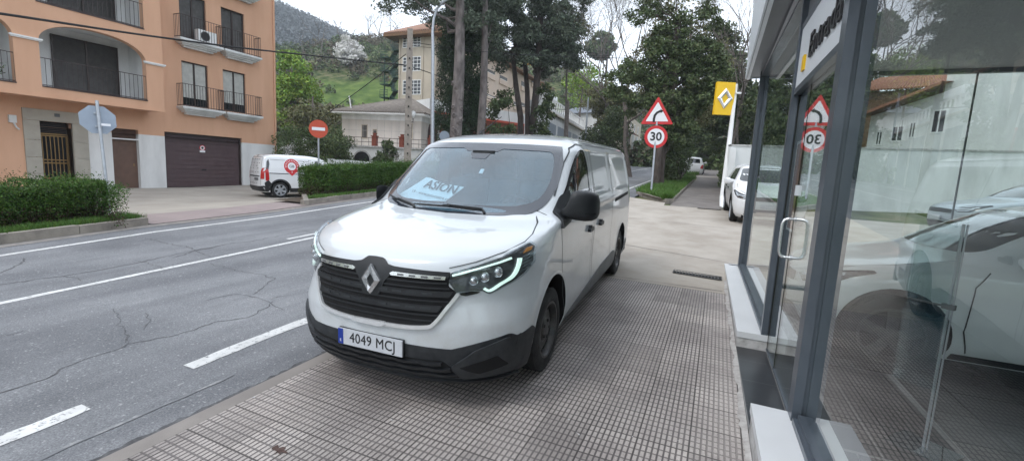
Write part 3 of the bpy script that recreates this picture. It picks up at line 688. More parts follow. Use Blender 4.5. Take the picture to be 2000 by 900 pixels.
for s_ in (1, -1):
    P = [(.15, .910), (.505, .910), (.51, .931), (.16, .934), (.14, .922)]; P = P if s_ > 0 else mirr(P)
    b_ = decal('chrome_bar', rnd(P, .004), FH, .022, 'chrome', gr, g=.05, rim=.014)
    for x in (.22, .30, .38, .46): decal('bar_notch', rnd([(s_*x-.022, .914), (s_*x+.022, .914), (s_*x+.022, .926), (s_*x-.022, .926)], .003), FH, .0235, 'grey_plastic', b_, g=.05, rim=.001)
    cl = [(s_*.588, .826), (s_*.54, .74), (s_*.497, .668), (s_*.462, .622), (s_*.425, .600), (s_*.30, .586), (s_*.125, .581)]
    if s_ < 0: cl = [(-.52, .885), (-.566, .84)]+cl[0:]; cl[2] = (-.572, .80)
    decal('chrome_frame', strip2d([tuple(p) for p in catmull([Vector(c_) for c_ in cl], 4)], .022), FH, .020, 'chrome_trim', gr, g=.04, rim=.014)
decal('chrome_centre', rnd([(-.125, .592), (-.135, .565), (.10, .563), (.135, .584), (.12, .596)], .004), FH, .026, 'chrome_trim', gr, g=.05, rim=.02)
# emblem: a faceted diamond ring
mb = MB(); c0 = Vector((0, .006, .862)); O_ = [(0, .100), (.074, 0), (0, -.100), (-.074, 0)]; I_ = [(.0, .038), (.024, 0), (0, -.038), (-.024, 0)]; I_ = [(.006, .052), (.030, -.0), (-.006, -.052), (-.030, 0)]
V_ = []
for (ox, oz), (ix, iz) in zip(O_, I_):
    V_ += [c0+Vector((ox, .012, oz)), c0+Vector((ox, -.006, oz)), c0+Vector(((ox*.45+ix*.55), -.030, (oz*.45+iz*.55))), c0+Vector((ix, -.004, iz)), c0+Vector((ix, .012, iz))]
for i in range(4):
    j = (i+1) % 4
    for k in range(4): mb.add([V_[i*5+k], V_[j*5+k], V_[j*5+k+1], V_[i*5+k+1]], [(0, 1, 2, 3)])
emb = mb.build('emblem', 'chrome', gr); 
# lower grey bumper
bt = [(0, .472), (.30, .466), (.56, .456), (.72, .50), (.865, .535, .02), (.893, .505, .01), (.905, .512), (.905, .47), (.90, .40), (.89, .31), (.87, .235), (.83, .19), (.5, .178), (0, .175)]
bp_ = rnd(bt+[(-p[0],)+tuple(p[1:]) for p in bt[::-1] if p[0] > 0], 0, 4)
bump = decal('lower_bumper', bp_, F, .006, 'dirty_plastic', van, g=.035)
for mp_ in (SR, SLf):
    decal('bumper_end', rnd([(.40, .50), (.56, .528), (.60, .50), (.575, .40), (.585, .28), (.60, .19), (.30, .185), (.33, .30), (.38, .42)], .01), mp_, .0065, 'dirty_plastic', bump, g=.035)
for s_ in (1, -1):
    P = [(.55, .335), (.70, .455), (.855, .520), (.875, .47), (.905, .33), (.86, .26), (.60, .245)]; P = P if s_ > 0 else mirr(P)
    c_ = decal('fog_panel', rnd(P, .02), F, .022, 'dirty_plastic', bump, g=.035, rim=.02)
    P = [(.60, .335), (.80, .405), (.845, .325), (.70, .285)]; P = P if s_ > 0 else mirr(P)
    decal('fog_recess', rnd(P, .01), F, .0235, 'void', c_, g=.04, rim=.001)
it = decal('air_intake', rnd([(-.66, .385, .02), (-.3, .375), (.50, .375, .02), (.585, .30, .03), (.60, .245, .02), (-.64, .245, .03), (-.70, .33, .03)], .01), F, .009, 'void', bump, g=.05)
for k, z in enumerate((.352, .312, .272)):
    x0 = -.66+.01*k; x1 = (.50, .55, .58)[k]; n_ = 26; P = []
    for i in range(n_+1):
        x = x0+(x1-x0)*i/n_; P.append((x, z+(.006 if (i//2) % 2 else 0)))
    decal('intake_slat', strip2d(P, .018), F, .026, 'black_plastic', it, g=.06, rim=.016)
sp = decal('chin_spoiler', rnd([(-.86, .20), (0, .19), (.86, .20), (.84, .225), (0, .218), (-.84, .225)], .004), F, .024, 'black_plastic', bump, g=.05, rim=.02)
# headlamps
HL = [(.528, .895), (.538, .955), (.67, .998), (.80, 1.045), (.893, 1.108, .006), (.9265, 1.085, .006), (.934, .99, .01), (.905, .925, .01), (.863, .882, .01), (.75, .812, .02), (.715, .838, .01), (.66, .842), (.575, .83, .01)]
for s_ in (1, -1):
    mm_ = (lambda P: P) if s_ > 0 else mirr
    h = decal('headlamp', rnd(mm_(HL), .006), FH, .004, 'lamp_house', van, g=.03)
    decal('running_light', strip2d(mm_([(.545, .938), (.67, .975), (.79, 1.014), (.84, 1.034)]), .012), FH, .016, 'drl', h, g=.03, rim=.01)
    decal('running_light', strip2d(mm_([tuple(p) for p in catmull([Vector(c_) for c_ in ((.877, 1.028), (.872, .965), (.850, .912), (.80, .872), (.752, .836), (.722, .852))], 4)]), .015), FH, .018, 'drl', h, g=.03, rim=.012)
    decal('lamp_trim', strip2d(mm_([(.55, .955), (.67, .993), (.80, 1.038), (.88, 1.085)]), .010), FH, .012, 'lamp_lens', h, g=.03)
    for x, z, r_ in ((.665, .905, .024), (.722, .925, .026), (.787, .952, .027)):
        o = Vector(FH(s_*x, z)); n_ = Vector((s_*.25, -1, .1)).normalized(); mb = MB(); mb.lathe([(r_*1.35, .006), (r_*1.2, .014), (r_, .012), (r_*.85, .02), (r_*.45, .028), (0, .03)], o, n_, 20); mb.build('lamp_lens', 'lamp_lens', h, 40)
    for k in range(5):
        z = .945+.022*k; decal('lamp_fin', strip2d(mm_([(.886, z-.006), (.925, z+.022)]), .008), FH, .012, 'lamp_lens', h, g=.03, rim=.008)
    decal('indicator', rnd(mm_([(.888, 1.05), (.915, 1.068), (.915, 1.085), (.892, 1.08)]), .002), FH, .013, 'amber', h, g=.03)
    decal('lamp_cover', rnd(mm_(HL), .006), FH, .024, 'lamp_clear', h, g=.03, rim=.02, smooth=60)
    decal('lamp_underline', rnd(mm_([(.592, .826), (.66, .838), (.705, .832), (.69, .822), (.63, .806), (.60, .814)]), .003), FH, .010, 'gloss_black', h, g=.04)
# number plate
pl = MB(); pl.obox((0, -.012, .437), ((1, 0, 0), (0, 1, 0), (0, 0, 1)), (.260, .006, .055)); plate = pl.build('number_plate', 'plate_white', van)
mb = MB(); mb.obox((-.238, -.0185, .437), ((1, 0, 0), (0, 1, 0), (0, 0, 1)), (.021, .0015, .0535)); mb.build('plate_band', 'plate_blue', plate)
t_ = text_mb('4049 MCJ', .098, (.022, -.0182, .437), (1, 0, 0), (0, 0, 1), .001, sx=.90, spacing=1.06); t2_ = text_mb('4049 MCJ', .098, (.0235, -.0181, .437), (1, 0, 0), (0, 0, 1), .001, sx=.90, spacing=1.06); merge(t_, t2_); t2_ = text_mb('4049 MCJ', .098, (.0228, -.0183, .4382), (1, 0, 0), (0, 0, 1), .001, sx=.90, spacing=1.06); merge(t_, t2_); t_.build('plate_characters', 'ink', plate)
t_ = text_mb('E', .026, (-.238, -.0203, .408), (1, 0, 0), (0, 0, 1), .001); t_.build('plate_characters', 'sign_white', plate)
mb = MB(); mb.obox((0, -.0, .437), ((1, 0, 0), (0, 1, 0), (0, 0, 1)), (.262, .008, .0565)); mb.build('plate_holder', 'black_plastic', plate)
# aerial, under-body
mb = MB(); mb.lathe([(.03, 0), (.022, .02), (.008, .035)], (-.35, 2.3, 1.925), (0, 0, 1), 12); mb.tube([(-.35, 2.3, 1.94), (-.20, 2.52, 2.13)], [.006, .0035], 6); mb.build('aerial', 'black_plastic', van, 40)
mb = MB(); mb.box(-.7, .7, .3, 5.2, .165, .30); mb.build('underbody', 'void', van)
for s_ in (1, -1):
    mb = MB(); mb.obox((s_*.80, 5.437, 1.0), ((1, 0, 0), (0, 1, 0), (0, 0, 1)), (.055, .012, .18)); mb.build('tail_lamp', 'red_lens', van)
mb = MB(); mb.box(-.9, .9, 5.40, 5.47, .22, .48); mb.build('rear_bumper', 'grey_plastic', van)
# card lying on the dashboard behind the windscreen
card = thing('sale_card', 'white card with big grey italic letters propped behind the windscreen of the big van', 'card', matrix=VM)
def cp(x, z): return (x, 1.24+(z-1.2)*.9, z)
out = [(-.80, 1.235), (-.20, 1.262), (-.075, 1.392), (-.32, 1.415), (-.47, 1.455), (-.52, 1.458), (-.58, 1.405), (-.66, 1.34)]
mb = MB(); mb.prism([cp(x, z) for x, z in out], (0, .004, -.003)); mb.build('card_sheet', 'paper', card)
ex = (1, -.09, -.12); ey = (.25, .86, 1)
def onc(x, z): p = Vector(cp(x, z)); return p+Vector((0, -.006, .0055))
ey2 = Vector((0.0, .9, 1)); ex2 = Vector((1, -.9*.12, -.12))
tx = text_mb('ASION', .140, onc(-.318, 1.374), ex2, ey2, .001, shear=.3, sx=.86, spacing=1.03)
for d_ in (.0025, -.0025, .005): merge(tx, text_mb('ASION', .140, onc(-.318+d_, 1.374+abs(d_)*.3), ex2, ey2, .001, shear=.3, sx=.86, spacing=1.03))
tx.build('lettering', 'ink_grey', card)
tx = text_mb('19 - www.autocastro.es', .046, onc(-.385, 1.298), ex2, ey2, .001, sx=.98); tx.build('lettering', 'ink_grey', card)
# ------------------------------------------------------------------ ground levels
def zg(y):
    if y < 8: return .03*max(y, -60)
    return .24+.052*(min(y, 84)-8)
def smooth(t): t = max(0., min(1., t)); return t*t*(3-2*t)
RID = [(-180, 20), (-80, 25), (-50, 33), (-47, 35), (-42, 40), (-38, 41), (-33, 43), (-28, 40), (-22, 36), (-15, 31), (-8, 30), (0, 27), (6, 26), (20, 24), (60, 16), (180, 20)]
FAR = [(-180, 30), (-62, 126), (-56, 126), (-52, 124), (-50.6, 122), (-48.3, 118), (-46.3, 112), (-43.5, 102), (-41, 86), (-38, 70), (-30, 50), (-16, 58), (-13, 57), (-8, 48), (0, 40), (30, 30), (180, 30)]
def zbl(y): return .02+.035*max(0, min(y, 26)-14) if y < 26 else .44+.045*(min(y, 60)-26)
def TZ(x, y):
    t = smooth((-11.9-x)/4.5); z = (1-t)*zg(y)+t*min(zbl(y), 2.2)
    r = math.hypot(x, y); az = math.degrees(math.atan2(x, y))
    if r > 62:
        zr = float(np.interp(az, [a for a, _ in RID], [b for _, b in RID])); zf = float(np.interp(az, [a for a, _ in FAR], [b for _, b in FAR]))
        s = min(1, (r-(66+26*smooth((az+20)/14)))/86); s = max(0, s); k = s*s*(3-2*s)*.45+s*.55
        z = z+(zr-z)*k+(math.sin(x*.11)*math.cos(y*.09)*1.1+math.sin(x*.23+y*.19)*.5)*k*min(1, (r-62)/20)*(1 if r < 145 else .4)
        if r > 170: z += (zf-zr)*smooth((r-170)/300)
    return z
def gpt(u, v, off=0.):
    d = _ray(u, v); lo = None; t = .5
    while t < 400:
        p = CAMP+d*t
        if p[2] < TZ(p[0], p[1])+off:
            a, b = t-max(.05, t*.01), t
            for _ in range(18):
                m = (a+b)/2; p = CAMP+d*m
                if p[2] < TZ(p[0], p[1])+off: b = m
                else: a = m
            return Vector(CAMP+d*b)
        t += max(.05, t*.01)
    return Vector(CAMP+d*t)
# terrain sheet
rs = [0, 1.5, 3, 5, 7.5, 10, 13, 16, 20, 24, 28, 33, 38, 43, 48, 53, 58, 62, 66]+list(np.arange(69, 170, 3.2))+[178, 190, 205, 225, 250, 280, 310, 345, 385, 430, 480, 560, 700, 900]
azs = list(np.arange(-180, -62, 6))+list(np.arange(-62, 34, 1.0))+list(np.arange(34, 180, 6))
mb = MB(); rows = []
for r in rs:
    row = []
    for a in azs+[azs[0]]:
        x, y = r*math.sin(math.radians(a)), r*math.cos(math.radians(a)); row.append((x, y, TZ(x, y)-(.09 if r < 95 else 0)))
    rows.append(row)
mb.grid(rows)
gm = bpy.data.materials.new('hillside'); gm.use_nodes = True; t = gm.node_tree; b = t.nodes['Principled BSDF']; b.inputs['Roughness'].default_value = .95; b.inputs['Specular IOR Level'].default_value = .1
geo = N(t, 'ShaderNodeNewGeometry'); sx = N(t, 'ShaderNodeSeparateXYZ'); t.links.new(geo.outputs['Position'], sx.inputs[0])
n1 = N(t, 'ShaderNodeTexNoise'); n1.inputs['Scale'].default_value = .11; n1.inputs['Detail'].default_value = 7; t.links.new(geo.outputs['Position'], n1.inputs[0])
n2 = N(t, 'ShaderNodeTexNoise'); n2.inputs['Scale'].default_value = .9; n2.inputs['Detail'].default_value = 8; t.links.new(geo.outputs['Position'], n2.inputs[0])
r1 = N(t, 'ShaderNodeValToRGB'); e = r1.color_ramp.elements; e[0].position = .36; e[0].color = (.030, .048, .016, 1); e[1].position = .66; e[1].color = (.17, .15, .085, 1); q = e.new(.5); q.color = (.08, .105, .035, 1)
t.links.new(n2.outputs[0], r1.inputs[0])
grs = N(t, 'ShaderNodeValToRGB'); e = grs.color_ramp.elements; e[0].color = (.055, .095, .022, 1); e[1].color = (.125, .175, .045, 1); n4 = N(t, 'ShaderNodeTexNoise'); n4.inputs['Scale'].default_value = .45; n4.inputs['Detail'].default_value = 8; t.links.new(geo.outputs['Position'], n4.inputs[0]); grs.color_ramp.elements[0].position = .36; grs.color_ramp.elements[1].position = .66; t.links.new(n4.outputs[0], grs.inputs[0])
# meadow band by height above sea level of the slope, wandering with noise
ad = N(t, 'ShaderNodeMath', operation='MULTIPLY_ADD'); ad.inputs[1].default_value = 9.0; t.links.new(n1.outputs[0], ad.inputs[0]); t.links.new(sx.outputs[2], ad.inputs[2])
lo = N(t, 'ShaderNodeMapRange'); lo.inputs[1].default_value = 15.0; lo.inputs[2].default_value = 17.5; t.links.new(ad.outputs[0], lo.inputs[0])
hi = N(t, 'ShaderNodeMapRange'); hi.inputs[1].default_value = 25.5; hi.inputs[2].default_value = 22.5; t.links.new(ad.outputs[0], hi.inputs[0])
mu = N(t, 'ShaderNodeMath', operation='MULTIPLY'); t.links.new(lo.outputs[0], mu.inputs[0]); t.links.new(hi.outputs[0], mu.inputs[1])
mxx = N(t, 'ShaderNodeMix', data_type='RGBA'); t.links.new(mu.outputs[0], mxx.inputs['Factor']); t.links.new(r1.outputs[0], mxx.inputs['A']); t.links.new(grs.outputs[0], mxx.inputs['B'])
t.links.new(mxx.outputs['Result'], b.inputs['Base Color']); M['hillside'] = gm
struct('ground', mb, 'hillside', 60)
# ------------------------------------------------------------------ road, pavement, drive
def line_x(tab):
    return lambda y: float(np.interp(y, [a for a, _ in tab], [b for _, b in tab]))
XR = line_x([(-40, -2.6), (1, -3.54), (3, -3.61), (24, -4.15), (64, -4.3), (84, -4.3)])
XC = line_x([(-40, -3.9), (2, -6.61), (6.7, -7.1), (20, -7.5), (44, -7.8), (84, -7.9)])
XL = line_x([(-40, -6.5), (2.84, -9.33), (5.1, -9.82), (10.9, -10.25), (30, -10.9), (64, -11.5), (84, -11.6)])
def sheet(name, xa, xb, ys, off, m, nx=2, zf=TZ):
    mb = MB(); rows = []
    for y in ys:
        a, b_ = xa(y), xb(y); rows.append([(a+(b_-a)*k/nx, y, zf(a+(b_-a)*k/nx, y)+off) for k in range(nx+1)])
    mb.grid([r[::1] for r in rows]); return struct(name, mb, m)
YS = list(np.arange(-40, 84.1, 1.0))
am = bpy.data.materials.new('asphalt'); am.use_nodes = True; t = am.node_tree; b = t.nodes['Principled BSDF']; b.inputs['Roughness'].default_value = .82; b.inputs['Specular IOR Level'].default_value = .35
co = N(t, 'ShaderNodeTexCoord'); P_ = co.outputs['Object']
def noise(t, scale, det=5, rough=.6, src=None, stretch=None):
    n = N(t, 'ShaderNodeTexNoise'); n.inputs['Scale'].default_value = scale; n.inputs['Detail'].default_value = det; n.inputs['Roughness'].default_value = rough
    s = src or P_
    if stretch:
        m_ = N(t, 'ShaderNodeMapping'); m_.inputs['Scale'].default_value = stretch; t.links.new(s, m_.inputs[0]); s = m_.outputs[0]
    t.links.new(s, n.inputs['Vector']); return n.outputs[0]
def ramp(t, src, stops):
    r = N(t, 'ShaderNodeValToRGB'); e = r.color_ramp.elements; e[0].position = stops[0][0]; e[0].color = tuple(stops[0][1])+(1,); e[1].position = stops[-1][0]; e[1].color = tuple(stops[-1][1])+(1,)
    for p, c in stops[1:-1]: q = e.new(p); q.color = tuple(c)+(1,)
    t.links.new(src, r.inputs[0]); return r.outputs[0]
def mixc(t, f, a, b_, mode='MIX'):
    m_ = N(t, 'ShaderNodeMix', data_type='RGBA', blend_type=mode)
    for s, k in ((f, 'Factor'), (a, 'A'), (b_, 'B')):
        if isinstance(s, (int, float)): m_.inputs[k].default_value = s
        elif isinstance(s, tuple): m_.inputs[k].default_value = s+(1,)
        else: t.links.new(s, m_.inputs[k])
    return m_.outputs['Result']
def math_(t, op, a, b_=None, clamp=False):
    m_ = N(t, 'ShaderNodeMath', operation=op); m_.use_clamp = clamp
    for i, s in enumerate((a, b_)):
        if s is None: continue
        if isinstance(s, (int, float)): m_.inputs[i].default_value = s
        else: t.links.new(s, m_.inputs[i])
    return m_.outputs[0]
base = ramp(t, noise(t, .55, 7), [(.3, (.138, .143, .152)), (.7, (.232, .237, .246))])
streak = ramp(t, noise(t, 1.1, 6, .65, stretch=(1, .12, 1)), [(.38, (.72, .72, .74)), (.62, (1.08, 1.08, 1.08))])
base = mixc(t, 1.0, base, streak, 'MULTIPLY')
gr_ = ramp(t, noise(t, 90, 3, .7), [(.30, (.55, .55, .56)), (.5, (1, 1, 1)), (.68, (1.55, 1.55, 1.52))]); base = mixc(t, .8, base, gr_, 'MULTIPLY')
sp = ramp(t, noise(t, 38, 2, .5), [(.64, (0, 0, 0)), (.70, (1, 1, 1))]); base = mixc(t, math_(t, 'MULTIPLY', sp, .55), base, (.42, .42, .42))
t.links.new(base, b.inputs['Base Color']); bp = N(t, 'ShaderNodeBump'); bp.inputs['Strength'].default_value = .6; bp.inputs['Distance'].default_value = .006
t.links.new(noise(t, 110, 4, .7), bp.inputs['Height']); t.links.new(bp.outputs[0], b.inputs['Normal']); M['asphalt'] = am
sheet('road', lambda y: XL(y)-(.9 if y < 30 else 1.6), lambda y: -2.86 if y < 9 else (XR(y)+.9), YS, -.012, 'asphalt', 6, lambda x, y: zg(y))
mb = MB(); mb.grid([[(x, y, zg(y)+.003) for x in (-60, -30, -3, 20, 40)] for y in (72.5, 80)]); struct('cross_road', mb, 'asphalt')
# paint with worn patches
pm = bpy.data.materials.new('road_paint'); pm.use_nodes = True; t = pm.node_tree; b = t.nodes['Principled BSDF']; b.inputs['Roughness'].default_value = .7; co = N(t, 'ShaderNodeTexCoord'); P_ = co.outputs['Object']
wear = ramp(t, noise(t, 26, 6, .75), [(.36, (0, 0, 0)), (.46, (1, 1, 1))]); dirt_sheen = ramp(t, noise(t, 3, 5), [(.3, (.52, .52, .51)), (.7, (.70, .70, .69))])
t.links.new(mixc(t, wear, (.17, .175, .185), dirt_sheen), b.inputs['Base Color']); M['road_paint'] = pm
wp = pm.copy(); wp.name = 'worn_paint'; M['worn_paint'] = wp
for nd in wp.node_tree.nodes:
    if nd.type == 'VALTORGB' and abs(nd.color_ramp.elements[0].position-.36) < .01: nd.color_ramp.elements[0].position = .535; nd.color_ramp.elements[1].position = .66
M['faint_paint'] = mat('faint_paint', (.17, .175, .185), (.34, .34, .34), scale=11, rough=.8, ramp=(.52, .72))
def marking(name, xf, y0, y1, w_, m='road_paint', off=.0, jag=.006, step=.12):
    mb = MB(); rows = []; y = y0
    while y <= y1+1e-6:
        a, b_ = xf(y)-w_/2+random.uniform(-jag, jag), xf(y)+w_/2+random.uniform(-jag, jag); rows.append([(a, y, zg(y)-.012+.004+off), (b_, y, zg(y)-.012+.004+off)]); y += step if y < 20 else .8
    mb.grid(rows); struct(name, mb, m)
marking('road_marking', XR, -8, -6.2, .13); marking('road_marking', XR, -4.4, -1.9, .13); marking('road_marking', XR, -1.0, 1.50, .13, jag=.012)
marking('road_marking', XR, 2.03, 4.1, .13, jag=.01); marking('road_marking', XR, 5.6, 7.8, .13); marking('road_marking', XR, 21.5, 72, .13)
marking('road_marking', XC, -30, 66, .10); marking('road_marking', lambda y: XC(y)-.28, 6.0, 8.2, .10); marking('road_marking', lambda y: XC(y)-.28, 10.5, 14, .10)
marking('road_marking', XL, -30, 72, .12)
marking('road_marking', lambda y: -3.14-.01*y, .2, 2.2, .03, 'faint_paint', jag=.012); 
# cracks
def crack(pts, w_=.012, org=(0, 330), sc_=2.433):
    P = [gpt(org[0]+x/sc_, org[1]+y/sc_) for x, y in pts]; fine = [P[0]]
    for a, b_ in zip(P, P[1:]):
        n = max(2, int((b_-a).length/.07)); d = (b_-a).normalized(); pr = Vector((-d.y, d.x, 0))
        for k in range(1, n+1): fine.append(a.lerp(b_, k/n)+pr*random.gauss(0, .018)*(k < n))
    mb = MB(); rows = []
    for i, p in enumerate(fine):
        d = (fine[min(i+1, len(fine)-1)]-fine[max(i-1, 0)]).normalized(); pr = Vector((-d.y, d.x, 0))*(w_*random.uniform(.25, 1.0)/2)
        rows.append([(p.x+pr.x, p.y+pr.y, zg(p.y)-.012+.0025), (p.x-pr.x, p.y-pr.y, zg(p.y)-.012+.0025)])
    mb.grid(rows); struct('road_crack', mb, 'crack')
M['crack'] = mat('crack', (.06, .06, .063), (.13, .13, .135), scale=20, rough=.95)
c2 = dict(org=(0, 550), sc_=2.571)
crack([(-60, 570), (0, 550), (230, 480), (300, 430), (600, 330), (640, 305), (800, 275), (980, 235), (1080, 195), (1240, 175), (1330, 130), (1370, 95)], .016, **c2)
crack([(-40, 550), (0, 545), (200, 515), (300, 505), (450, 480), (640, 445), (800, 410), (920, 385), (1100, 350), (1200, 340), (1400, 300), (1560, 275)], .03)
crack([(690, 325), (770, 345), (900, 370), (930, 385), (1000, 415)], .025); crack([(820, 420), (900, 395), (960, 378), (1010, 372)], .03)
crack([(640, 430), (720, 450), (800, 470)], .018); crack([(300, 505), (350, 510), (385, 525)], .02)
crack([(1000, 445), (1060, 465), (1200, 490), (1310, 515), (1250, 560), (1205, 590)], .018); crack([(980, 620), (1060, 600), (1130, 590), (1220, 605), (1290, 635), (1345, 665)], .014)
crack([(590, 840), (602, 800), (596, 780)], .012); crack([(690, 680), (712, 720), (680, 760)], .010); crack([(0, 490), (50, 470), (100, 440), (112, 420)], .03); crack([(1290, 610), (1400, 590), (1480, 572)], .012)
crack([(570, 130), (640, 265), (630, 300)], .01, **c2); crack([(0, 270), (120, 240)], .012, **c2); crack([(1510, 222), (1600, 232)], .02); crack([(1400, 300), (1450, 292), (1490, 300)], .02)
# jagged edge of the asphalt along the kerb strip
mb = MB(); rows = []; y = -3.0
while y < 7.0:
    rows.append([(-2.885-random.uniform(.0, .035), y, zg(y)-.006), (-2.862+random.uniform(0, .012), y, zg(y)-.006)]); y += .045
mb.grid(rows); struct('road_edge', mb, 'crack')
# tiled pavement
tm = bpy.data.materials.new('tile_paving'); tm.use_nodes = True; t = tm.node_tree; b = t.nodes['Principled BSDF']; b.inputs['Roughness'].default_value = .8; b.inputs['Specular IOR Level'].default_value = .4
co = N(t, 'ShaderNodeTexCoord'); P_ = co.outputs['Object']; sp_ = N(t, 'ShaderNodeSeparateXYZ'); t.links.new(P_, sp_.inputs[0])
wob = noise(t, 1.2, 2)
def pulse(c, period, phase, gap, soft):
    """1 on the tread, 0 in the groove at each multiple of the period"""
    f = math_(t, 'FRACT', math_(t, 'DIVIDE', math_(t, 'SUBTRACT', c, phase), period)); d = math_(t, 'SUBTRACT', .5, math_(t, 'ABSOLUTE', math_(t, 'SUBTRACT', f, .5)))
    m_ = N(t, 'ShaderNodeMapRange'); m_.interpolation_type = 'SMOOTHSTEP'; m_.inputs[1].default_value = gap/2/period; m_.inputs[2].default_value = (gap/2+soft)/period; t.links.new(d, m_.inputs[0]); return m_.outputs[0]
X_, Y_ = sp_.outputs[0], math_(t, 'ADD', sp_.outputs[1], math_(t, 'MULTIPLY', wob, .012))
bx_ = pulse(X_, .295/9, .0, .0062, .004); by_ = math_(t, 'MULTIPLY_ADD', pulse(Y_, .06, .045, .0065, .005), .82); by_.node.inputs[2].default_value = .18; bars = math_(t, 'MULTIPLY', bx_, by_)
sx_ = pulse(X_, .295, .0, .0030, .003); sy_ = pulse(Y_, .30, .045, .0030, .003); seamm = math_(t, 'MULTIPLY', sx_, sy_)
# each tile a little different
fl = N(t, 'ShaderNodeCombineXYZ'); t.links.new(math_(t, 'FLOOR', math_(t, 'DIVIDE', X_, .295)), fl.inputs[0]); t.links.new(math_(t, 'FLOOR', math_(t, 'DIVIDE', math_(t, 'SUBTRACT', Y_, .045), .30)), fl.inputs[1])
wn = N(t, 'ShaderNodeTexWhiteNoise'); t.links.new(fl.outputs[0], wn.inputs[0]); tv = ramp(t, wn.outputs[0], [(0, (.78, .775, .77)), (1, (1.12, 1.11, 1.10))])
tread = ramp(t, noise(t, 2.2, 7), [(.3, (.370, .335, .315)), (.7, (.475, .435, .410))]); tread = mixc(t, 1.0, tread, tv, 'MULTIPLY')
tread = mixc(t, 1.0, tread, ramp(t, noise(t, 160, 3, .7), [(.3, (.75, .75, .75)), (.7, (1.25, 1.25, 1.25))]), 'MULTIPLY')
groove = ramp(t, noise(t, 1.6, 5), [(.3, (.095, .085, .083)), (.75, (.19, .172, .165))])
worn = N(t, 'ShaderNodeMapRange'); worn.inputs[1].default_value = .0; worn.inputs[2].default_value = .32; worn.inputs[3].default_value = 0; worn.inputs[4].default_value = .5; t.links.new(math_(t, 'ADD', X_, math_(t, 'MULTIPLY', wob, .2)), worn.inputs[0])
barw = math_(t, 'MAXIMUM', bars, worn.outputs[0])
cc_ = mixc(t, barw, groove, tread); cc_ = mixc(t, seamm, (.075, .068, .064), cc_)
stain = ramp(t, noise(t, .9, 6, .65), [(.33, (.66, .65, .66)), (.55, (1, 1, 1)), (.75, (1.12, 1.1, 1.08))]); cc_ = mixc(t, 1.0, cc_, stain, 'MULTIPLY')
fleck = ramp(t, noise(t, 21, 3, .5), [(.735, (0, 0, 0)), (.75, (1, 1, 1))]); cc_ = mixc(t, math_(t, 'MULTIPLY', fleck, .7), cc_, (.62, .62, .62))
t.links.new(cc_, b.inputs['Base Color']); bp = N(t, 'ShaderNodeBump'); bp.inputs['Strength'].default_value = .9; bp.inputs['Distance'].default_value = .004
t.links.new(math_(t, 'MULTIPLY', bars, seamm), bp.inputs['Height']); t.links.new(bp.outputs[0], b.inputs['Normal']); M['tile_paving'] = tm
mb = MB(); mb.grid([[(x, y, zg(y)) for x in (-2.745, -1, .335)] for y in (-12, -4, 0, 3, 6.55)]); struct('pavement', mb, 'tile_paving')
M['kerb_concrete'] = mat('kerb_concrete', (.27, .245, .225), (.21, .19, .175), scale=2.2, rough=.9, bump=.5, bscale=90, bdist=.003)
M['forecourt'] = mat('forecourt', (.33, .29, .245), (.44, .40, .35), scale=1.3, rough=.9, bump=.7, bscale=60, bdist=.006, detail=9, ramp=(.36, .66))
M['lime'] = mat('lime', (.46, .44, .42), (.30, .275, .26), scale=16, rough=.95, bump=.6, bscale=40, ramp=(.42, .7))
mb = MB(); mb.grid([[(x, y, zg(y)+.001) for x in (-2.862, -2.745)] for y in (-12, 0, 6.4)]); struct('kerb', mb, 'kerb_concrete')
# concrete lip at the foot of the shop front
mb = MB(); rows = []; y = -2.
while y < 7.3:
    e = .335-.018*(y-3.03); rows.append([(e-.038+random.gauss(0, .006)+.010*math.sin(y*9), y, zg(y)+.006), (e-.015, y, zg(y)+.014), (e, y, zg(y)+.018)]); y += .05
mb.grid(rows); struct('mortar_strip', mb, 'lime')
# forecourt: washed concrete, a little darker strip where it meets the tiles
mb = MB()
def fcx(y): return -2.86 if y < 9 else float(np.interp(y, [9, 17, 19.5], [-2.9, -3.2, -3.4]))
rows = []
for y in [6.55, 6.8, 7.4, 9, 11, 13, 15, 17.15]: rows.append([(fcx(y)+(14-fcx(y))*k/6 if k else fcx(y), y, zg(y)+.002) for k in range(7)])
mb.grid(rows); struct('forecourt', mb, 'forecourt')
mb = MB(); mb.grid([[(x, 17.15+(-x*.6 if x < -1.45 else .0)*0, zg(17.15)+.002) for x in (-3.2, -1.7)], [(x, 19.4 if x < -3 else 18.0, zg(19.4 if x < -3 else 18.0)+.002) for x in (-3.42, -1.75)]]); struct('forecourt', mb, 'forecourt')
for ya, yb, x0_, x1_ in ((6.62, 6.66, -2.8, .2), (9.55, 8.6, -2.7, .5), (13.2, 12.6, -2.6, 1.5)):
    mb = MB(); mb.grid([[(x0_+(x1_-x0_)*k/12, ya+(yb-ya)*k/12+random.uniform(-.01, .01)+s, zg(ya+(yb-ya)*k/12)+.006) for k in range(13)] for s in (0, .018)]); struct('joint', mb, 'crack')
# pavement path beyond
M['path'] = mat('path', (.145, .128, .118), (.205, .185, .17), scale=1.6, rough=.9, bump=.4, bscale=60, detail=8)
sheet('path', lambda y: -1.5 if y < 40 else -1.65, lambda y: .2, [17.15, 20, 25, 30, 36, 41, 50, 60, 72], .004, 'path', 2, lambda x, y: zg(y))
mb = MB(); mb.grid([[(x, y, zg(y)+.009) for x in (-4.2, -2.5, .2)] for y in (40.6, 42.6)]); struct('crossing_slab', mb, 'forecourt')
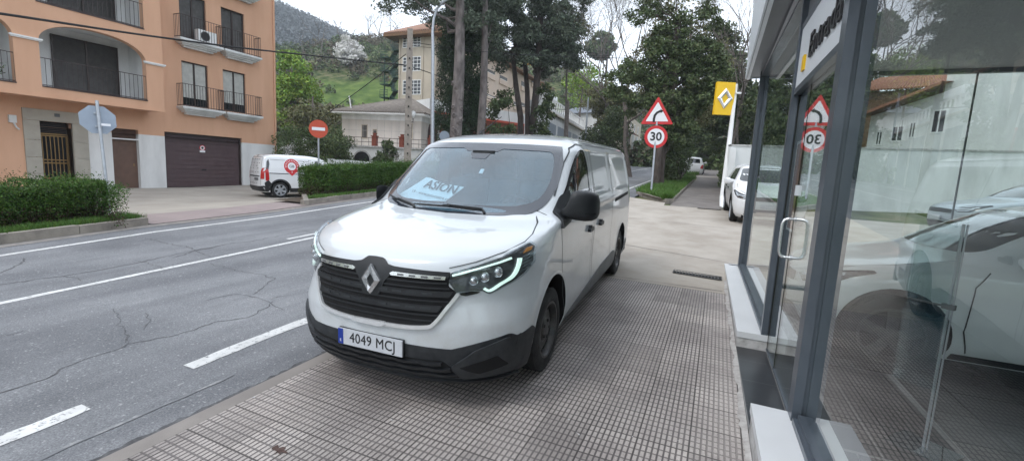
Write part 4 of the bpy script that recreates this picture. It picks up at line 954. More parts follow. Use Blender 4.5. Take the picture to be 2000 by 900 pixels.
# left side: apron, drive
M['mauve'] = mat('mauve', (.30, .245, .235), (.25, .205, .20), scale=1.5, rough=.9, bump=.3, bscale=50)
M['drive'] = mat('drive', (.40, .365, .315), (.30, .27, .235), scale=.7, rough=.92, bump=.4, bscale=30, detail=9)
mb = MB(); rows = []
for y in np.arange(5.5, 12.6, .5): rows.append([(x, y, TZ(x, y)+.006) for x in np.linspace(XL(y)-.86, -12.3, 4)])
mb.grid(rows); struct('side_pavement', mb, 'mauve')
mb = MB(); rows = []
for y in np.arange(-6, 24, 1.0): rows.append([(x, y, TZ(x, y)-.004) for x in np.linspace(-12.25, -23.9, 14)])
mb.grid(rows); struct('driveway', mb, 'drive')
M['gutter'] = mat('gutter', (.30, .275, .25), (.20, .185, .175), scale=7, rough=.95, bump=.4)
sheet('gutter', lambda y: XL(y)-.92, lambda y: XL(y)-.62, list(np.arange(-12, 22, .5)), -.006, 'gutter', 1, lambda x, y: zg(y))
# planters: kerb stones as blocks with soil and hedge
M['kerbstone'] = mat('kerbstone', (.30, .27, .23), (.19, .17, .15), scale=3, rough=.95, bump=.8, bscale=26)
M['soil'] = mat('soil', (.05, .035, .025), (.08, .06, .04), scale=5, rough=1, bump=.5)
def kerb_run(name, pts, h=.15, w_=.14, L=1.0):
    mb = MB()
    for a, b_ in zip(pts, pts[1:]):
        a = Vector(a); b_ = Vector(b_); n = max(1, round((b_-a).length/L)); d = (b_-a)/n; dn = d.normalized(); pr = Vector((-dn.y, dn.x))*w_
        for k in range(n):
            p = a+d*k+dn*.006; q = a+d*(k+1)-dn*.006; hh = h+random.uniform(-.008, .008)
            P4 = [p, q, q+pr, p+pr]; zb_ = [TZ(c.x, c.y) for c in P4]
            mb.add([(c.x, c.y, z-.1) for c, z in zip(P4, zb_)]+[(c.x, c.y, z+hh) for c, z in zip(P4, zb_)], [(3, 2, 1, 0), (4, 5, 6, 7), (0, 1, 5, 4), (1, 2, 6, 5), (2, 3, 7, 6), (3, 0, 4, 7)])
    struct(name, mb, 'kerbstone')
kerb_run('planter_kerb', [(XL(y)-.88, y) for y in (-12, -6, 0, 3, 5.45)]); kerb_run('planter_kerb', [(XL(5.45)-.88, 5.45), (-12.2, 5.7)], L=.6)
kerb_run('planter_kerb', [(XL(y)-.95, y) for y in (9.7, 11.7, 13.7, 16, 19, 23)], L=.5); kerb_run('planter_kerb', [(-12.7, 11.0), (XL(9.7)-.95, 9.7)], L=.6)
for a, b_ in ((-12, 5.4), (9.8, 23)):
    mb = MB(); mb.grid([[(x, y, TZ(x, y)+.07) for x in (XL(y)-1.0, -12.6)] for y in np.linspace(a, b_, 12)]); struct('soil', mb, 'soil')
# verge by the path
VK = [(-3.35, 21.2), (-2.6, 19.8), (-1.75, 18.35), (-1.5, 18.6), (-1.52, 24), (-1.6, 30), (-1.62, 36.2), (-2.6, 37.5)]
kerb_run('verge_kerb', VK, h=.11, w_=.12, L=1.0)
mb = MB(); mb.grid([[(x+(-.1), y, zg(y)+.08) for x in (xa, xb)] for y, xa, xb in ((18.6, -1.9, -1.55), (20, -2.7, -1.5), (21.2, -3.2, -1.5), (25, -3.3, -1.5), (30, -3.4, -1.55), (37, -3.4, -1.6), (38, -3.3, -2.6))]); struct('verge_soil', mb, 'soil')
mb = MB(); mb.grid([[(x, y, zg(y)+.04) for x in (-3.3, -1.6)] for y in (43.5, 50, 60, 70)]); struct('verge_soil', mb, 'soil')
# grass
def blades(name, pts, h, m='lf_grass', wd=.012, label=None):
    P = np.asarray(pts); n = len(P); a = RNG.random(n)*6.283; hh = h*(.5+RNG.random(n)); lean = RNG.normal(size=(n, 2))*.35*hh[:, None]
    V = np.empty((n, 3, 3)); dx = np.stack([np.cos(a), np.sin(a), 0*a], 1)*wd; V[:, 0] = P-dx; V[:, 1] = P+dx; V[:, 2] = P+np.concatenate([lean, hh[:, None]], 1)
    me = bpy.data.meshes.new(name); me.vertices.add(n*3); me.vertices.foreach_set('co', V.ravel()); me.loops.add(n*3); me.loops.foreach_set('vertex_index', np.arange(n*3, dtype=np.int32))
    me.polygons.add(n); me.polygons.foreach_set('loop_start', np.arange(0, n*3, 3, dtype=np.int32)); me.materials.append(M[m]); me.update(calc_edges=True); link(name, me, kind='stuff', label=label, cat='grass')
pts = []
while len(pts) < 26000:
    y = random.uniform(-3, 5.45); x = XL(y)-1.0-abs(random.gauss(0, .32)); pts.append((x, y, TZ(x, y)+.07))
blades('grass', pts, .12, label='bright grass along the kerb in front of the left hedge')
pts = []
while len(pts) < 14000:
    y = random.uniform(10.3, 20); x = XL(y)-1.05-abs(random.gauss(0, .22)); pts.append((x, y, TZ(x, y)+.07))
blades('grass', pts, .12, wd=.025, label='low green ground cover at the foot of the hedge by the small van')
pts = []
while len(pts) < 30000:
    y = 18.5+19*random.random()**1.5; xa = -1.6 if y > 18.6 else -1.7; xb = float(np.interp(y, [18.4, 20, 21.2, 38], [-1.8, -2.6, -3.35, -3.35])); x = random.uniform(xb, xa); pts.append((x, y, zg(y)+.08))
blades('grass', pts, .19, wd=.014, label='grass verge round the speed limit sign')
pts = []
while len(pts) < 5000:
    y = random.uniform(43.5, 70); x = random.uniform(-3.2, -1.7); pts.append((x, y, zg(y)+.04))
blades('grass', pts, .25, wd=.03, label='far grass strip beside the distant parked car')
o = gpt(545, 880); mb = MB(); P = []
for k in range(26):
    q = 2*math.pi*k/26; r_ = random.uniform(.35, 1.0); P.append((o.x+.062*r_*math.cos(q)+.02*math.sin(q*2), o.y+.045*r_*math.sin(q), zg(o.y)+.0035))
mb.add([(o.x, o.y, zg(o.y)+.0035)]+P, [(0, i+1, (i+1) % 26+1) for i in range(26)]); M['stain'] = mat('stain', (.055, .028, .022), (.10, .06, .05), scale=40, rough=.7); struct('stain', mb, 'stain')
# drain covers
def drain(y0, x0, x1, wd, label, ncol, rot=0.):
    zc = zg(y0); t_ = thing('drain_grate', label, 'drain', ((x0+x1)/2, y0, zc))
    mb = MB(); L = x1-x0
    for k in range(ncol+1): mb.obox((x0+L*k/ncol, y0+rot*(k/ncol-.5), zc+.011), ((1, 0, 0), (0, 1, 0), (0, 0, 1)), (L/ncol*.16, wd/2, .004))
    for s in (-1, 0, 1): mb.obox(((x0+x1)/2, y0+s*wd/2, zc+.0085), ((L, rot, 0), (0, 1, 0), (0, 0, 1)), (L/2, .012, .0035))
    mb.build('grille', 'steel_dark', t_)
    mb = MB(); mb.obox(((x0+x1)/2, y0, zc+.0045), ((L, rot, 0), (0, 1, 0), (0, 0, 1)), (L/2, wd/2, .001)); mb.build('channel', 'void', t_)
drain(7.46, -.50, .19, .26, 'small black slotted drain grate in the concrete near the shop corner', 15, -.10)
drain(17.0, -.55, .17, .30, 'grey drain grating at the start of the dark path', 12)
# ------------------------------------------------------------------ apartment building (left)
def wall_x(mb, x, y0, y1, z0, z1, holes, depth, mi=0):
    """wall facing +x in the plane x with rectangular openings and reveals going back by depth"""
    ys = sorted(set([y0, y1]+[h[0] for h in holes]+[h[1] for h in holes])); zs_ = sorted(set([z0, z1]+[h[2] for h in holes]+[h[3] for h in holes]))
    for a, b_ in zip(ys, ys[1:]):
        for c, d in zip(zs_, zs_[1:]):
            if any(h[0] <= a+1e-6 and b_ <= h[1]+1e-6 and h[2] <= c+1e-6 and d <= h[3]+1e-6 for h in holes): continue
            if a < y0-1e-6 or b_ > y1+1e-6 or c < z0-1e-6 or d > z1+1e-6: continue
            mb.add([(x, a, c), (x, b_, c), (x, b_, d), (x, a, d)], [(0, 1, 2, 3)], mi)
    for a, b_, c, d in holes:
        X2 = x-depth; mb.add([(x, a, c), (x, b_, c), (x, b_, d), (x, a, d), (X2, a, c), (X2, b_, c), (X2, b_, d), (X2, a, d)], [(0, 4, 5, 1), (1, 5, 6, 2), (2, 6, 7, 3), (3, 7, 4, 0)], mi)
def railing(name, parent, pts, z0, z1, step=.115, r=.009, m='iron'):
    mb = MB(); P = [Vector(p) for p in pts]
    for a, b_ in zip(P, P[1:]):
        d = b_-a; n = max(1, round(d.length/step))
        for k in range(n+1):
            p = a+d*k/n; mb.tube([(p.x, p.y, z0), (p.x, p.y, z1)], r, 4)
        for z in (z0+.05, z1): mb.tube([(a.x, a.y, z), (b_.x, b_.y, z)], r*1.7, 6)
    return mb.build(name, m, parent)
XA, XB = -23.6, -22.4
ab = thing('apartment_building', 'peach rendered apartment block with arched balconies above a brown garage door', 'building', (XA, 12, .1))
HW = [(13.70, 14.92, 3.93, 6.0), (15.67, 16.90, 3.98, 6.02), (13.70, 14.92, 7.02, 9.05), (15.67, 16.90, 7.04, 9.05), (13.70, 14.92, 10.1, 12.1), (15.67, 16.90, 10.1, 12.1)]
mb = MB()
wall_x(mb, XA, 12.24, 18.74, 2.4, 13.6, [h for h in HW]+[(12.83, 16.6, 2.4, 2.62)], .22)
wall_x(mb, XA, -6, 8.09, -.2, 3.43, [], .2); wall_x(mb, XA, 8.09, 12.24, 2.4, 3.43, [(8.54, 9.50, 2.4, 2.61), (10.80, 11.78, 2.4, 2.58)], .25)
mb.add([(XA, 18.74, -.3), (-36, 18.74, -.3), (-36, 18.74, 13.6), (XA, 18.74, 13.6)], [(0, 1, 2, 3)]); mb.add([(XA, -6, 13.6), (XA, 18.74, 13.6), (-36, 18.74, 13.6), (-36, -6, 13.6)], [(0, 1, 2, 3)])
mb.add([(-36, -6, -.3), (-36, 18.74, -.3), (-36, 18.74, 13.6), (-36, -6, 13.6)], [(0, 1, 2, 3)]); mb.add([(XA, -6, -.3), (-36, -6, -.3), (-36, -6, 13.6), (XA, -6, 13.6)], [(0, 1, 2, 3)])
mb.build('wall', 'peach', ab)
mb = MB(); wall_x(mb, XA+.004, 9.5, 18.76, -.3, 2.4, [(12.83, 16.6, -.3, 2.4), (10.80, 11.78, -.3, 2.4)], .25); mb.add([(XA+.004, 18.76, -.3), (-36, 18.76, -.3), (-36, 18.76, 2.4), (XA+.004, 18.76, 2.4)], [(0, 1, 2, 3)]); mb.build('lower_wall', 'wall_white', ab)
# projecting balcony block with arches
def arch_top(y, a, b_, zs_, zt): u = (2*y-a-b_)/(b_-a); return zs_+(zt-zs_)*math.sqrt(max(0, 1-abs(u)**2.2))
ARCH = [(.7, 4.0), (4.3, 7.62), (8.28, 11.60)]
LV = [(3.43, 3.80, 5.38, 6.14, 6.32), (6.32, 6.70, 8.30, 9.05, 9.25), (9.25, 9.62, 11.2, 12.0, 13.6)]
mb = MB(); wt = MB()
for zb_, zf_, zs_, zt_, ze_ in LV:
    edges = [-6]+[e for a in ARCH for e in a]+[12.24]
    mb.add([(XB, -6, zb_), (XB, 12.24, zb_), (XB, 12.24, zf_), (XB, -6, zf_)], [(0, 1, 2, 3)])
    for i in range(0, len(edges), 2): a, b_ = edges[i], edges[i+1]; mb.add([(XB, a, zf_), (XB, b_, zf_), (XB, b_, ze_), (XB, a, ze_)], [(0, 1, 2, 3)])
    for a, b_ in ARCH:
        n = 28; T = [(a+(b_-a)*.5*(1-math.cos(math.pi*k/n))) for k in range(n+1)]
        for p, q in zip(T, T[1:]):
            zp, zq = arch_top(p, a, b_, zs_, zt_), arch_top(q, a, b_, zs_, zt_)
            mb.add([(XB, p, zp), (XB, q, zq), (XB, q, ze_), (XB, p, ze_)], [(0, 1, 2, 3)]); mb.add([(XB, p, zp), (XB-.28, p, zp), (XB-.28, q, zq), (XB, q, zq)], [(0, 1, 2, 3)])
        for yy in (a, b_): mb.add([(XB, yy, zf_), (XB-.28, yy, zf_), (XB-.28, yy, zs_), (XB, yy, zs_)], [(0, 1, 2, 3)])
        mb.add([(XB, a, zf_), (XB, b_, zf_), (XB-.28, b_, zf_), (XB-.28, a, zf_)], [(0, 1, 2, 3)])
        # white recess
        X2 = XB-.28; X3 = -23.95; wt.add([(X3, a-.3, zf_), (X3, b_+.3, zf_), (X3, b_+.3, ze_), (X3, a-.3, ze_)], [(0, 1, 2, 3)])
        wt.add([(X2, a-.14, zf_), (X3, a-.14, zf_), (X3, a-.14, ze_), (X2, a-.14, ze_)], [(0, 1, 2, 3)]); wt.add([(X2, b_+.14, zf_), (X3, b_+.14, zf_), (X3, b_+.14, ze_), (X2, b_+.14, ze_)], [(0, 1, 2, 3)])
        wt.add([(X2, a-.14, zf_), (X2, b_+.14, zf_), (X3, b_+.14, zf_), (X3, a-.14, zf_)], [(0, 1, 2, 3)]); wt.add([(X2, a-.14, ze_-.1), (X2, b_+.14, ze_-.1), (X3, b_+.14, ze_-.1), (X3, a-.14, ze_-.1)], [(0, 1, 2, 3)])
mb.add([(XB, 12.24, 3.43), (XA, 12.24, 3.43), (XA, 12.24, 13.6), (XB, 12.24, 13.6)], [(0, 1, 2, 3)]); mb.add([(XB, -6, 3.43), (XA, -6, 3.43), (XA, 12.24, 3.43), (XB, 12.24, 3.43)], [(0, 1, 2, 3)])
mb.add([(XB, -6, 13.6), (XB, 12.24, 13.6), (XA, 12.24, 13.6), (XA, -6, 13.6)], [(0, 1, 2, 3)])
mb.build('balcony_block', 'peach', ab); wt.build('balcony_recess', 'wall_white', ab)
def window(parent, x, y0, y1, z0, z1, shut, split=1, slats=True, name='window', fr='frame_brown', lower=0):
    mb = MB(); w_ = .055
    mb.box(x-.05, x+.02, y0, y0+w_, z0, z1); mb.box(x-.05, x+.02, y1-w_, y1, z0, z1); mb.box(x-.05, x+.02, y0+w_, y1-w_, z1-w_, z1); mb.box(x-.05, x+.02, y0+w_, y1-w_, z0, z0+w_)
    for k in range(1, split+1): ym = y0+(y1-y0)*k/(split+1); mb.box(x-.05, x+.018, ym-.035, ym+.035, z0+w_, z1-w_)
    fo = mb.build(name, fr, parent)
    mb = MB(); mb.box(x-.06, x-.045, y0+.02, y1-.02, z0+.02, z1-.02)
    if slats:
        z = z0+w_+lower
        while z < z1-w_-.02: mb.obox((x-.030, (y0+y1)/2, z+.02), ((1, 0, .35), (0, 1, 0), (-.35, 0, 1)), (.010, (y1-y0)/2-w_, .021)); z += .048
    mb.build('shutter', shut, fo)
    if lower:
        mb = MB(); mb.box(x-.04, x-.02, y0+w_, y1-w_, z0+w_, z0+w_+lower); mb.build('pane', 'dark_glass', fo)
    return fo
for i, h in enumerate(HW): window(ab, XA-.10, h[0]+.0, h[1], h[2], h[3], 'shutter_light' if i < 2 else 'shutter_dark', lower=.35 if i < 2 else 0)
for zb_, zf_, zs_, zt_, ze_ in LV:
    for a, b_ in ARCH:
        o = window(ab, -23.88, a+.9, b_-.28, zf_+.14, zf_+2.15, 'shutter_dark'); railing('railing', ab, [(XB-.06, a, 0), (XB-.06, b_, 0)], zf_, zf_+.99, .15)
        mb = MB(); mb.box(XB-.30, XB+.025, a, b_, zf_-.03, zf_+.012); mb.build('sill', 'iron', ab)
    for a, b_ in ((7.62, 8.28), (11.60, 12.24), (4.0, 4.3)):
        mb = MB(); mb.box(XB-.02, XB+.05, a-.06, b_+.06, zs_-.06, zs_-.02); mb.box(XB-.02, XB+.08, a-.09, b_+.09, zs_-.02, zs_+.03); mb.build('capital', 'white_paint', ab)
mb = MB(); mb.box(XB-.0, XB+.03, -6, 12.27, 3.40, 3.46); mb.build('ledge', 'peach', ab)
# small balconies
for zf_ in (3.87, 6.96, 10.02):
    for a, b_ in ((13.40, 15.42), (15.50, 17.52)):
        mb = MB(); O = .52
        for (dx, dy, za, zb_) in ((O, 0, zf_-.10, zf_), (O-.06, .06, zf_-.15, zf_-.10), (O-.12, .12, zf_-.21, zf_-.15), (O-.22, .20, zf_-.28, zf_-.21), (O-.32, .32, zf_-.36, zf_-.28)): mb.box(XA, XA+dx, a+dy, b_-dy, za, zb_)
        sl_ = mb.build('balcony', 'old_white', ab); railing('railing', sl_, [(XA, a+.05, 0), (XA+.47, a+.05, 0), (XA+.47, b_-.05, 0), (XA, b_-.05, 0)], zf_, zf_+1.02, .125)
mb = MB(); mb.tube([(XA+.05, 18.62, .5), (XA+.05, 18.62, 13.5)], .045, 8); mb.build('downpipe', 'peach', ab)
mb = MB(); mb.box(XA-.02, XA+.02, 18.60, 18.75, .3, 2.42); mb.build('corner_edge', 'wall_white', ab)
# garage door
mb = MB(); n = 12
for k in range(n): z = .06+k*(2.56/n); mb.box(XA-.22, XA-.19, 12.83, 16.6, z, z+2.56/n-.014)
mb.box(XA-.24, XA-.225, 12.83, 16.6, -.2, 2.62); gd = mb.build('garage_door', 'garage', ab)
mb = MB(); mb.box(XA-.20, XA-.10, 12.83, 12.90, 0, 2.6); mb.box(XA-.20, XA-.10, 16.53, 16.6, 0, 2.6); mb.box(XA-.20, XA-.10, 12.9, 16.53, 2.53, 2.6); mb.build('door_frame', 'frame_brown', gd)
def disc(c, r, x, th=.008, n=28): return [(x, c[0]+r*math.cos(q), c[1]+r*math.sin(q)) for q in np.linspace(0, 2*math.pi, n+1)[:-1]]
mb = MB(); mb.prism(disc((14.63, 1.98), .14, XA-.187), (.006, 0, 0)); s1 = mb.build('no_parking_sign', 'sign_red', gd)
mb = MB(); mb.prism(disc((14.63, 1.98), .105, XA-.180), (.004, 0, 0)); mb.box(XA-.186, XA-.176, 14.50, 14.76, 1.76, 1.86); mb.build('sign_field', 'sign_white', s1)
mb = MB(); mb.prism(disc((14.63, 1.98), .06, XA-.175), (.003, 0, 0)); mb.build('sign_symbol', 'iron', s1)
mb = MB(); mb.box(XA-.185, XA-.17, 14.55, 14.78, .86, .92); mb.build('letter_slot', 'void', gd)
# brown door, entrance
mb = MB(); mb.box(XA-.23, XA-.19, 10.80, 11.78, -.2, 2.12); d = mb.build('service_door', 'door_brown', ab)
mb = MB(); mb.box(XA-.19, XA-.175, 11.62, 11.66, .98, 1.10); mb.build('door_handle', 'brass', d)
mb = MB()
for k in range(6): mb.obox((XA-.17, 11.29, 2.24+k*.06), ((1, 0, .5), (0, 1, 0), (-.5, 0, 1)), (.012, .47, .022))
mb.box(XA-.25, XA-.24, 10.8, 11.78, 2.17, 2.58); mb.build('louvre', 'door_brown', d)
mb = MB(); mb.box(XA-.2, XA+.01, 10.80, 11.78, 2.12, 2.17); mb.build('lintel', 'white_paint', d)
mb = MB(); X0 = XA-.05
for a, b_, c, e in ((8.09, 8.54, -.2, .62), (8.09, 8.54, .63, 1.24), (8.09, 8.54, 1.25, 1.88), (8.09, 8.54, 1.89, 2.60), (9.50, 9.98, -.2, .62), (9.50, 9.98, .63, 1.24), (9.50, 9.98, 1.25, 1.88), (9.50, 9.98, 1.89, 2.60), (8.09, 9.98, 2.61, 3.03)): mb.box(X0, XA+.06, a, b_, c, e)
mb.build('door_surround', 'stone_clad', ab)
mb = MB(); mb.box(XA-.45, XA-.40, 8.54, 9.50, .35, 2.61); ent = mb.build('entrance_door', 'void', ab)
mb = MB()
for y in np.linspace(8.60, 9.44, 8): mb.box(XA-.38, XA-.36, y-.013, y+.013, .45, 2.05)
for z in (.40, 1.0, 1.12, 2.05, 2.12): mb.box(XA-.385, XA-.355, 8.54, 9.50, z, z+.045)
for y in (8.54, 9.44): mb.box(XA-.39, XA-.35, y, y+.06, .35, 2.1)
mb.build('door_grille', 'brass', ent)
mb = MB()
for k in range(6): mb.box(XA-.38, XA-.36, 8.54, 9.50, 2.2+k*.065, 2.23+k*.065)
mb.build('louvre', 'iron', ent)
mb = MB(); mb.box(XA-.6, XA+.06, 8.54, 9.5, -.2, .35); mb.build('door_step', 'stone_clad', ab)
mb = MB(); mb.box(XA+.0, XA+.09, 7.72, 7.92, 2.45, 2.72); mb.tube([(XA+.05, 7.85, 2.45), (XA+.06, 7.9, 2.30), (XA+.05, 7.98, 2.22)], .03, 6); mb.build('meter_box', 'old_white', ab)
mb = MB(); mb.box(XA+.06, XA+.066, 8.98, 9.14, 2.80, 2.93); mb.build('number_plaque', 'grey_plastic', ab)
# air conditioner on the second-floor balcony
ac = thing('air_conditioner', 'white air conditioning unit standing on the upper small balcony', 'air conditioner', (XA+.25, 14.72, 6.96))
mb = MB(); mb.box(XA+.08, XA+.38, 14.30, 15.16, 7.02, 7.56); mb.box(XA+.1, XA+.36, 14.36, 14.42, 6.96, 7.02); mb.box(XA+.1, XA+.36, 15.04, 15.10, 6.96, 7.02); mb.build('casing', 'white_paint', ac)
mb = MB(); mb.prism(disc((14.62, 7.29), .225, XA+.382), (.006, 0, 0)); g_ = mb.build('fan_grille', 'grey_plastic', ac)
mb = MB()
for k in range(3): mb.prism(disc((14.62, 7.29), .19-.06*k, XA+.39+.003*k, n=20), (.002, 0, 0))
mb.build('fan', 'ink', g_)
pt = thing('flower_pot', 'potted plant on the leftmost arched balcony', 'pot plant', (XB-.35, 7.15, 3.81))
mb = MB(); mb.lathe([(0, 0), (.10, 0), (.14, .26), (.15, .28), (.12, .28), (0, .25)], (XB-.35, 7.15, 3.81), (0, 0, 1), 14); mb.build('pot', 'terracotta', pt)
link('leaves', leaf_mesh('leaves', np.array([XB-.35, 7.15, 4.25])+RNG.normal(size=(260, 3))*np.array([.12, .14, .12]), .05, 'lf_mid'), pt)
# ------------------------------------------------------------------ hedges
def hedge(name, label, yr, xr, zb_, h, n, size, group=None, end=.35):
    y0, y1 = yr; t_ = thing(name, label, 'hedge', ((xr(y0)[0]+xr(y0)[1])/2, (y0+y1)/2, zb_((y0+y1)/2)), group)
    pts = []; dead = []
    while len(pts)+len(dead) < n:
        y = random.uniform(y0, y1); a, b_ = xr(y); s = random.random(); m_ = .04*math.sin(y*3.1)+.05*math.sin(y*7.7+1)+.02*math.sin(y*17)
        H = h+m_*.8; dep = abs(random.gauss(0, .07)); k = min(1, (y1-y)/end) if y1-y < end else 1
        wz = math.sin(math.pi*.5*k)
        mid = (a+b_)/2; hw = (b_-a)/2*(.55+.45*wz)
        if s < .52: x = mid+hw+m_*.7-dep+.03*math.sin(y*5+9); z = random.random()**.8*H; x -= .10*max(0, z/H-.8)*5*.5+.16*(1-min(1, z/.35))
        elif s < .62: x = mid-hw+dep; z = random.random()*H
        elif s < .72: x = random.uniform(mid-hw, mid+hw); z = random.random()*H; y = y1-dep*1.2-.25*abs((x-mid)/hw)**2-.12*(1-z/H) if random.random() < .5 else y0+dep
        else: x = random.uniform(mid-hw, mid+hw); z = H-dep*.8+abs(random.gauss(0, .03))*(random.random() < .25)*3
        p = (x, y, zb_(y)+z); (dead if z < .35*random.random()+.12 and random.random() < .8 else pts).append(p)
    link('foliage', leaf_mesh('foliage', pts, size, 'lf_hedge', 1.9, .5), t_)
    link('dead_twigs', leaf_mesh('dead_twigs', dead, size*.9, 'lf_hedge_dead', 2.2, .4), t_)
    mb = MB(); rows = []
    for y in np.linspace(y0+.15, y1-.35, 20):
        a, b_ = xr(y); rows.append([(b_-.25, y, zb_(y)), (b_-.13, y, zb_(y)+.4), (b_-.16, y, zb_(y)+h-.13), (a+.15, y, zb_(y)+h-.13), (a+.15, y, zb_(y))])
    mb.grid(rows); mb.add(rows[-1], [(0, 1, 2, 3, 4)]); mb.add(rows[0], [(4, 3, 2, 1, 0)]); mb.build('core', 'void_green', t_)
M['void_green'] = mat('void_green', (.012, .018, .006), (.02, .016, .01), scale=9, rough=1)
hedge('hedge', 'long clipped dark green hedge with brown twiggy foot in front of the apartment entrance', (-6, 5.2), lambda y: (-12.95, XL(min(y, 5.4))-1.42), lambda y: TZ(-12, y)+.06, .78, 150000, .019)
hedge('hedge', 'clipped green hedge between the road and the small branded van', (11.1, 21), lambda y: (-13.0, XL(y)-1.28), lambda y: TZ(-11.9, y)+.06, .98, 120000, .026, end=.3)
# ------------------------------------------------------------------ signs on the left
def post(mb, a, b_, r, seg=12): mb.tube([a, b_], r, seg)
pt_ = at(191, 234, 10.9); base = Vector((pt_.x+.05, pt_.y+.1, 0)); gb = gpt(212, 420); base = Vector((pt_.x+.02, pt_.y-.25, .12))
st = thing('stop_sign', 'grey back of an octagonal sign on a leaning post behind the left hedge', 'road sign', base)
fd = Vector((pt_.x, pt_.y, 0)).normalized(); rt = Vector((fd.y, -fd.x, 0)); bk = at(210, 380, 10.9)
mb = MB(); topp = at(189, 197, 10.86); lowp = bk+(bk-topp)*.5; mb.tube([topp, lowp], .035, 12); mb.build('post', 'galv', st)
mb = MB(); up_ = (topp-bk).normalized(); cc_ = pt_+fd*.05; P = [cc_+(rt*math.cos(q)+up_*math.sin(q))*.36 for q in [math.pi/8+k*math.pi/4 for k in range(8)]]; mb.prism(P, fd*.02); pl_ = mb.build('sign_plate', 'sign_back', st)
mb = MB(); c_ = at(207, 244, 10.86)+fd*.03; mb.obox(c_, (rt, fd, up_), (.085, .004, .028)); mb.build('sticker', 'sign_white', pl_)
mb = MB(); mb.obox(pt_+up_*.16+fd*.02, (rt, fd, up_), (.06, .02, .02)); mb.obox(pt_-up_*.16+fd*.02, (rt, fd, up_), (.06, .02, .02)); mb.build('clamp', 'galv', st)
def round_sign(name, label, uv, D, R_, base_uv, front, ring_w=None, post_r=.03, bar=None, face='sign_white', group=None, postmat='galv', topext=.0):
    c = at(uv[0], uv[1], D); d = Vector((c.x, c.y, 0)).normalized(); r_ = Vector((d.y, -d.x, 0)); up_ = Vector((0, 0, 1)); gz = TZ(c.x, c.y)
    t_ = thing(name, label, 'road sign', (c.x, c.y, gz), group); mb = MB(); mb.tube([c+d*.045+up_*(R_*.9+topext), Vector((c.x, c.y, gz-.2))+d*.045], post_r, 12); mb.build('post', postmat, t_)
    def dsk(rr, off, m_, nm, par, th=.004):
        mb = MB(); mb.prism([c-d*off+(r_*math.cos(q)+up_*math.sin(q))*rr for q in np.linspace(0, 2*math.pi, 41)[:-1]], d*th); return mb.build(nm, m_, par)
    pl = dsk(R_, 0, front, 'sign_plate', t_, .018)
    return t_, pl, c, d, r_, up_, dsk
t_, pl, c, d, r_, up_, dsk = round_sign('no_entry_sign', 'round red no entry sign with a white bar on a grey post', (622, 252), 15.4, .30, None, 'sign_red_faded')
mb = MB(); mb.obox(c-d*.006, (r_, d, up_), (.205, .003, .052)); mb.build('white_bar', 'sign_white', pl)
t_, pl, c, d, r_, up_, dsk = round_sign('round_sign', 'small round grey back of a sign standing beside the pale lamp post', (868, 266), 27, .30, None, 'sign_back', topext=.0)
# ------------------------------------------------------------------ the showroom (right)
M['alu_dark'] = mat('alu_dark', (.085, .102, .125), (.105, .122, .145), scale=4, rough=.38, metal=.35, coat=.2)
M['alu_grey'] = mat('alu_grey', (.72, .75, .78), (.68, .71, .74), scale=1.5, rough=.42, metal=.15)
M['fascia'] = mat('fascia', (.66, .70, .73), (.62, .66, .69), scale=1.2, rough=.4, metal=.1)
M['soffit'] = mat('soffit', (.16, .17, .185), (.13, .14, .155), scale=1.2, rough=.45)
M['sill'] = mat('sill', (.66, .67, .68), (.60, .61, .62), scale=1.6, rough=.45, bump=.05)
M['plaster'] = mat('plaster', (.52, .51, .50), (.28, .27, .26), scale=9, rough=.95, bump=.9, bscale=28, ramp=(.4, .68))
M['dark_tile'] = mat('dark_tile', (.022, .024, .028), (.032, .034, .038), scale=5, rough=.28)
M['grout'] = mat('grout', (.22, .22, .22), rough=.9)
M['room_wall'] = mat('room_wall', (.72, .73, .73), rough=.9)
M['room_ceiling'] = mat('room_ceiling', (.50, .50, .51), rough=.9)
M['shop_glass'] = thin_glass('shop_glass', (.90, .94, .93), boost=.85, dirt_sheen=.008)
M['end_glass'] = thin_glass('end_glass', (.88, .96, .94), boost=.5)
M['acrylic'] = thin_glass('acrylic', (.80, .86, .84), boost=1.1, dirt_sheen=.09)
def xf(y): return .575-.0185*(y-4)
sh = thing('showroom', 'glass fronted car showroom with dark metal frames and a white canopy', 'building', (.5, 4, .14))
ROT = math.atan(-.0185)
def fbox(mb, y0, y1, z0, z1, d0, d1):
    """box along the facade line; d0..d1 measured inwards from the glass"""
    P = [(xf(y)+d, y, z) for z in (z0, z1) for y in (y0, y1) for d in (d0, d1)]; mb.add(P, [(0, 2, 3, 1), (4, 5, 7, 6), (0, 1, 5, 4), (2, 6, 7, 3), (0, 4, 6, 2), (1, 3, 7, 5)])
YE = 8.36
for a, b_ in ((8.24, YE), (4.64, 4.71), (3.00, 3.12), (.10, .26), (-2.2, -2.04)):
    mb = MB(); fbox(mb, a, b_, .14 if 4 < b_ < 5 else .30, 3.42, -.062, -.012)
    fbox(mb, a+.012, b_-.012, .14 if 4 < b_ < 5 else .30, 3.42, -.012, .085)
    p = mb.build('mullion', 'alu_dark', sh)
for a, b_, z in ((4.71, 8.24, .30), (.26, 2.97, .30), (-2.04, .10, .30)):
    mb = MB(); fbox(mb, a, b_, z, z+.035, -.06, .07); fbox(mb, a, b_, z+.035, z+.06, -.035, .05); fbox(mb, a, b_, 3.33, 3.42, -.05, .06); mb.build('glazing_rail', 'alu_dark', sh)
    mb = MB(); mb.add([(xf(a), a, z+.055), (xf(b_), b_, z+.055), (xf(b_), b_, 3.34), (xf(a), a, 3.34)], [(0, 1, 2, 3)]); mb.build('window_glass', 'shop_glass', sh)
mb = MB(); fbox(mb, 3.13, 4.64, 3.02, 3.42, -.02, .03); mb.build('transom', 'soffit', sh)
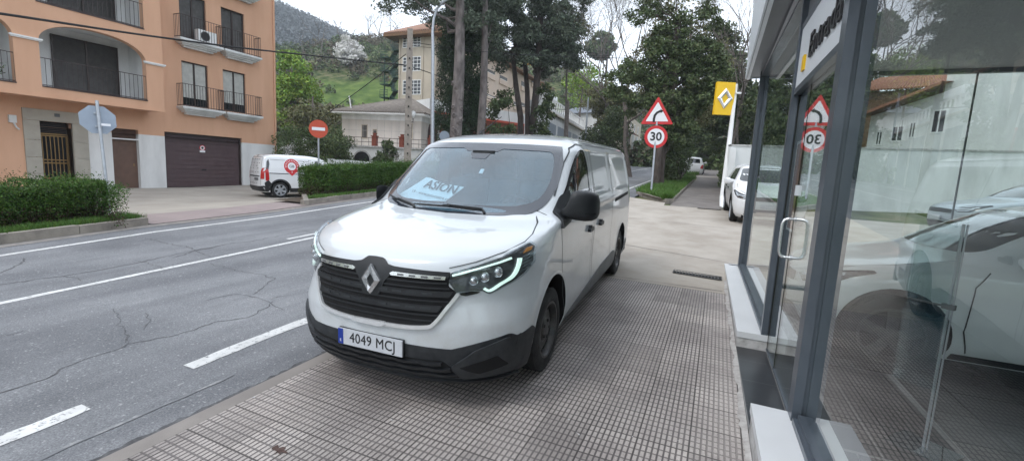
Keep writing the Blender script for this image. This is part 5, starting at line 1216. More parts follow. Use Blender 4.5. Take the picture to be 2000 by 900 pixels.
mb = MB(); fbox(mb, 3.13, 4.64, 2.44, 2.49, -.05, .06); fbox(mb, 3.13, 4.64, 2.975, 3.02, -.05, .06); mb.build('door_header', 'alu_dark', sh)
# ENTRADA panel
mb = MB(); fbox(mb, 3.14, 4.63, 2.49, 2.975, -.045, .03); pan = mb.build('sign_panel', 'alu_grey', sh)
EX = Vector((.0185, -1, 0)).normalized()
tx = text_mb('Entrada', .25, (xf(3.66)-.048, 3.655, 2.70), EX, (0, 0, 1), .012, sx=1.18, spacing=1.03); tx.build('sign_letters', 'ink', pan)
mb = MB(); fbox(mb, 4.27, 4.355, 2.575, 2.69, -.060, -.045); mb.build('yellow_square', 'sign_yellow', pan)
# door leaves
for a, b_, hand in ((4.155, 4.625, False), (3.15, 4.145, True)):
    mb = MB(); fbox(mb, a, b_, .17, 2.44, -.004, .004); d = mb.build('door_leaf', 'shop_glass', sh)
    mb = MB(); fbox(mb, b_-.001, b_+.001, .17, 2.44, -.006, .006); fbox(mb, a-.001, a+.001, .17, 2.44, -.006, .006); mb.build('glass_edge', 'void_green', d)
    if hand:
        for s in (-1, 1):
            yh = 4.06; X0 = xf(yh); mb = MB(); Pp = [(X0, yh, 1.12)]+[(X0+s*x, yh, z) for x, z in ((.05, 1.12), (.075, 1.13), (.088, 1.16), (.09, 1.26), (.088, 1.38), (.075, 1.41), (.05, 1.42))]+[(X0, yh, 1.42)]
            mb.tube(Pp, .0115, 10); mb.lathe([(.02, 0), (.02, .006), (0, .006)], (X0+s*.006, yh, 1.12), (s, 0, 0), 14); mb.lathe([(.02, 0), (.02, .006), (0, .006)], (X0+s*.006, yh, 1.42), (s, 0, 0), 14); mb.build('handle', 'chrome', d, 50)
        mb = MB(); fbox(mb, 4.09, 4.145, 1.60, 1.68, -.022, .022); mb.build('lock', 'alu_grey', d)
    mb = MB(); fbox(mb, a, b_, .17, .185, -.012, .012); mb.build('floor_seal', 'alu_dark', d)
M['notice'] = mat('notice', (.42, .17, .10), (.36, .14, .08), scale=6, rough=.6)
no = thing('door_notice', 'tall narrow reddish brown notice stuck inside the glass door leaf beside the handle', 'notice', (xf(4.35)+.01, 4.35, 1.4))
mb = MB(); fbox(mb, 4.22, 4.52, 1.32, 2.02, .012, .016); ns = mb.build('sheet', 'notice', no)
mb = MB()
fbox(mb, 4.20, 4.22, 1.30, 2.04, .010, .018); fbox(mb, 4.52, 4.54, 1.30, 2.04, .010, .018); fbox(mb, 4.22, 4.52, 2.02, 2.04, .010, .018); fbox(mb, 4.22, 4.52, 1.30, 1.32, .010, .018); mb.build('border', 'paper', no)
# sills and threshold
def sxo(y): return .335-.0175*(y-3.03)
for a, b_ in ((4.63, 8.42), (-3, 3.12)):
    mb = MB(); P = [(x, y, z) for z in (.245, .30) for y in (a, b_) for x in (sxo(y)-.005, sxo(y)+.41)]; mb.add(P, [(0, 2, 3, 1), (4, 5, 7, 6), (0, 1, 5, 4), (2, 6, 7, 3), (0, 4, 6, 2), (1, 3, 7, 5)]); s = mb.build('sill', 'sill', sh)
    mb = MB(); P = [(x, y, z) for z in (-.2, .247) for y in (a+.008, b_-.008) for x in (sxo(y)+.004, sxo(y)+.40)]; mb.add(P, [(0, 2, 3, 1), (4, 5, 7, 6), (0, 1, 5, 4), (2, 6, 7, 3), (0, 4, 6, 2), (1, 3, 7, 5)]); mb.build('plinth', 'plaster', s)
mb = MB(); mb.add([(sxo(3.1)+.0, 3.1, .147), (sxo(4.65), 4.65, .147), (1.5, 4.65, .147), (1.5, 3.1, .147)], [(3, 2, 1, 0)]); mb.add([(sxo(3.1), 3.1, .147), (sxo(4.65), 4.65, .147), (sxo(4.65), 4.65, 0), (sxo(3.1), 3.1, 0)], [(0, 1, 2, 3)]); mb.build('threshold', 'grout', sh)
mb = MB(); ys_ = [3.12, 3.42, 3.86, 4.30, 4.64]
for a, b_ in zip(ys_, ys_[1:]):
    for x0, x1 in ((.0, .245), (.25, .69), (.695, 1.13)):
        mb.add([(sxo(a)+x0+.004, a+.003, .1505), (sxo(b_)+x0+.004, b_-.003, .1505), (sxo(b_)+x1, b_-.003, .1505), (sxo(a)+x1, a+.003, .1505)], [(3, 2, 1, 0)])
mb.build('threshold_tile', 'dark_tile', sh)
# room
fm = bpy.data.materials.new('showroom_floor'); fm.use_nodes = True; t = fm.node_tree; b = t.nodes['Principled BSDF']; b.inputs['Roughness'].default_value = .25; co = N(t, 'ShaderNodeTexCoord'); P_ = co.outputs['Object']
sp_ = N(t, 'ShaderNodeSeparateXYZ'); t.links.new(P_, sp_.inputs[0]); g1 = math_(t, 'MULTIPLY', pulse(sp_.outputs[0], .45, 0, .006, .003), pulse(sp_.outputs[1], .45, 0, .006, .003))
t.links.new(mixc(t, g1, (.03, .03, .03), ramp(t, noise(t, 3, 5), [(.3, (.075, .076, .080)), (.7, (.105, .106, .110))])), b.inputs['Base Color']); M['showroom_floor'] = fm
mb = MB(); mb.add([(.55, -3, .145), (9.4, -3, .145), (9.4, YE, .145), (.49, YE, .145)], [(0, 1, 2, 3)]); mb.build('floor', 'showroom_floor', sh)
mb = MB(); mb.add([(.5, -3, 3.36), (9.4, -3, 3.36), (9.4, YE, 3.36), (.45, YE, 3.36)], [(3, 2, 1, 0)]); mb.build('ceiling', 'room_ceiling', sh)
mb = MB(); mb.box(9.4, 9.6, -3, YE+.05, 0, 3.4); mb.build('inner_wall', 'room_wall', sh)
mb = MB(); mb.add([(.50, YE-.03, .34), (9.4, YE-.03, .34), (9.4, YE-.03, 3.30), (.50, YE-.03, 3.30)], [(0, 1, 2, 3)]); mb.add([(.6, -3, .34), (9.4, -3, .34), (9.4, -3, 3.36), (.6, -3, 3.36)], [(0, 1, 2, 3)]); mb.build('window_glass', 'end_glass', sh)  # unseen rear pane added in place of a wall to brighten the room
mb = MB(); mb.box(.5, 9.4, YE-.06, YE+.02, 3.30, 3.42); mb.box(.5, 9.4, YE-.06, YE+.02, .30, .36); mb.box(3.03, 3.04, YE-.05, YE-.01, .36, 3.30); mb.box(6.0, 6.07, YE-.06, YE+.02, .36, 3.30); mb.build('glazing_rail', 'alu_dark', sh)
mb = MB(); mb.box(.30, 9.5, YE-.02, YE+.12, -.2, .30); mb.build('sill', 'sill', sh)
# canopy
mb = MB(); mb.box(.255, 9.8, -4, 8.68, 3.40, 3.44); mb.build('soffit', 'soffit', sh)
mb = MB()
for y0, y1 in ((-4, -.6), (-.59, 2.4), (2.41, 5.44), (5.45, 8.70)): mb.box(.235, .255, y0, y1, 3.385, 4.75)
mb.box(.255, 9.8, 8.68, 8.70, 3.385, 4.75); mb.box(.25, 9.8, -4, 8.68, 4.70, 4.75); mb.build('canopy', 'fascia', sh)
mb = MB()
for z in (3.392, ): mb.box(.262, .30, -4, 8.66, 3.365, 3.399)
mb.build('canopy_trim', 'alu_grey', sh)
# clear leaflet stand
bs = thing('leaflet_stand', 'clear acrylic leaflet stand with a thin metal upright inside the near window', 'display stand', (1.2, 3.4, .145))
A0 = at(1797, 433, 2.74); A1 = at(1853, 440, 2.62); e_ = (Vector((A1.x-A0.x, A1.y-A0.y, 0))).normalized(); nn = Vector((e_.y, -e_.x, 0))
for zt, zb_ in ((A0.z, A0.z-.46), (A0.z-.48, A0.z-.98)):
    a = Vector((A0.x, A0.y, 0)); b_ = a+e_*.215; mb = MB(); mb.add([a+Vector((0, 0, zb_)), b_+Vector((0, 0, zb_)), b_+Vector((0, 0, zt)), a+Vector((0, 0, zt))], [(0, 1, 2, 3)]); mb.add([a+nn*.03+Vector((0, 0, zb_)), b_+nn*.03+Vector((0, 0, zb_)), b_+nn*.03+Vector((0, 0, zt-.05)), a+nn*.03+Vector((0, 0, zt-.05))], [(0, 1, 2, 3)]); mb.build('holder', 'acrylic', bs)
u_ = Vector((A0.x, A0.y, 0))+e_*.20; mb = MB(); mb.tube([u_+Vector((0, 0, .15)), u_+Vector((0, 0, A0.z+.01))], .008, 8); mb.tube([u_+e_*.018+Vector((0, 0, .15)), u_+e_*.018+Vector((0, 0, A0.z+.01))], .005, 8); mb.build('upright', 'galv', bs)
mb = MB(); mb.obox(u_+Vector((0, 0, A0.z-.47)), (e_, nn, (0, 0, 1)), (.03, .012, .015)); mb.obox(u_-e_*.09+Vector((0, 0, A0.z-.47)), (e_, nn, (0, 0, 1)), (.11, .004, .006)); mb.build('clip', 'grey_plastic', bs)
mb = MB(); mb.obox(u_+Vector((0, 0, .153)), (e_, nn, (0, 0, 1)), (.15, .12, .006)); mb.build('foot', 'acrylic', bs)
# ------------------------------------------------------------------ road signs and the yellow totem
sg_ = at(1283, 240, 19.9); gz = gpt(1271, 382); base = Vector((gz.x, gz.y, zg(gz.y)+.06))
ws_ = thing('speed_limit_sign', 'red bordered triangle with a bend arrow above a round 30 sign on one grey post', 'road sign', base)
topv = at(1285, 200, 19.9); mb = MB(); mb.tube([base-Vector((0, 0, .15)), Vector((topv.x+.02, topv.y+.06, topv.z))], .045, 12); mb.build('post', 'galv', ws_)
d = Vector((sg_.x, sg_.y, 0)).normalized(); d = Vector((-.06, 1, 0)).normalized(); r_ = Vector((d.y, -d.x, 0)); up_ = Vector((-.02, 0, 1)).normalized()
ct = at(1284, 222, 19.85); S_ = 1.38; Ht = S_*.866
def tri(sz, off, r=.09):
    pts = rnd([(-sz/2, -sz*.289, r), (sz/2, -sz*.289, r), (0, sz*.577, r)], r, 5); return [ct-d*off+r_*a+up_*(b_-.06) for a, b_ in pts]
mb = MB(); mb.prism(tri(S_, 0), d*.02); tp = mb.build('warning_plate', 'sign_red', ws_)
mb = MB(); mb.prism(tri(S_-.42, .006, .05), d*.004); mb.build('white_field', 'sign_white', tp)
arc = [ct-d*.012+r_*a+up_*b_ for a, b_ in ((-.13, -.36), (-.13, -.22), (-.10, -.08), (-.02, .03), (.09, .09), (.14, .10))]
mb = MB()
for a, b_ in zip(arc, arc[1:]):
    dd = (b_-a).normalized(); ss = dd.cross(d).normalized(); mb.obox((a+b_)/2, (dd, d, ss), ((b_-a).length/2+.012, .003, .048))
o = arc[-1]; mb.prism([o+up_*.10-r_*.02, o+r_*.11+up_*.0, o-up_*.08+r_*.0], d*.004); mb.build('bend_arrow', 'ink', tp)
cc = at(1281, 267.5, 19.85)
def circ(c, r, off): return [c-d*off+(r_*math.cos(q)+up_*math.sin(q))*r for q in np.linspace(0, 2*math.pi, 49)[:-1]]
mb = MB(); mb.prism(circ(cc, .485, 0), d*.02); cp_ = mb.build('limit_plate', 'sign_red', ws_)
mb = MB(); mb.prism(circ(cc, .355, .006), d*.004); mb.build('white_field', 'sign_white', cp_)
tx = text_mb('30', .50, cc-d*.010, r_, up_, .003, sx=1.0, bold=.012); tx.build('sign_number', 'ink', cp_)
# yellow sign on the white pole
P0 = gpt(1410, 404); D0 = 17.6; top = at(1438, 165, D0)
tt = thing('yellow_sign', 'square yellow dealer sign with a silver diamond on a tall white post', 'sign', (P0.x, P0.y, zg(P0.y)))
mb = MB(); mb.tube([Vector((P0.x+.02, P0.y, zg(P0.y)-.1)), at(1411, 385, D0-.2), at(1426, 265, D0), top], [.10, .10, .085, .055], 12); mb.build('post', 'white_paint', tt)
q0 = [at(1400, 162, D0), at(1436, 161, D0), at(1428.5, 226, D0), at(1392, 224, D0)]
ex = (q0[1]-q0[0]).normalized(); cs_ = sum(q0, Vector())/4; ex = Vector((ex.x, ex.y, 0)).normalized(); dn = Vector((-ex.y, ex.x, 0)); W_ = (q0[1]-q0[0]).length/2; H_ = (q0[0].z-q0[3].z)/2; lean = Vector((.012, 0, 1)).normalized()
mb = MB(); mb.prism([cs_-dn*.07+ex*a+lean*b_ for a, b_ in rnd([(-W_, -H_), (W_, -H_), (W_, H_), (-W_, H_)], .01)], dn*.14); bx = mb.build('sign_box', 'sign_yellow', tt)
mb = MB(); V_ = []; sc_ = H_*.64
for (ox, oz), (ix, iz) in zip([(0, 1), (.76, 0), (0, -1), (-.76, 0)], [(.05, .50), (.32, 0), (-.05, -.50), (-.32, 0)]):
    f = lambda a, b_, o_: cs_-dn*(.072+o_)+ex*a*sc_+lean*b_*sc_
    V_ += [f(ox, oz, 0), f(ox, oz, .02), f(ox*.5+ix*.5, oz*.5+iz*.5, .06), f(ix, iz, .02), f(ix, iz, 0)]
for i in range(4):
    j = (i+1) % 4
    for k in range(4): mb.add([V_[i*5+k], V_[j*5+k], V_[j*5+k+1], V_[i*5+k+1]], [(0, 1, 2, 3)])
mb.build('diamond_emblem', 'chrome', bx)
mb = MB(); mb.obox(at(1442, 182, D0-.1), (ex, dn, (0, 0, 1)), (.10, .04, .03)); mb.build('flood_lamp', 'white_paint', tt)
# boundary wall of the yard
yw = thing('yard_wall', 'long whitewashed wall behind the forecourt with streaky stains', 'wall', (.4, 20, .8))
mb = MB(); A = Vector((.30, 19.3, 0)); B_ = Vector((26, 29.5, 0)); dd = (B_-A).normalized(); nn = Vector((dd.y, -dd.x, 0)); segs = 12
rows = []
for k in range(segs+1):
    p = A.lerp(B_, k/segs); z = 3.02+.62*k/segs*1.2; rows.append((p, z))
for (p, z), (q, z2) in zip(rows, rows[1:]):
    mb.add([p+Vector((0, 0, 0)), q, Vector((q.x, q.y, z2)), Vector((p.x, p.y, z)), p-nn*.22, q-nn*.22, Vector((q.x, q.y, z2))-nn*.22, Vector((p.x, p.y, z))-nn*.22], [(0, 1, 2, 3), (3, 2, 6, 7), (5, 4, 7, 6)])
mb.add([A, Vector((A.x, A.y, 3.02)), Vector((A.x, A.y, 3.02))-nn*.22, A-nn*.22], [(0, 1, 2, 3)])
mb.build('wall', 'old_white', yw)
mb = MB()
for (p, z), (q, z2) in zip(rows, rows[1:]): mb.add([Vector((p.x, p.y, z+.0))+nn*.03, Vector((q.x, q.y, z2))+nn*.03, Vector((q.x, q.y, z2+.06))+nn*.03, Vector((p.x, p.y, z+.06))+nn*.03, Vector((p.x, p.y, z))-nn*.25, Vector((q.x, q.y, z2))-nn*.25, Vector((q.x, q.y, z2+.06))-nn*.25, Vector((p.x, p.y, z+.06))-nn*.25], [(0, 1, 2, 3), (3, 2, 6, 7), (5, 4, 7, 6), (1, 0, 4, 5)])
mb.build('coping', 'plaster', yw)
w2 = thing('path_wall', 'low pale wall edging the dark path beyond the yellow sign post', 'wall', (.35, 24, 1))
mb = MB()
for y0, y1 in ((19.2, 26), (26, 34), (34, 44)): mb.add([(x, y, z) for y in (y0, y1) for x, z in ((.28, 0), (.28, zg(y)+2.1-.045*(y-19)), (.5, zg(y)+2.1-.045*(y-19)), (.5, 0))], [(0, 1, 5, 4), (1, 2, 6, 5), (2, 3, 7, 6)]+([(3, 2, 1, 0)] if y0 < 20 else []))
mb.build('wall', 'old_white', w2)
# yard ground behind the forecourt
# ------------------------------------------------------------------ parked cars
def zmap(tab, k): return [(z*k, v) for z, v in tab]
def rotm(x, y, z, deg, pitch=0.): return Matrix.Translation((x, y, z)) @ Matrix.Rotation(pitch, 4, 'X') @ Matrix.Rotation(math.radians(deg), 4, 'Z')
def car(name, label, cat, mtx, kind, paint, L=4.1, Wd=1.8, H=1.47, wb=2.6, oh=.78, lod=1, cladding=False, group=None, wheels=10, R=.315):
    global OC
    k = H/1.47; kw = Wd/1.8; OC = Vector((0, L*.5, .6))
    if kind == 'hatch':
        Yc = zmap([(.18, .14), (.25, .05), (.45, 0), (.6, .01), (.70, .05), (.78, .13), (.84, .30), (.89, .55), (.93, .80), (.965, 1.0), (1.0, 1.08), (1.2, 1.36), (1.36, 1.66), (1.41, 1.84), (1.45, 2.12), (1.47, 2.5)], k)
        Yr = zmap([(.18, L-.16), (.3, L-.02), (.6, L), (.9, L-.06), (1.0, L-.12), (1.3, L-.44), (1.4, L-.65), (1.45, L-1.05), (1.47, L-1.45)], k)
        W = zmap([(.18, .78), (.3, .86), (.5, .895), (.75, .90), (.88, .885), (.96, .85), (1.02, .81), (1.36, .645), (1.41, .58), (1.45, .42), (1.47, .2)], k)
        Dt = zmap([(.18, .6), (.5, .62), (.9, .6), (1.0, .45), (1.4, .45), (1.47, .3)], k); nt_ = zmap([(.18, 2.6), (.8, 2.6), (.95, 3.6), (1.1, 3.0), (1.47, 2.4)], k)
        win = [[(1.50, 1.00, .02), (1.62, .985, .02), (2.30, .985, .02), (2.30, 1.335, .02), (2.02, 1.355, .05)], [(2.38, .985, .02), (3.20, 1.00, .03), (3.12, 1.30, .08), (2.38, 1.335, .02)]]
        wsp = [(0, 1.02), (.62, 1.035, .05), (.70, 1.06, .04), (.60, 1.34, .05), (.3, 1.375), (0, 1.38)]; rwp = [(0, 1.02), (.58, 1.02, .06), (.50, 1.33, .06), (0, 1.36)]
    else:   # box van
        Yc = zmap([(.18, .14), (.25, .05), (.45, 0), (.6, .01), (.68, .06), (.74, .2), (.79, .45), (.84, .75), (.87, .88), (1.0, 1.05), (1.2, 1.33), (1.36, 1.62), (1.41, 1.80), (1.45, 2.12), (1.47, 2.5)], k)
        Yr = zmap([(.18, L-.10), (.3, L), (.6, L), (.9, L-.01), (1.3, L-.10), (1.38, L-.16), (1.43, L-.30), (1.46, L-.75), (1.47, L-1.2)], k)
        W = zmap([(.18, .80), (.3, .87), (.5, .90), (.8, .90), (1.0, .875), (1.33, .80), (1.38, .76), (1.43, .64), (1.46, .42), (1.47, .2)], k)
        Dt = zmap([(.18, .6), (.5, .62), (.9, .6), (1.4, .45), (1.47, .3)], k); nt_ = zmap([(.18, 2.6), (.8, 2.8), (1.1, 3.0), (1.47, 2.4)], k)
        win = [[(1.42, .90, .02), (1.55, .885, .02), (2.15, .885, .02), (2.15, 1.28, .05), (2.0, 1.29, .05)]]
        wsp = [(0, .90), (.62, .91, .05), (.70, .94, .04), (.62, 1.30, .05), (0, 1.34)]; rwp = None
    W = [(z, v*kw) for z, v in W]; win = [[(p[0], p[1]*k)+tuple(p[2:]) for p in w_] for w_ in win]; wsp = [(p[0]*kw, p[1]*k)+tuple(p[2:]) for p in wsp]
    S = Shell(Yc, Yr, W, Dt, nt_, [(0, .28)], [(0, 3.6)]); t_ = thing(name, label, cat, matrix=mtx, group=group)
    zs_ = sorted(set(list(np.linspace(.18, .66, 14)*k)+list(np.linspace(.68, 1.04, 24)*k)+list(np.linspace(1.07, 1.38, 12)*k)+[z*k for z in (1.395, 1.41, 1.425, 1.44, 1.45, 1.458, 1.464, 1.47)]))
    body = S.loft(zs_, 16, 60, 8).build('body', paint, t_); cs = []
    wy = (oh, oh+wb)
    for yc in wy:
        for sg in (1, -1):
            c = MB(); c.prism([(sg*Wd/2-.35, yc+(R+.065)*math.cos(q), R+.02+(R+.065)*math.sin(q)) for q in np.linspace(0, 2*math.pi, 41)[:-1]], (.7, 0, 0)); cs.append(cutter(c, 'void', t_))
    boolean(body, cs); body.data.polygons.foreach_set('use_smooth', [True]*len(body.data.polygons)); body.data.set_sharp_from_angle(angle=math.radians(30))
    F_, R_, A, B_ = S.front(), S.rear(), S.side(1), S.side(-1)
    decal('windscreen', rnd(wsp+[(-p[0],)+tuple(p[1:]) for p in wsp[::-1] if p[0] > 0], 0, 5), F_, .004, 'dark_glass', t_, g=.08, smooth=60)
    if rwp: rw = [(p[0]*kw, p[1]*k)+tuple(p[2:]) for p in rwp]; decal('rear_window', rnd(rw+[(-p[0],)+tuple(p[1:]) for p in rw[::-1] if p[0] > 0], 0, 5), R_, .004, 'dark_glass', t_, g=.08, smooth=60)
    for sg, mp_ in ((1, A), (-1, B_)):
        for w_ in win: decal('side_window', rnd(w_, .01), mp_, .004, 'dark_glass', t_, g=.08, smooth=60)
        sm = MB(); zt = win[0][-1][1]
        seam(sm, [(1.30, .92*k), (1.22, .80*k), (1.20, .45*k), (1.25, .27*k)], mp_, .009, .006); seam(sm, [(2.34, .95*k), (2.34, .6*k), (2.36, .27*k)], mp_, .009, .006)
        if kind == 'hatch': seam(sm, [(3.24, .97*k), (3.2, .75*k), (3.0, .45*k), (2.95, .27*k)], mp_, .009, .006)
        sm.build('door_seam', 'ink', t_)
        for yh in ((2.16, 3.02) if kind == 'hatch' else (2.16, 2.56)): decal('door_handle', rnd([(yh-.09, .80*k), (yh+.09, .805*k), (yh+.09, .835*k), (yh-.09, .83*k)], .01), mp_, .03, paint if not cladding else 'black_plastic', t_, g=.05, rim=.028)
        mb = MB(); rows = []
        for x, yy, hw, hz in ((.80, 1.50, .03, .03), (.90, 1.50, .05, .05), (.94, 1.51, .07, .075), (1.02, 1.54, .07, .085), (1.06, 1.56, .05, .07), (1.075, 1.57, .015, .03)):
            rr = [(sg*x*kw, yy+hw*math.copysign(abs(math.cos(q))**.7, math.cos(q)), (1.02+hz*math.copysign(abs(math.sin(q))**.7, math.sin(q)))*k) for q in np.linspace(0, 2*math.pi, 17)[:-1]]; rows.append(rr+[rr[0]])
        mb.grid(rows); mb.build('wing_mirror', paint, t_, 50)
        if cladding or kind != 'hatch':
            for yc in wy:
                o_ = [(yc+(R+.125)*math.cos(q), R+.02+(R+.125)*math.sin(q)) for q in np.linspace(-.1, math.pi+.1, 25)]; i_ = [(yc+(R+.066)*math.cos(q), R+.02+(R+.066)*math.sin(q)) for q in np.linspace(-.1, math.pi+.1, 25)]
                mb = MB(); rows = [[Vector(mp_(*a))+Vector((sg*.006, 0, 0)), Vector(mp_(*b_))+Vector((sg*.012, 0, 0)), Vector(mp_(*b_))-Vector((sg*.05, 0, 0))] for a, b_ in zip(o_, i_)]; mb.grid(rows); mb.build('wheel_arch', 'black_plastic', t_, 60)
            decal('sill_cladding', rnd([(oh+R+.08, .19*k), (oh+wb-R-.08, .19*k), (oh+wb-R-.10, .33*k), (oh+R+.10, .33*k)], .01), mp_, .006, 'black_plastic', t_, g=.08)
        else: decal('sill_cladding', rnd([(oh+R+.08, .19*k), (oh+wb-R-.08, .19*k), (oh+wb-R-.09, .245*k), (oh+R+.09, .245*k)], .01), mp_, .004, 'black_plastic', t_, g=.08)
        for yc in wy: wheel(t_, (sg*(Wd/2-.115), yc, R), R, .20, sg, R*.70, style=wheels, rimmat='steel_dark' if kind == 'hatch' and lod > 1 else 'galv', seg=36)
        hl = [(.52, .70), (.60, .74), (.74, .785), (.84, .84, .01), (.866, .82, .01), (.84, .73), (.78, .665, .02), (.62, .645)]; hl = [(p[0]*kw, p[1]*k)+tuple(p[2:]) for p in hl]
        if sg < 0: hl = mirr(hl)
        h = decal('headlamp', rnd(hl, .01), F_, .006, 'gloss_black', t_, g=.04)
        s2 = [(.56, .70), (.66, .715), (.76, .735), (.82, .775)]; s2 = [(sg*p[0]*kw, p[1]*k) for p in s2]; decal('lamp_strip', strip2d(s2, .022), F_, .014, 'lamp_lens', h, g=.04)
        s2 = [(.60, .670), (.76, .695), (.80, .74)]; s2 = [(sg*p[0]*kw, p[1]*k) for p in s2]; decal('lamp_strip', strip2d(s2, .016), F_, .016, 'lamp_lens', h, g=.04)
        tl = [(.62, .62), (.86, .60), (.87, .86), (.80, .92), (.66, .80)] if kind == 'hatch' else [(.74, .62), (.885, .62), (.885, 1.0), (.80, .98), (.76, .80)]
        tl = [(p[0]*kw, p[1]*k) for p in tl]; tl = tl if sg > 0 else mirr(tl); decal('tail_lamp', rnd(tl, .02), R_, .010, 'red_lens', t_, g=.05)
    g_ = [(-.50, .62), (.50, .62), (.46, .70), (0, .715), (-.46, .70)]; decal('grille', rnd([(a*kw, b_*k) for a, b_ in g_], .02), F_, .008, 'black_plastic', t_, g=.06)
    decal('lower_intake', rnd([(-.62*kw, .26*k), (.62*kw, .26*k), (.55*kw, .42*k), (-.55*kw, .42*k)], .04), F_, .008, 'black_plastic', t_, g=.06)
    mb = MB(); mb.obox((0, -.02, .50*k), ((1, 0, 0), (0, 1, 0), (0, 0, 1)), (.26, .008, .055)); mb.build('number_plate', 'plate_white', t_)
    mb = MB(); mb.box(-.65*kw, .65*kw, .2, L-.2, .17*k, .35*k); mb.build('underbody', 'void', t_)
    # bonnet line
    sm = MB()
    for s_ in (1, -1): seam(sm, [(s_*.56*kw, .755*k), (s_*.72*kw, .83*k), (s_*.765*kw, .90*k), (s_*.74*kw, .975*k)], F_, .009, .004)
    sm.build('bonnet_seam', 'ink', t_)
    OC = Vector((0, 3.0, .75)); return t_, S
M['car_silver'] = mat('car_silver', (.78, .81, .82), (.74, .77, .78), scale=2, rough=.3, metal=.05, coat=.7)
M['car_white'] = mat('car_white', (.76, .77, .78), (.72, .73, .74), scale=2, rough=.28, coat=.8)
M['car_blue_grey'] = mat('car_blue_grey', (.38, .42, .46), (.35, .39, .43), scale=2, rough=.3, metal=.25, coat=.7)
car('showroom_car', 'silver white hatchback on display inside the showroom', 'car', rotm(.68, 5.52, .146, -90), 'hatch', 'car_silver', H=1.50, oh=.76, lod=2, wheels=5, R=.325)
car('parked_suv', 'white crossover car with black wheel arches parked nose out beside the yellow sign post', 'car', rotm(1.33, 13.6, zg(13.6)-.01, 3, math.atan(.05)), 'hatch', 'car_white', L=4.4, Wd=1.83, H=1.62, wb=2.65, oh=.88, cladding=True, R=.345)
car('parked_car', 'grey blue car parked in the yard seen through the showroom glass', 'car', rotm(4.75, 13.9, zg(13.9)+.06, -86), 'hatch', 'car_blue_grey', H=1.5)
fc, S_ = car('far_car', 'small white car with red tail lamps parked far up the road beside the path', 'car', rotm(-2.25, 49.6, zg(45.4), 180, math.atan(.05)), 'hatch', 'car_white', L=4.5, Wd=1.78, H=1.78, oh=.9, wb=2.7, cladding=True, R=.36)
# ---- branded van
th_ = math.radians(159); Lv = 4.36; rw = Vector((-.90, .78+2.81, 0)); R2_ = Matrix.Rotation(th_, 3, 'Z'); o = Vector((-16.75, 13.45, TZ(-16.45, 13.62)))-R2_ @ rw
sv, S_ = car('small_van', 'small white van with a round red logo on its side and lettered rear doors', 'van', Matrix.Translation(o) @ R2_.to_4x4(), 'box', 'car_white', L=Lv, Wd=1.78, H=1.82, wb=2.81, oh=.78, cladding=True, lod=2, wheels=6, R=.32)
OC = Vector((0, 2.2, .6)); RR, LS = S_.rear(), S_.side(-1); k = 1.82/1.47
decal('rear_bumper', rnd([(-.85, .26), (.85, .26), (.87, .50), (.70, .47), (-.70, .47), (-.87, .50)], .03), RR, .012, 'black_plastic', sv, g=.06)
for s_, mp_ in ((-1, S_.side(-1)), (1, S_.side(1))):
    decal('rear_cladding', rnd([(4.02, .25), (4.14, .25), (4.20, .62), (4.06, .74), (3.93, .60), (4.03, .45)], .02), mp_, .008, 'black_plastic', sv, g=.05)
    decal('rail_strip', rnd([(2.35, .985), (4.02, 1.005), (4.02, 1.035), (2.35, 1.02)], .006), mp_, .007, 'black_plastic', sv, g=.08)
    decal('quarter_trim', rnd([(4.04, 1.16), (4.13, 1.16), (4.10, 1.48), (4.02, 1.60), (3.99, 1.40)], .02), mp_, .006, 'dark_glass', sv, g=.06)
    decal('side_lamp', rnd([(4.02, .74), (4.16, .70), (4.17, 1.15), (4.04, 1.18)], .02), mp_, .012, 'red_lens', sv, g=.06)
    seam_mb = MB(); seam(seam_mb, [(2.42, 1.56), (3.95, 1.58)], mp_, .012, .003); seam(seam_mb, [(2.42, 1.56), (2.40, 1.06)], mp_, .012, .003); seam_mb.build('panel_line', 'grey_plastic', sv)
sm = MB(); seam(sm, [(0.05, .50), (.05, 1.66)], RR, .012, .004); seam(sm, [(-.72, .5), (-.76, 1.1), (-.66, 1.66), (.66, 1.66), (.76, 1.1), (.72, .5)], RR, .012, .004); sm.build('rear_door_seam', 'ink', sv)
decal('door_bar', rnd([(-.66, .855), (.62, .855), (.62, .90), (-.66, .90)], .01), RR, .012, 'black_plastic', sv, g=.1)
decal('number_plate', rnd([(-.56, .70), (-.12, .70), (-.12, .81), (-.56, .81)], .005), RR, .014, 'grey_plastic', sv, g=.1)
decal('roof_marker', rnd([(-.12, 1.70), (.02, 1.70), (.02, 1.73), (-.12, 1.73)], .005), RR, .014, 'void', sv, g=.1)
# rear lettering: rows of small marks, as far as it can be read
yr_ = S_.Yr(1.2)
for row, z in ((('Caza', 'Pesca', 'Hogar'), 1.58), (('Ropa', 'Bazar', 'Jardin'), 1.44), (('Menaje', 'Regalo', 'Moda'), 1.30), (('Calzado', 'Textil', 'Joyas'), 1.16)):
    pass
mb = MB()
for z, xs in ((1.57, (-.58, -.34, -.05, .28)), (1.42, (-.60, -.38, -.02, .32)), (1.30, (-.40, .04, .38)), (1.20, (-.56, -.02, .36)), (1.04, (-.60, -.35, .0, .25, .45)), (.585, (-.45, -.2, .05, .3))):
    for x in xs:
        w_ = random.uniform(.05, .11); P = []
        for j in range(4): x0 = x+j*w_/4*1.9; P.append((x0, z))
        for x0, _ in P: mb.add([Vector(RR(x0, z-.014))+Vector((0, .012, 0)), Vector(RR(x0+w_*.3, z-.014))+Vector((0, .012, 0)), Vector(RR(x0+w_*.3, z+.014))+Vector((0, .012, 0)), Vector(RR(x0, z+.014))+Vector((0, .012, 0))], [(0, 1, 2, 3)])
mb.build('rear_lettering', 'ink', sv)
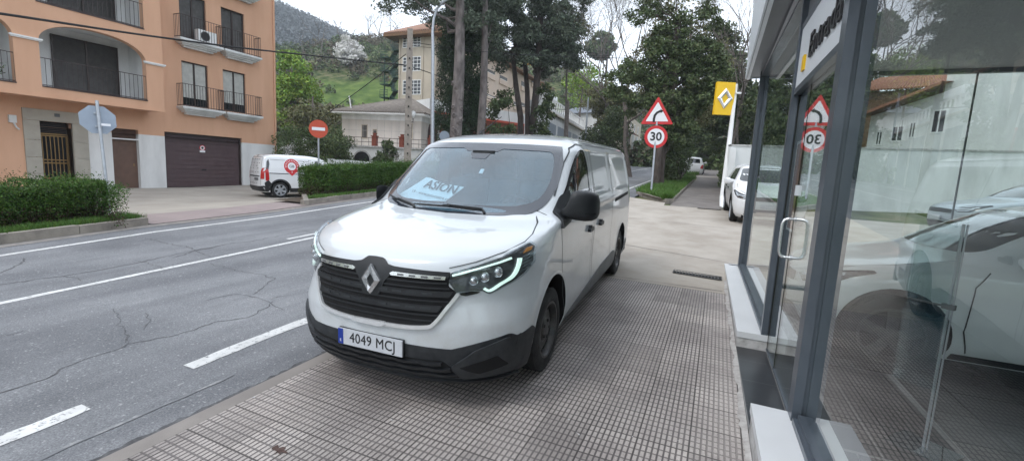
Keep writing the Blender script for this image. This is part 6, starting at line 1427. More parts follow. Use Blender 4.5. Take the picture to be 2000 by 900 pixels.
# red ring logo with toothed white letters
cy, cz, ro, ri = 3.12, 1.33, .31, .165
def ringd(a0, a1, r0, r1, nm, m_, off): 
    n = max(3, int((a1-a0)/.12)); P = [(cy+r1*math.cos(q), cz+r1*math.sin(q)) for q in np.linspace(a0, a1, n)]+[(cy+r0*math.cos(q), cz+r0*math.sin(q)) for q in np.linspace(a1, a0, n)]; return decal(nm, P, LS, off, m_, lg, g=.08, rim=.003)
lg = decal('logo', disc((cy, cz), .44, 0)and [(p[1], p[2]) for p in disc((cy, cz), .345, 0)], LS, .009, 'sign_white', sv, g=.08, rim=.003)
ring('logo_ring', [(cy+ro*math.cos(q), cz+ro*math.sin(q)) for q in np.linspace(0, 2*math.pi, 49)[:-1]], [(cy+ri*math.cos(q), cz+ri*math.sin(q)) for q in np.linspace(0, 2*math.pi, 49)[:-1]], LS, .012, 'sign_red', lg, sub=2, rim=.003)
for kk in range(15):
    a = math.radians(205-kk*16.5) if kk < 14 else math.radians(-90)
    ringd(a-.045, a+.045, ri+.045, ro-.04, 'logo_letter', 'sign_white', .015)
GBt = text_mb('GB', .16, (-S_.sx(cy, cz)-.02, cy, cz), (0, -1, 0), (0, 0, 1), .002); GBt.build('logo_initials', 'ink_grey', lg)
decal('logo_drip', [(cy-.13, cz-.30), (cy, cz-.40), (cy+.13, cz-.30)], LS, .012, 'sign_red', lg, g=.08, rim=.003)
OC = Vector((0, 3.0, .75))
# ------------------------------------------------------------------ houses beyond
class Fr:
    """vertical plane through two ground points: local (s along, z up, d towards the viewer)"""
    def __init__(s, a, b): s.a = Vector((a.x, a.y, 0)); s.e = Vector((b.x-a.x, b.y-a.y, 0)); s.L = s.e.length; s.e.normalize(); n = Vector((s.e.y, -s.e.x, 0)); s.n = n if n.dot(s.a) < 0 else -n
    def p(s, u, z, d=0.): return s.a+s.e*u+s.n*d+Vector((0, 0, z))
    def box(s, mb, u0, u1, z0, z1, d0, d1): mb.add([s.p(u, z, d) for z in (z0, z1) for u in (u0, u1) for d in (d0, d1)], [(0, 2, 3, 1), (4, 5, 7, 6), (0, 1, 5, 4), (2, 6, 7, 3), (0, 4, 6, 2), (1, 3, 7, 5)])
    def uv(s, u, v):
        """pixel -> (s, z) on this plane"""
        d = Vector(_ray(u, v)); o = Vector(CAMP); t = (s.a-o).dot(s.n)/d.dot(s.n); q = o+d*t; return (q-s.a).dot(s.e), q.z
def fwin(fr, par, u0, u1, z0, z1, m='win_dark', frm='white_paint', nx=1, nz=0, w_=.07, d=.03, name='window'):
    mb = MB(); fr.box(mb, u0, u0+w_, z0, z1, -.02, d); fr.box(mb, u1-w_, u1, z0, z1, -.02, d); fr.box(mb, u0+w_, u1-w_, z0, z0+w_, -.02, d); fr.box(mb, u0+w_, u1-w_, z1-w_, z1, -.02, d)
    for k in range(1, nx+1): u = u0+(u1-u0)*k/(nx+1); fr.box(mb, u-w_*.35, u+w_*.35, z0+w_, z1-w_, -.02, d*.8)
    for k in range(1, nz+1): z = z0+(z1-z0)*k/(nz+1); fr.box(mb, u0+w_, u1-w_, z-w_*.35, z+w_*.35, -.02, d*.7)
    f = mb.build(name, frm, par); mb = MB(); fr.box(mb, u0+w_*.5, u1-w_*.5, z0+w_*.5, z1-w_*.5, -.06, .004); mb.build('pane', m, f); return f
def tiles_roof(mb, A, B, C, D, ribs=40, up=.06):
    """quad roof plane A-B (eave) to D-C (ridge) with rows of round tiles"""
    A, B, C, D = map(Vector, (A, B, C, D)); n = (B-A).cross(D-A).normalized(); n = n if n.z > 0 else -n
    mb.add([A, B, C, D], [(0, 1, 2, 3)])
    for k in range(ribs):
        t = (k+.5)/ribs; p, q = A.lerp(B, t), D.lerp(C, t)
        if (q-p).length > .1: mb.tube([p+n*up*.3, q+n*up*.3], up, 6)
M['pale_render'] = mat('pale_render', (.62, .57, .52), (.54, .50, .46), stretch=(1, 1, .3), scale=1.5, rough=.9)
# -- tile roofed house on its terrace
HA, HB = at(668, 283, 38.0), at(822, 283, 36.6); HC = at(858, 290, 41)
fr = Fr(HA, HB); fs = Fr(HB, HC)
z0 = HA.z-.1; ze = at(668, 220, 38).z; z1 = ze
ho = thing('tile_roof_house', 'low pale house with a grey tiled hipped roof on a white arched terrace', 'house', (HA.x, HA.y, z0-3))
mb = MB(); L1, L2 = fr.L, fs.L; back = -fr.n*7
P = [fr.p(0, 0), fr.p(L1, 0), fs.p(L2, 0), fr.p(0, 0)+back]
mb.prism([p+Vector((0, 0, z0-2.8)) for p in P], (0, 0, ze-z0+2.8)); mb.build('wall', 'pale_render', ho)
mb = MB()
for k in range(1, 11): fr.box(mb, L1*k/11-.012, L1*k/11+.012, z0, ze-.55, 0, .012)
for k in range(1, 4): fs.box(mb, L2*k/4-.012, L2*k/4+.012, z0, ze-.55, 0, .012)
fr.box(mb, 0, L1, z0+1.35, z0+1.37, 0, .012); mb.build('panel_joint', 'plaster', ho)
mb = MB(); fr.box(mb, -.02, L1+.02, ze-.55, ze-.06, 0, .03); fs.box(mb, -.02, L2, ze-.55, ze-.06, 0, .03); mb.build('cornice', 'wall_white', ho)
mb = MB(); O = .65; ev = [fr.p(-O, ze, O), fr.p(L1+O*.9, ze, O), fs.p(L2+O, ze, O*.9), fr.p(-O, ze, -8)]
r0 = (fr.p(0, 0)+fr.p(0, 0)+back)/2+fr.e*3.4; r1 = at(808, 196, 40.5); r0 = Vector((r0.x, r0.y, r1.z-.1))
tiles_roof(mb, ev[0], ev[1], r1, r0, 46); tiles_roof(mb, ev[1], ev[2], r1, r1, 16); tiles_roof(mb, ev[3], ev[0], r0, r0, 14); mb.add([ev[3], r0, r1, ev[2]], [(0, 1, 2, 3)])
mb.tube([r0, r1], .12, 6); mb.tube([r1, ev[1]], .11, 6); mb.tube([r0, ev[0]], .11, 6); mb.build('roof', 'roof_tile_grey', ho)
mb = MB(); mb.prism([ev[0]-Vector((0, 0, .02)), ev[1]-Vector((0, 0, .02)), ev[2]-Vector((0, 0, .02)), ev[3]-Vector((0, 0, .02))], (0, 0, -.10)); mb.build('eave', 'wall_white', ho)
for px in ((706, 718, 243, 271), (728, 737, 252, 262), (795, 806, 241, 272)):
    a, b_ = fr.uv(px[0], px[2]), fr.uv(px[1], px[3]); fwin(fr, ho, a[0], b_[0], b_[1], a[1], 'shutter_dark', 'cream', 0, 0, .06)
def arch_panel(fr, par, u0, u1, zb, zs, m, name, d=.02):
    mb = MB(); um = (u0+u1)/2; r = (u1-u0)/2; pts = [fr.p(u0, zb, d), fr.p(u1, zb, d)]+[fr.p(um+r*math.cos(q), zs+r*math.sin(q), d) for q in np.linspace(0, math.pi, 15)]; mb.prism(pts, -fr.n*.05); return mb.build(name, m, par)
arch_panel(fs, ho, L2*.32, L2*.86, z0-.3, z0+1.3, 'win_dark', 'arched_doorway'); 
mb = MB()
pts0 = at(686, 210, 37.9); mb.tube([at(687, 222, 37.6), at(682, 188, 37.6)], .05, 6); mb.build('vent_pipe', 'white_paint', ho)
# terrace
TA, TB = at(655, 285, 33.5), at(866, 292, 32.5); ft = Fr(TA, TB); zt = (TA.z+TB.z)/2-.05
tr_ = thing('terrace', 'white terrace wall with an arched opening and brick pillars under the tile roofed house', 'wall', (TA.x, TA.y, zt-2.6))
mb = MB(); mb.prism([ft.p(u, zz, 0) for u, zz in ((0, zt-3.2), (ft.L, zt-3.2), (ft.L, zt), (0, zt))], -ft.n*6.5); mb.build('wall', 'wall_white', tr_)
mb = MB(); ft.box(mb, -.1, ft.L+.1, zt, zt+.12, -.5, .12); mb.build('coping', 'plaster', tr_)
a, b_ = ft.uv(692, 315), ft.uv(722, 315); ztop = ft.uv(706, 296)[1]; r_ = (b_[0]-a[0])/2
ar = arch_panel(ft, tr_, a[0]-.12, b_[0]+.12, zt-3.0, ztop-r_, 'plaster', 'arch_rim', .03); arch_panel(ft, tr_, a[0], b_[0], zt-3.0, ztop-r_, 'void', 'arch_opening', .05)
for px in (729, 783, 839):
    u = ft.uv(px, 283)[0]; mb = MB(); ft.box(mb, u-.17, u+.17, zt+.1, zt+.80, -.42, -.08); ft.box(mb, u-.22, u+.22, zt+.80, zt+.87, -.47, -.03); ft.box(mb, u-.10, u+.10, zt+.87, zt+1.02, -.35, -.15); ft.box(mb, u-.13, u+.13, zt+1.02, zt+1.06, -.38, -.12); mb.build('brick_pillar', 'brick', tr_)
mb = MB()
for z in (.40, .72): mb.tube([ft.p(.2, zt+z, -.25), ft.p(ft.L-.1, zt+z, -.25)], .022, 5)
for k in range(15): u = ft.L*(k+.5)/15; mb.tube([ft.p(u, zt+.1, -.25), ft.p(u, zt+.72, -.25)], .016, 5)
mb.build('railing', 'iron', tr_)
# rough low wall in front
LA, LB = at(640, 330, 24.5), at(770, 330, 27.0); fl_ = Fr(LA, LB); lw = thing('low_wall', 'weathered grey concrete wall behind the far hedge', 'wall', (LA.x, LA.y, LA.z-.6))
mb = MB(); za = at(650, 311, 24.5).z; zb_ = at(755, 319, 27).z
for k in range(10):
    u0, u1 = fl_.L*k/10, fl_.L*(k+1)/10; zt_ = za+(zb_-za)*k/10+random.uniform(-.03, .04); fl_.box(mb, u0+.01, u1-.01, zt_-1.8, zt_, -.2, random.uniform(-.01, .01))
mb.build('wall', 'old_white', lw)
# -- hotel: tower
TA, TB = at(779, 120, 56), at(851, 120, 54); TC = at(872, 120, 60); f1, f2 = Fr(TA, TB), Fr(TB, TC); zt = at(779, 72, 56).z
hb = thing('hotel_tower', 'five storey cream tower block with gridded white windows and a terracotta roof', 'building', (TA.x, TA.y, 1.5))
mb = MB(); P = [f1.p(0, 0), f1.p(f1.L, 0), f2.p(f2.L+2, 0), f1.p(0, 0)-f1.n*7]; mb.prism([p+Vector((0, 0, .5)) for p in P], (0, 0, zt-.5)); mb.build('wall', 'cream', hb)
mb = MB(); E_ = [f1.p(-1.4, zt, 1.3), f1.p(f1.L+1.0, zt, 1.3), f1.p(f1.L+3, zt, -9), f1.p(-1.4, zt, -9)]; pk = f1.p(f1.L*.55, zt+2.5, -3.6)
tiles_roof(mb, E_[0], E_[1], pk, pk, 26, .10); tiles_roof(mb, E_[1], E_[2], pk, pk, 26, .10); tiles_roof(mb, E_[3], E_[0], pk, pk, 26, .10); mb.add([E_[2], E_[3], pk], [(0, 1, 2)]); M['faded_tile'] = mat('faded_tile', (.36, .20, .14), (.28, .17, .12), scale=3, rough=.9); mb.build('roof', 'faded_tile', hb)
mb = MB(); mb.prism([p-Vector((0, 0, .02)) for p in E_], (0, 0, -.35)); mb.build('eave', 'brown_clad', hb)
for (va, vb) in ((64, 92), (112, 139), (157, 185)):
    a, b_ = f1.uv(787, va), f1.uv(822, vb)
    if b_[1] < a[1] < zt+3: fwin(f1, hb, a[0], b_[0], b_[1], min(a[1], zt-.25), 'win_dark', 'white_paint', 4, 3, .085)
for va, vb in ((100, 125), (150, 175), (200, 225)):
    a, b_ = f1.uv(829, va), f1.uv(838, vb); 
mb = MB()
for px in (781, 826): u = f1.uv(px, 120)[0]; f1.box(mb, u-.10, u+.10, 1, zt-.3, 0, .10)
mb.build('pilaster', 'cream', hb)
# fire escape
fe = thing('fire_escape', 'dark green steel fire escape stairs against the left side of the tower', 'stairs', (TA.x-1, TA.y, 2))
mb = MB(); ff = f1
for u in (-2.6, -1.2, -.2): mb.tube([ff.p(u, 2, -.6), ff.p(u, zt-2.2, -.6)], .09, 6)
for k, z in enumerate(np.arange(3.4, zt-2.4, 1.62)):
    ff.box(mb, -2.7, -1.5, z, z+.10, -1.4, .2); ff.box(mb, -.9, -.05, z+.8, z+.9, -1.4, .2)
    a, b_ = (-1.5, -.9); mb.obox((ff.p(a, z+.05)+ff.p(b_, z+.85))/2-ff.n*.6, (ff.p(b_, z+.85)-ff.p(a, z+.05), ff.n, (0, 0, 1)), (.52, .42, .06)); mb.obox((ff.p(b_, z+.85)+ff.p(a, z+1.62))/2-ff.n*.6, (ff.p(a, z+1.62)-ff.p(b_, z+.85), ff.n, (0, 0, 1)), (.52, .42, .06))
    for u0, u1 in ((-2.7, -1.5), (-.9, -.05)):
        for zz in (.35, .7, 1.0): mb.tube([ff.p(u0, z+zz+(.8 if u0 > -1 else 0), .2), ff.p(u1, z+zz+(.8 if u0 > -1 else 0), .2)], .03, 4)
        for uu in np.linspace(u0, u1, 7): mb.tube([ff.p(uu, z+(.8 if u0 > -1 else 0), .2), ff.p(uu, z+1.0+(.8 if u0 > -1 else 0), .2)], .022, 4)
mb.build('stairs', 'green_metal', fe)
# -- hotel: balcony wing going back to the right
WA, WB = at(925, 200, 52), at(1064, 200, 74); fw = Fr(WA, WB); zw = at(946, 108, 54).z; hw_ = thing('hotel_wing', 'cream pink hotel wing with rows of deep loggias seen between the trunks', 'building', (WA.x, WA.y, 1.5))
loggia = []
for (x0, y0, x1, y1) in ((948, 132, 966, 156), (976, 146, 990, 168), (1003, 150, 1010, 172), (1018, 158, 1024, 178), (1038, 154, 1046, 172), (948, 182, 966, 200), (975, 188, 987, 206), (1003, 198, 1010, 214), (1018, 200, 1025, 216), (1038, 198, 1046, 214)):
    a, b_ = fw.uv(x0, y0), fw.uv(x1, y1); loggia.append((a[0], b_[0], b_[1], a[1]))
mb = MB(); LW = fw.L; mb.prism([fw.p(-1, .5), fw.p(LW, .5), fw.p(LW, zw), fw.p(-1, zw)], -fw.n*1.5); mb.build('wall', 'cream_pink', hw_)
for u0, u1, a, b_ in loggia:
    mb = MB(); fw.box(mb, u0, u1, a, b_, -.2, .015); lo_ = mb.build('loggia', 'shutter_dark', hw_); mb = MB(); fw.box(mb, u0-.1, u1+.1, a-.15, a+.45, 0, .16); mb.build('parapet', 'cream_pink', lo_)
    mb = MB(); fw.box(mb, u0+.1, u1-.1, a+.45, a+.52, .02, .10); mb.build('rail', 'white_paint', lo_)
mb = MB(); fw.box(mb, -1.2, LW+.5, zw, zw+.25, -2, .9); mb.build('roof_edge', 'brown_clad', hw_)
a = fw.uv(1052, 160); mb = MB(); fw.box(mb, LW-3.0, LW+1.8, zw-6.8, zw-1.6, -.5, .25)
mb.build('balcony_stack', 'white_paint', hw_)
for k in range(3): mb = MB(); fw.box(mb, LW-3.2, LW+2.0, zw-2.0-k*2.2, zw-1.1-k*2.2, .25, 1.5); mb.build('balcony', 'white_paint', hw_)
# brick ground floor
BA, BB = at(935, 268, 47), at(1040, 268, 52); fb = Fr(BA, BB); bb_ = thing('brick_annex', 'low red brick annex with a white and red band below the hotel wing', 'building', (BA.x, BA.y, 1)); zt_ = fb.uv(950, 236)[1]
mb = MB(); mb.prism([fb.p(-6, .5), fb.p(fb.L+3, .5), fb.p(fb.L+3, zt_), fb.p(-6, zt_)], -fb.n*4); mb.build('wall', 'brick', bb_)
mb = MB(); fb.box(mb, -6, fb.L+3, zt_, zt_+.22, -4.2, .15); mb.build('red_band', 'sign_red_faded', bb_); mb = MB(); fb.box(mb, -6, fb.L+3, zt_+.22, zt_+1.3, -4.2, .10); mb.build('white_band', 'wall_white', bb_)
# parasol on the roof terrace
pa = at(1045, 121, 62); um = thing('parasol', 'yellow parasol on the hotel roof terrace', 'parasol', (pa.x, pa.y, pa.z-1.5)); mb = MB(); mb.lathe([(0, .45), (1.0, .12), (1.6, -.15), (1.58, -.2), (.9, .05), (0, .35)], pa, (0, 0, 1), 10); mb.build('canopy', 'sign_yellow', um); mb = MB(); mb.tube([pa-Vector((0, 0, 2)), pa], .05, 6); mb.build('pole', 'galv', um)
# -- white terrace block with garages
GA, GB = at(1050, 240, 40), at(1141, 255, 62); fg = Fr(GA, GB); gb_ = thing('garage_block', 'long white flat roofed block with green grey garage bays', 'building', (GA.x, GA.y, 1.5)); zt_ = fg.uv(1065, 203)[1]
mb = MB(); mb.prism([fg.p(0, 0), fg.p(fg.L, 0), fg.p(fg.L, zt_), fg.p(0, zt_)], -fg.n*1.2); mb.build('wall', 'wall_white', gb_)
mb = MB(); zr_ = fg.uv(1065, 214)[1]; fg.box(mb, 0, fg.L+.1, zr_-.12, zr_, 0, .35); mb.build('cornice', 'cream', gb_)
zd = fg.uv(1100, 252)[1]
for k in range(5):
    u0, u1 = fg.L*(.16+.17*k), fg.L*(.16+.17*k)+fg.L*.135; mb = MB(); fg.box(mb, u0, u1, .5, zd, -.1, .03); mb.build('garage_bay', 'sign_back', gb_)
mb = MB()
for k in range(26): u = fg.L*k/25; fg.box(mb, u-.05, u+.05, zt_, zt_+.9, -.2, -.1)
fg.box(mb, 0, fg.L, zt_+.9, zt_+1.0, -.22, -.08); mb.build('parapet_rail', 'white_paint', gb_)
# -- grey slate house
SA, SB = at(1100, 237, 76), at(1163, 238, 72); f3 = Fr(SA, SB); sg3 = thing('slate_house', 'small white house with a blue grey slate roof far beyond the garages', 'house', (SA.x, SA.y, 4)); ze3 = f3.uv(1130, 222)[1]; zr3 = f3.uv(1130, 209)[1]
mb = MB(); mb.prism([f3.p(0, 3), f3.p(f3.L, 3), f3.p(f3.L, ze3), f3.p(0, ze3)], -f3.n*6); mb.build('wall', 'wall_white', sg3)
M['slate'] = mat('slate', (.10, .115, .14), (.13, .145, .17), scale=3, rough=.6)
mb = MB(); mb.add([f3.p(-.5, ze3, .5), f3.p(f3.L+.5, ze3, .5), f3.p(f3.L+.2, zr3+.4, -3), f3.p(-.2, zr3+.4, -3), f3.p(-.5, ze3, -6.5), f3.p(f3.L+.5, ze3, -6.5)], [(0, 1, 2, 3), (3, 2, 5, 4), (1, 5, 2), (0, 3, 4)]); mb.build('roof', 'slate', sg3)
# -- cream house at the bend
CA, CB = at(1213, 310, 60), at(1247, 309, 74); f4 = Fr(CA, CB); ch = thing('street_house', 'narrow cream street house with pilasters and a red awning at the road bend', 'house', (CA.x, CA.y, 3)); zt4 = f4.uv(1225, 222)[1]
mb = MB(); mb.prism([f4.p(-1, 2), f4.p(f4.L, 2), f4.p(f4.L, zt4), f4.p(-1, zt4)], -f4.n*2); mb.build('wall', 'cream', ch)
for k in range(4): mb = MB(); u = f4.L*(.25+.22*k); f4.box(mb, u-.22, u+.22, 2, f4.uv(1232, 262)[1], 0, .35); mb.build('pilaster', 'old_white', ch)
for k in range(3): u = f4.L*(.35+.22*k); fwin(f4, ch, u-.4, u+.5, f4.uv(1230, 252)[1], f4.uv(1230, 236)[1], 'win_dark', 'white_paint', 1, 0, .1)
mb = MB(); a = f4.uv(1218, 262)[1]; mb.add([f4.p(-1, a+.5, 0), f4.p(f4.L*.3, a+.5, 0), f4.p(f4.L*.3, a, 1.6), f4.p(-1, a, 1.6)], [(0, 1, 2, 3)]); mb.build('awning', 'sign_red', ch)
# -- stone wall closing the view up the path
SW0, SW1 = at(1370, 318, 74), at(1420, 318, 70); f5 = Fr(SW0, SW1); sw = thing('stone_wall', 'old brown stone wall facing the far end of the path', 'wall', (SW0.x, SW0.y, 4)); M['rubble'] = mat('rubble', (.19, .155, .125), (.30, .26, .215), scale=3.5, rough=.95, bump=1, bscale=6, bdist=.05)
mb = MB()
for k in range(18): u = -14+k*1.6; h = f5.uv(1390, 303)[1]+random.uniform(-.25, .2); f5.box(mb, u, u+1.61, 2.5, h, -.6, random.uniform(-.05, .05))
mb.build('wall', 'rubble', sw)
# -- white house and brown house behind the yard, seen through the glass
YA, YB = at(1690, 300, 27), at(2080, 300, 19.5); f6 = Fr(YA, YB); yh = thing('white_house', 'white house with a sloping eave and small windows behind the yard wall', 'house', (YA.x, YA.y, 1))
zl = at(1690, 228, 27).z
mb = MB(); P = [f6.p(0, 1), f6.p(f6.L+8, 1), f6.p(f6.L+8, zl+4.5), f6.p(f6.L*.42, zl+4.5), f6.p(f6.L*.42, zl+.9), f6.p(0, zl)]
mb.prism(P, -f6.n*8); mb.build('wall', 'wall_white', yh)
mb = MB(); mb.add([f6.p(-.6, zl-.15, 1.0), f6.p(f6.L*.46, zl+1.3, 1.0), f6.p(f6.L*.46, zl+2.0, -5), f6.p(-.6, zl+.6, -5), f6.p(-.6, zl-.3, 1.0), f6.p(f6.L*.46, zl+1.15, 1.0)], [(0, 1, 2, 3), (4, 5, 1, 0)]); mb.build('roof', 'terracotta', yh)
for (x0, y0, x1, y1) in ((1712, 256, 1722, 284), (1743, 246, 1763, 277), (1777, 238, 1787, 270), (1823, 215, 1845, 260)):
    a, b_ = f6.uv(x0, y0), f6.uv(x1, y1); fwin(f6, yh, a[0], b_[0], b_[1], a[1], 'win_dark', 'white_paint', 1, 0, .08)
YA, YB = at(1655, 300, 36), at(1800, 300, 33); f7 = Fr(YA, YB); bh = thing('brown_house', 'brown shingled house with a terracotta roof behind the white house', 'house', (YA.x, YA.y, 2)); z7 = f7.uv(1700, 180)[1]
mb = MB(); mb.prism([f7.p(0, 1), f7.p(f7.L+2, 1), f7.p(f7.L+2, z7), f7.p(0, z7)], -f7.n*7); mb.build('wall', 'brown_clad', bh)
mb = MB(); tiles_roof(mb, f7.p(-.6, z7, .6), f7.p(f7.L+2.6, z7, .6), f7.p(f7.L+1, z7+1.6, -3.5), f7.p(1, z7+1.6, -3.5), 40, .08); mb.build('roof', 'terracotta', bh)
# ------------------------------------------------------------------ poles, lamps, wires
def pole(name, label, top, bot, r0, r1, m, cat, seg=10, square=False, group=None):
    t_ = thing(name, label, cat, (bot.x, bot.y, bot.z), group); mb = MB()
    if square:
        ax = (bot.normalized().cross(Vector((0, 0, 1))).normalized()); n2 = Vector((-ax.y, ax.x, 0)); mb.add([p+ax*i*r+n2*j*r*.8 for p, r in ((bot, r0), (top, r1)) for i, j in ((-1, -1), (1, -1), (1, 1), (-1, 1))], [(3, 2, 1, 0), (4, 5, 6, 7), (0, 1, 5, 4), (1, 2, 6, 5), (2, 3, 7, 6), (3, 0, 4, 7)])
    else: mb.tube([bot, top], [r0, r1], seg)
    mb.build('pole', m, t_); return t_
def ground_of(p): return Vector((p.x, p.y, TZ(p.x, p.y)-.2))
D = 26; tp_ = at(796, 66, D); b0 = at(796, 300, D); bt_ = Vector((b0.x, b0.y, 0)); bt_.z = TZ(b0.x, b0.y)-.2; tp_ = Vector((b0.x, b0.y, tp_.z))
cpole = pole('utility_pole', 'square concrete utility pole with drilled holes in front of the tile roofed house', tp_, bt_, .22, .15, 'pole_concrete', 'pole', square=True)
mb = MB(); n2 = -Vector((b0.x, b0.y, 0)).normalized()
for k in range(14): z = bt_.z+1.2+k*.52; mb.obox(Vector((b0.x, b0.y, z))+n2*.175, (n2.cross(Vector((0, 0, 1))), n2, (0, 0, 1)), (.035, .02, .045))
mb.build('hole', 'void', cpole)
mb = MB(); gl = at(807, 224, D-.2); mb.lathe([(0, -.22), (.10, -.18), (.16, 0), (.12, .16), (0, .22)], gl, (0, 0, 1), 14); ll = mb.build('globe_lamp', 'wall_white', cpole, 60); mb = MB(); mb.tube([gl-Vector((0, 0, .2)), gl-Vector((0, 0, .42)), Vector((b0.x, b0.y, gl.z-.45))], .03, 6); mb.build('bracket', 'iron', ll)
D = 25; b0 = at(847, 270, D); bt_ = ground_of(b0); pts_ = [bt_, Vector((b0.x, b0.y, at(845, 90, D).z))]; e_ = at(900, 0, D)-at(845, 60, D)
t_ = thing('street_lamp', 'slender pale grey street lamp with a curved arm in front of the cypress', 'street lamp', bt_); mb = MB()
arm = [at(845.5, 90, D), at(845, 60, D), at(847, 38, D), at(853, 18, D), at(866, 4, D), at(884, -6, D), at(910, -14, D)]
mb.tube([bt_]+arm, [.12, .09, .075, .07, .065, .06, .055, .05], 10); mb.build('pole', 'galv', t_, 40); mb = MB(); o = at(922, -18, D); mb.obox(o, (arm[-1]-arm[-2], (0, 1, 0), (0, 0, 1)), (.35, .15, .07)); mb.build('lamp_head', 'galv', t_)
b0 = at(1107, 262, 38); pole('wooden_pole', 'leaning brown wooden pole in front of the white garage block', at(1109, 197, 38), ground_of(at(1104, 300, 38)), .22, .16, 'bark_grey', 'pole')
pole('lamp_post', 'thin grey lamp post beside the dark round shrub', Vector((at(1144, 262, 46).x, at(1144, 262, 46).y, at(1144, 192, 46).z)), ground_of(at(1144, 262, 46)), .11, .07, 'galv', 'street lamp')
def sag(a, b_, s, n=14): return [a.lerp(b_, k/n)-Vector((0, 0, s*4*(k/n)*(1-k/n))) for k in range(n+1)]
def wire(label, pts, r, name='overhead_cable'):
    mb = MB(); mb.tube(pts, r, 6); tag(mb.build(name, 'cable'), label, 'cable')
PT = Vector((cpole.location.x, cpole.location.y, at(797, 131, 26).z))
W0 = [at(-150, 8, 9.5), at(0, 27, 11.5), at(225, 61, 15), at(340, 77, 17), at(480, 95, 19.8), at(672, 115.5, 23.5), at(795, 128, 25.8), at(843, 144, 27), at(880, 159, 28), at(931, 184, 31), at(1002, 206, 35), at(1109, 215, 38)]
wire('thick black overhead cable crossing in front of the apartment block to the concrete pole', [Vector(p) for p in catmull(W0[:7], 5)], .034); wire('black cable sagging on from the concrete pole past the trunks', [Vector(p) for p in catmull(W0[6:], 5)], .026)
wire('thin cable dropping from the concrete pole to the lower left behind the no entry sign', [Vector(p) for p in catmull([at(793, 106, 25.9), at(729, 156, 27), at(665, 203, 29), at(615, 238, 31), at(544, 265, 33)], 5)], .022)
wire('thin cable high across the tree crowns to the right', [Vector(p) for p in catmull([at(797, 82, 25.9), at(860, 91, 26), at(903, 98, 27), at(967, 103, 28), at(1073, 110, 29), at(1260, 114, 30), at(1470, 108, 30)], 4)], .016)
wire('second thin cable just under the one across the crowns', [Vector(p) for p in catmull([at(797, 90, 25.9), at(870, 96, 27), at(960, 105, 28.5), at(1073, 108, 29.5), at(1200, 109, 30)], 4)], .012)
# ------------------------------------------------------------------ trees and shrubs
def gp(u, D, v=280):
    p = at(u, v, D); return Vector((p.x, p.y, TZ(p.x, p.y)))
def px_crown(b, us, vs, D, n, dd=1.5):
    """crown ellipsoid (offset from b, radii) covering the given extent at distance D"""
    c = at((us[0]+us[1])/2, (vs[0]+vs[1])/2, D); k = D/FPX
    return (tuple(c-b), ((us[1]-us[0])/2*k, dd*(us[1]-us[0])/2*k*.8, (vs[1]-vs[0])/2*k))
def conifer(name, label, b, top, r, m_bark, clumps, n_leaf, ls, lm, D, clr=.7, limbs=16, knots=False, lean=None, elong=2.2, cat='tree', group=None, dd=1.2):
    """tall trunk with leaf clumps placed in the listed extents [(u0,u1,v0,v1,count)]"""
    t = thing(name, label, cat, b, group); mb = MB(); tr = top-b; P = [b-Vector((0, 0, .2))]+[b+tr*f+Vector((math.sin(f*7+b.x)*.10, math.cos(f*5)*.1, 0)) for f in (.03, .1, .25, .4, .55, .7, .85, 1)]
    mb.tube(P, [r*1.35, r*1.15, r*1.02, r*.97, r*.9, r*.82, r*.7, r*.55, r*.4], 14)
    if knots:
        dcam = -Vector((b.x, b.y, 0)).normalized(); sd_ = Vector((dcam.y, -dcam.x, 0))
        for k in range(26):
            f = .04+.42*k/26+random.uniform(0, .02); c = b+tr*f; q = random.uniform(-1.1, 1.1); n_ = dcam*math.cos(q)+sd_*math.sin(q); o = c+n_*r*.86; mb.lathe([(.17, -.02), (.15, .06), (.09, .10), (.07, .05), (0, .04)], o, n_, 9)
    cs = []
    for u0, u1, v0, v1, n in clumps:
        for _ in range(n):
            while True:
                a, b_ = random.uniform(-1, 1), random.uniform(-1, 1)
                if a*a+b_*b_ < 1: break
            p = at((u0+u1)/2+a*(u1-u0)/2, (v0+v1)/2+b_*(v1-v0)/2, D); d = Vector((p.x, p.y, 0)).normalized(); cs.append(p+d*random.uniform(-1, 1)*dd*(u1-u0)/2*D/FPX)
    for c in random.sample(cs, min(limbs, len(cs))):
        zf = max(.12, min(.95, (c.z-b.z)/max(1, tr.z)-random.uniform(.02, .12))); s = b+tr*zf; mb.tube(wobble(s, c, 4, .05), [r*.30, r*.22, r*.15, r*.09, r*.04], 6)
    mb.build('trunk', m_bark, t, 50)
    pts = clump_pts(cs, [clr*random.uniform(.5, 1.4) for _ in cs], n_leaf, .55); link('crown', leaf_mesh('crown', pts, ls, lm, elong, .1), t); return t
b = gp(889, 27); tp_ = at(894, -90, 27)
conifer('pine_tree', 'tall pine with a thick knotted pale trunk, the leftmost bare trunk behind the van', b, Vector((b.x+.1, b.y, tp_.z)), .37, 'bark_pine', [(800, 960, -130, 40, 85), (740, 850, -40, 26, 22), (850, 930, 10, 75, 12)], 120, .085, 'lf_conifer', 27, .62, 22, True)
b = gp(937, 29); tp_ = at(946, -90, 29)
conifer('pine_tree', 'slimmer straight conifer trunk just right of the cypress', b, Vector((b.x+.1, b.y, tp_.z)), .26, 'bark_pine', [(890, 1010, -120, 55, 85), (930, 985, 40, 105, 10)], 120, .085, 'lf_conifer', 29, .62, 18)
b = gp(1034, 36); 
conifer('cedar_tree', 'dark spreading cedar with twin trunks right of the pines', b, Vector((b.x+.6, b.y, at(1040, -60, 36).z)), .30, 'bark_dark', [(930, 1150, -90, 50, 210), (925, 1040, 20, 125, 60), (1000, 1130, 40, 145, 90), (1080, 1150, 60, 135, 22)], 130, .11, 'lf_conifer', 36, .62, 40)
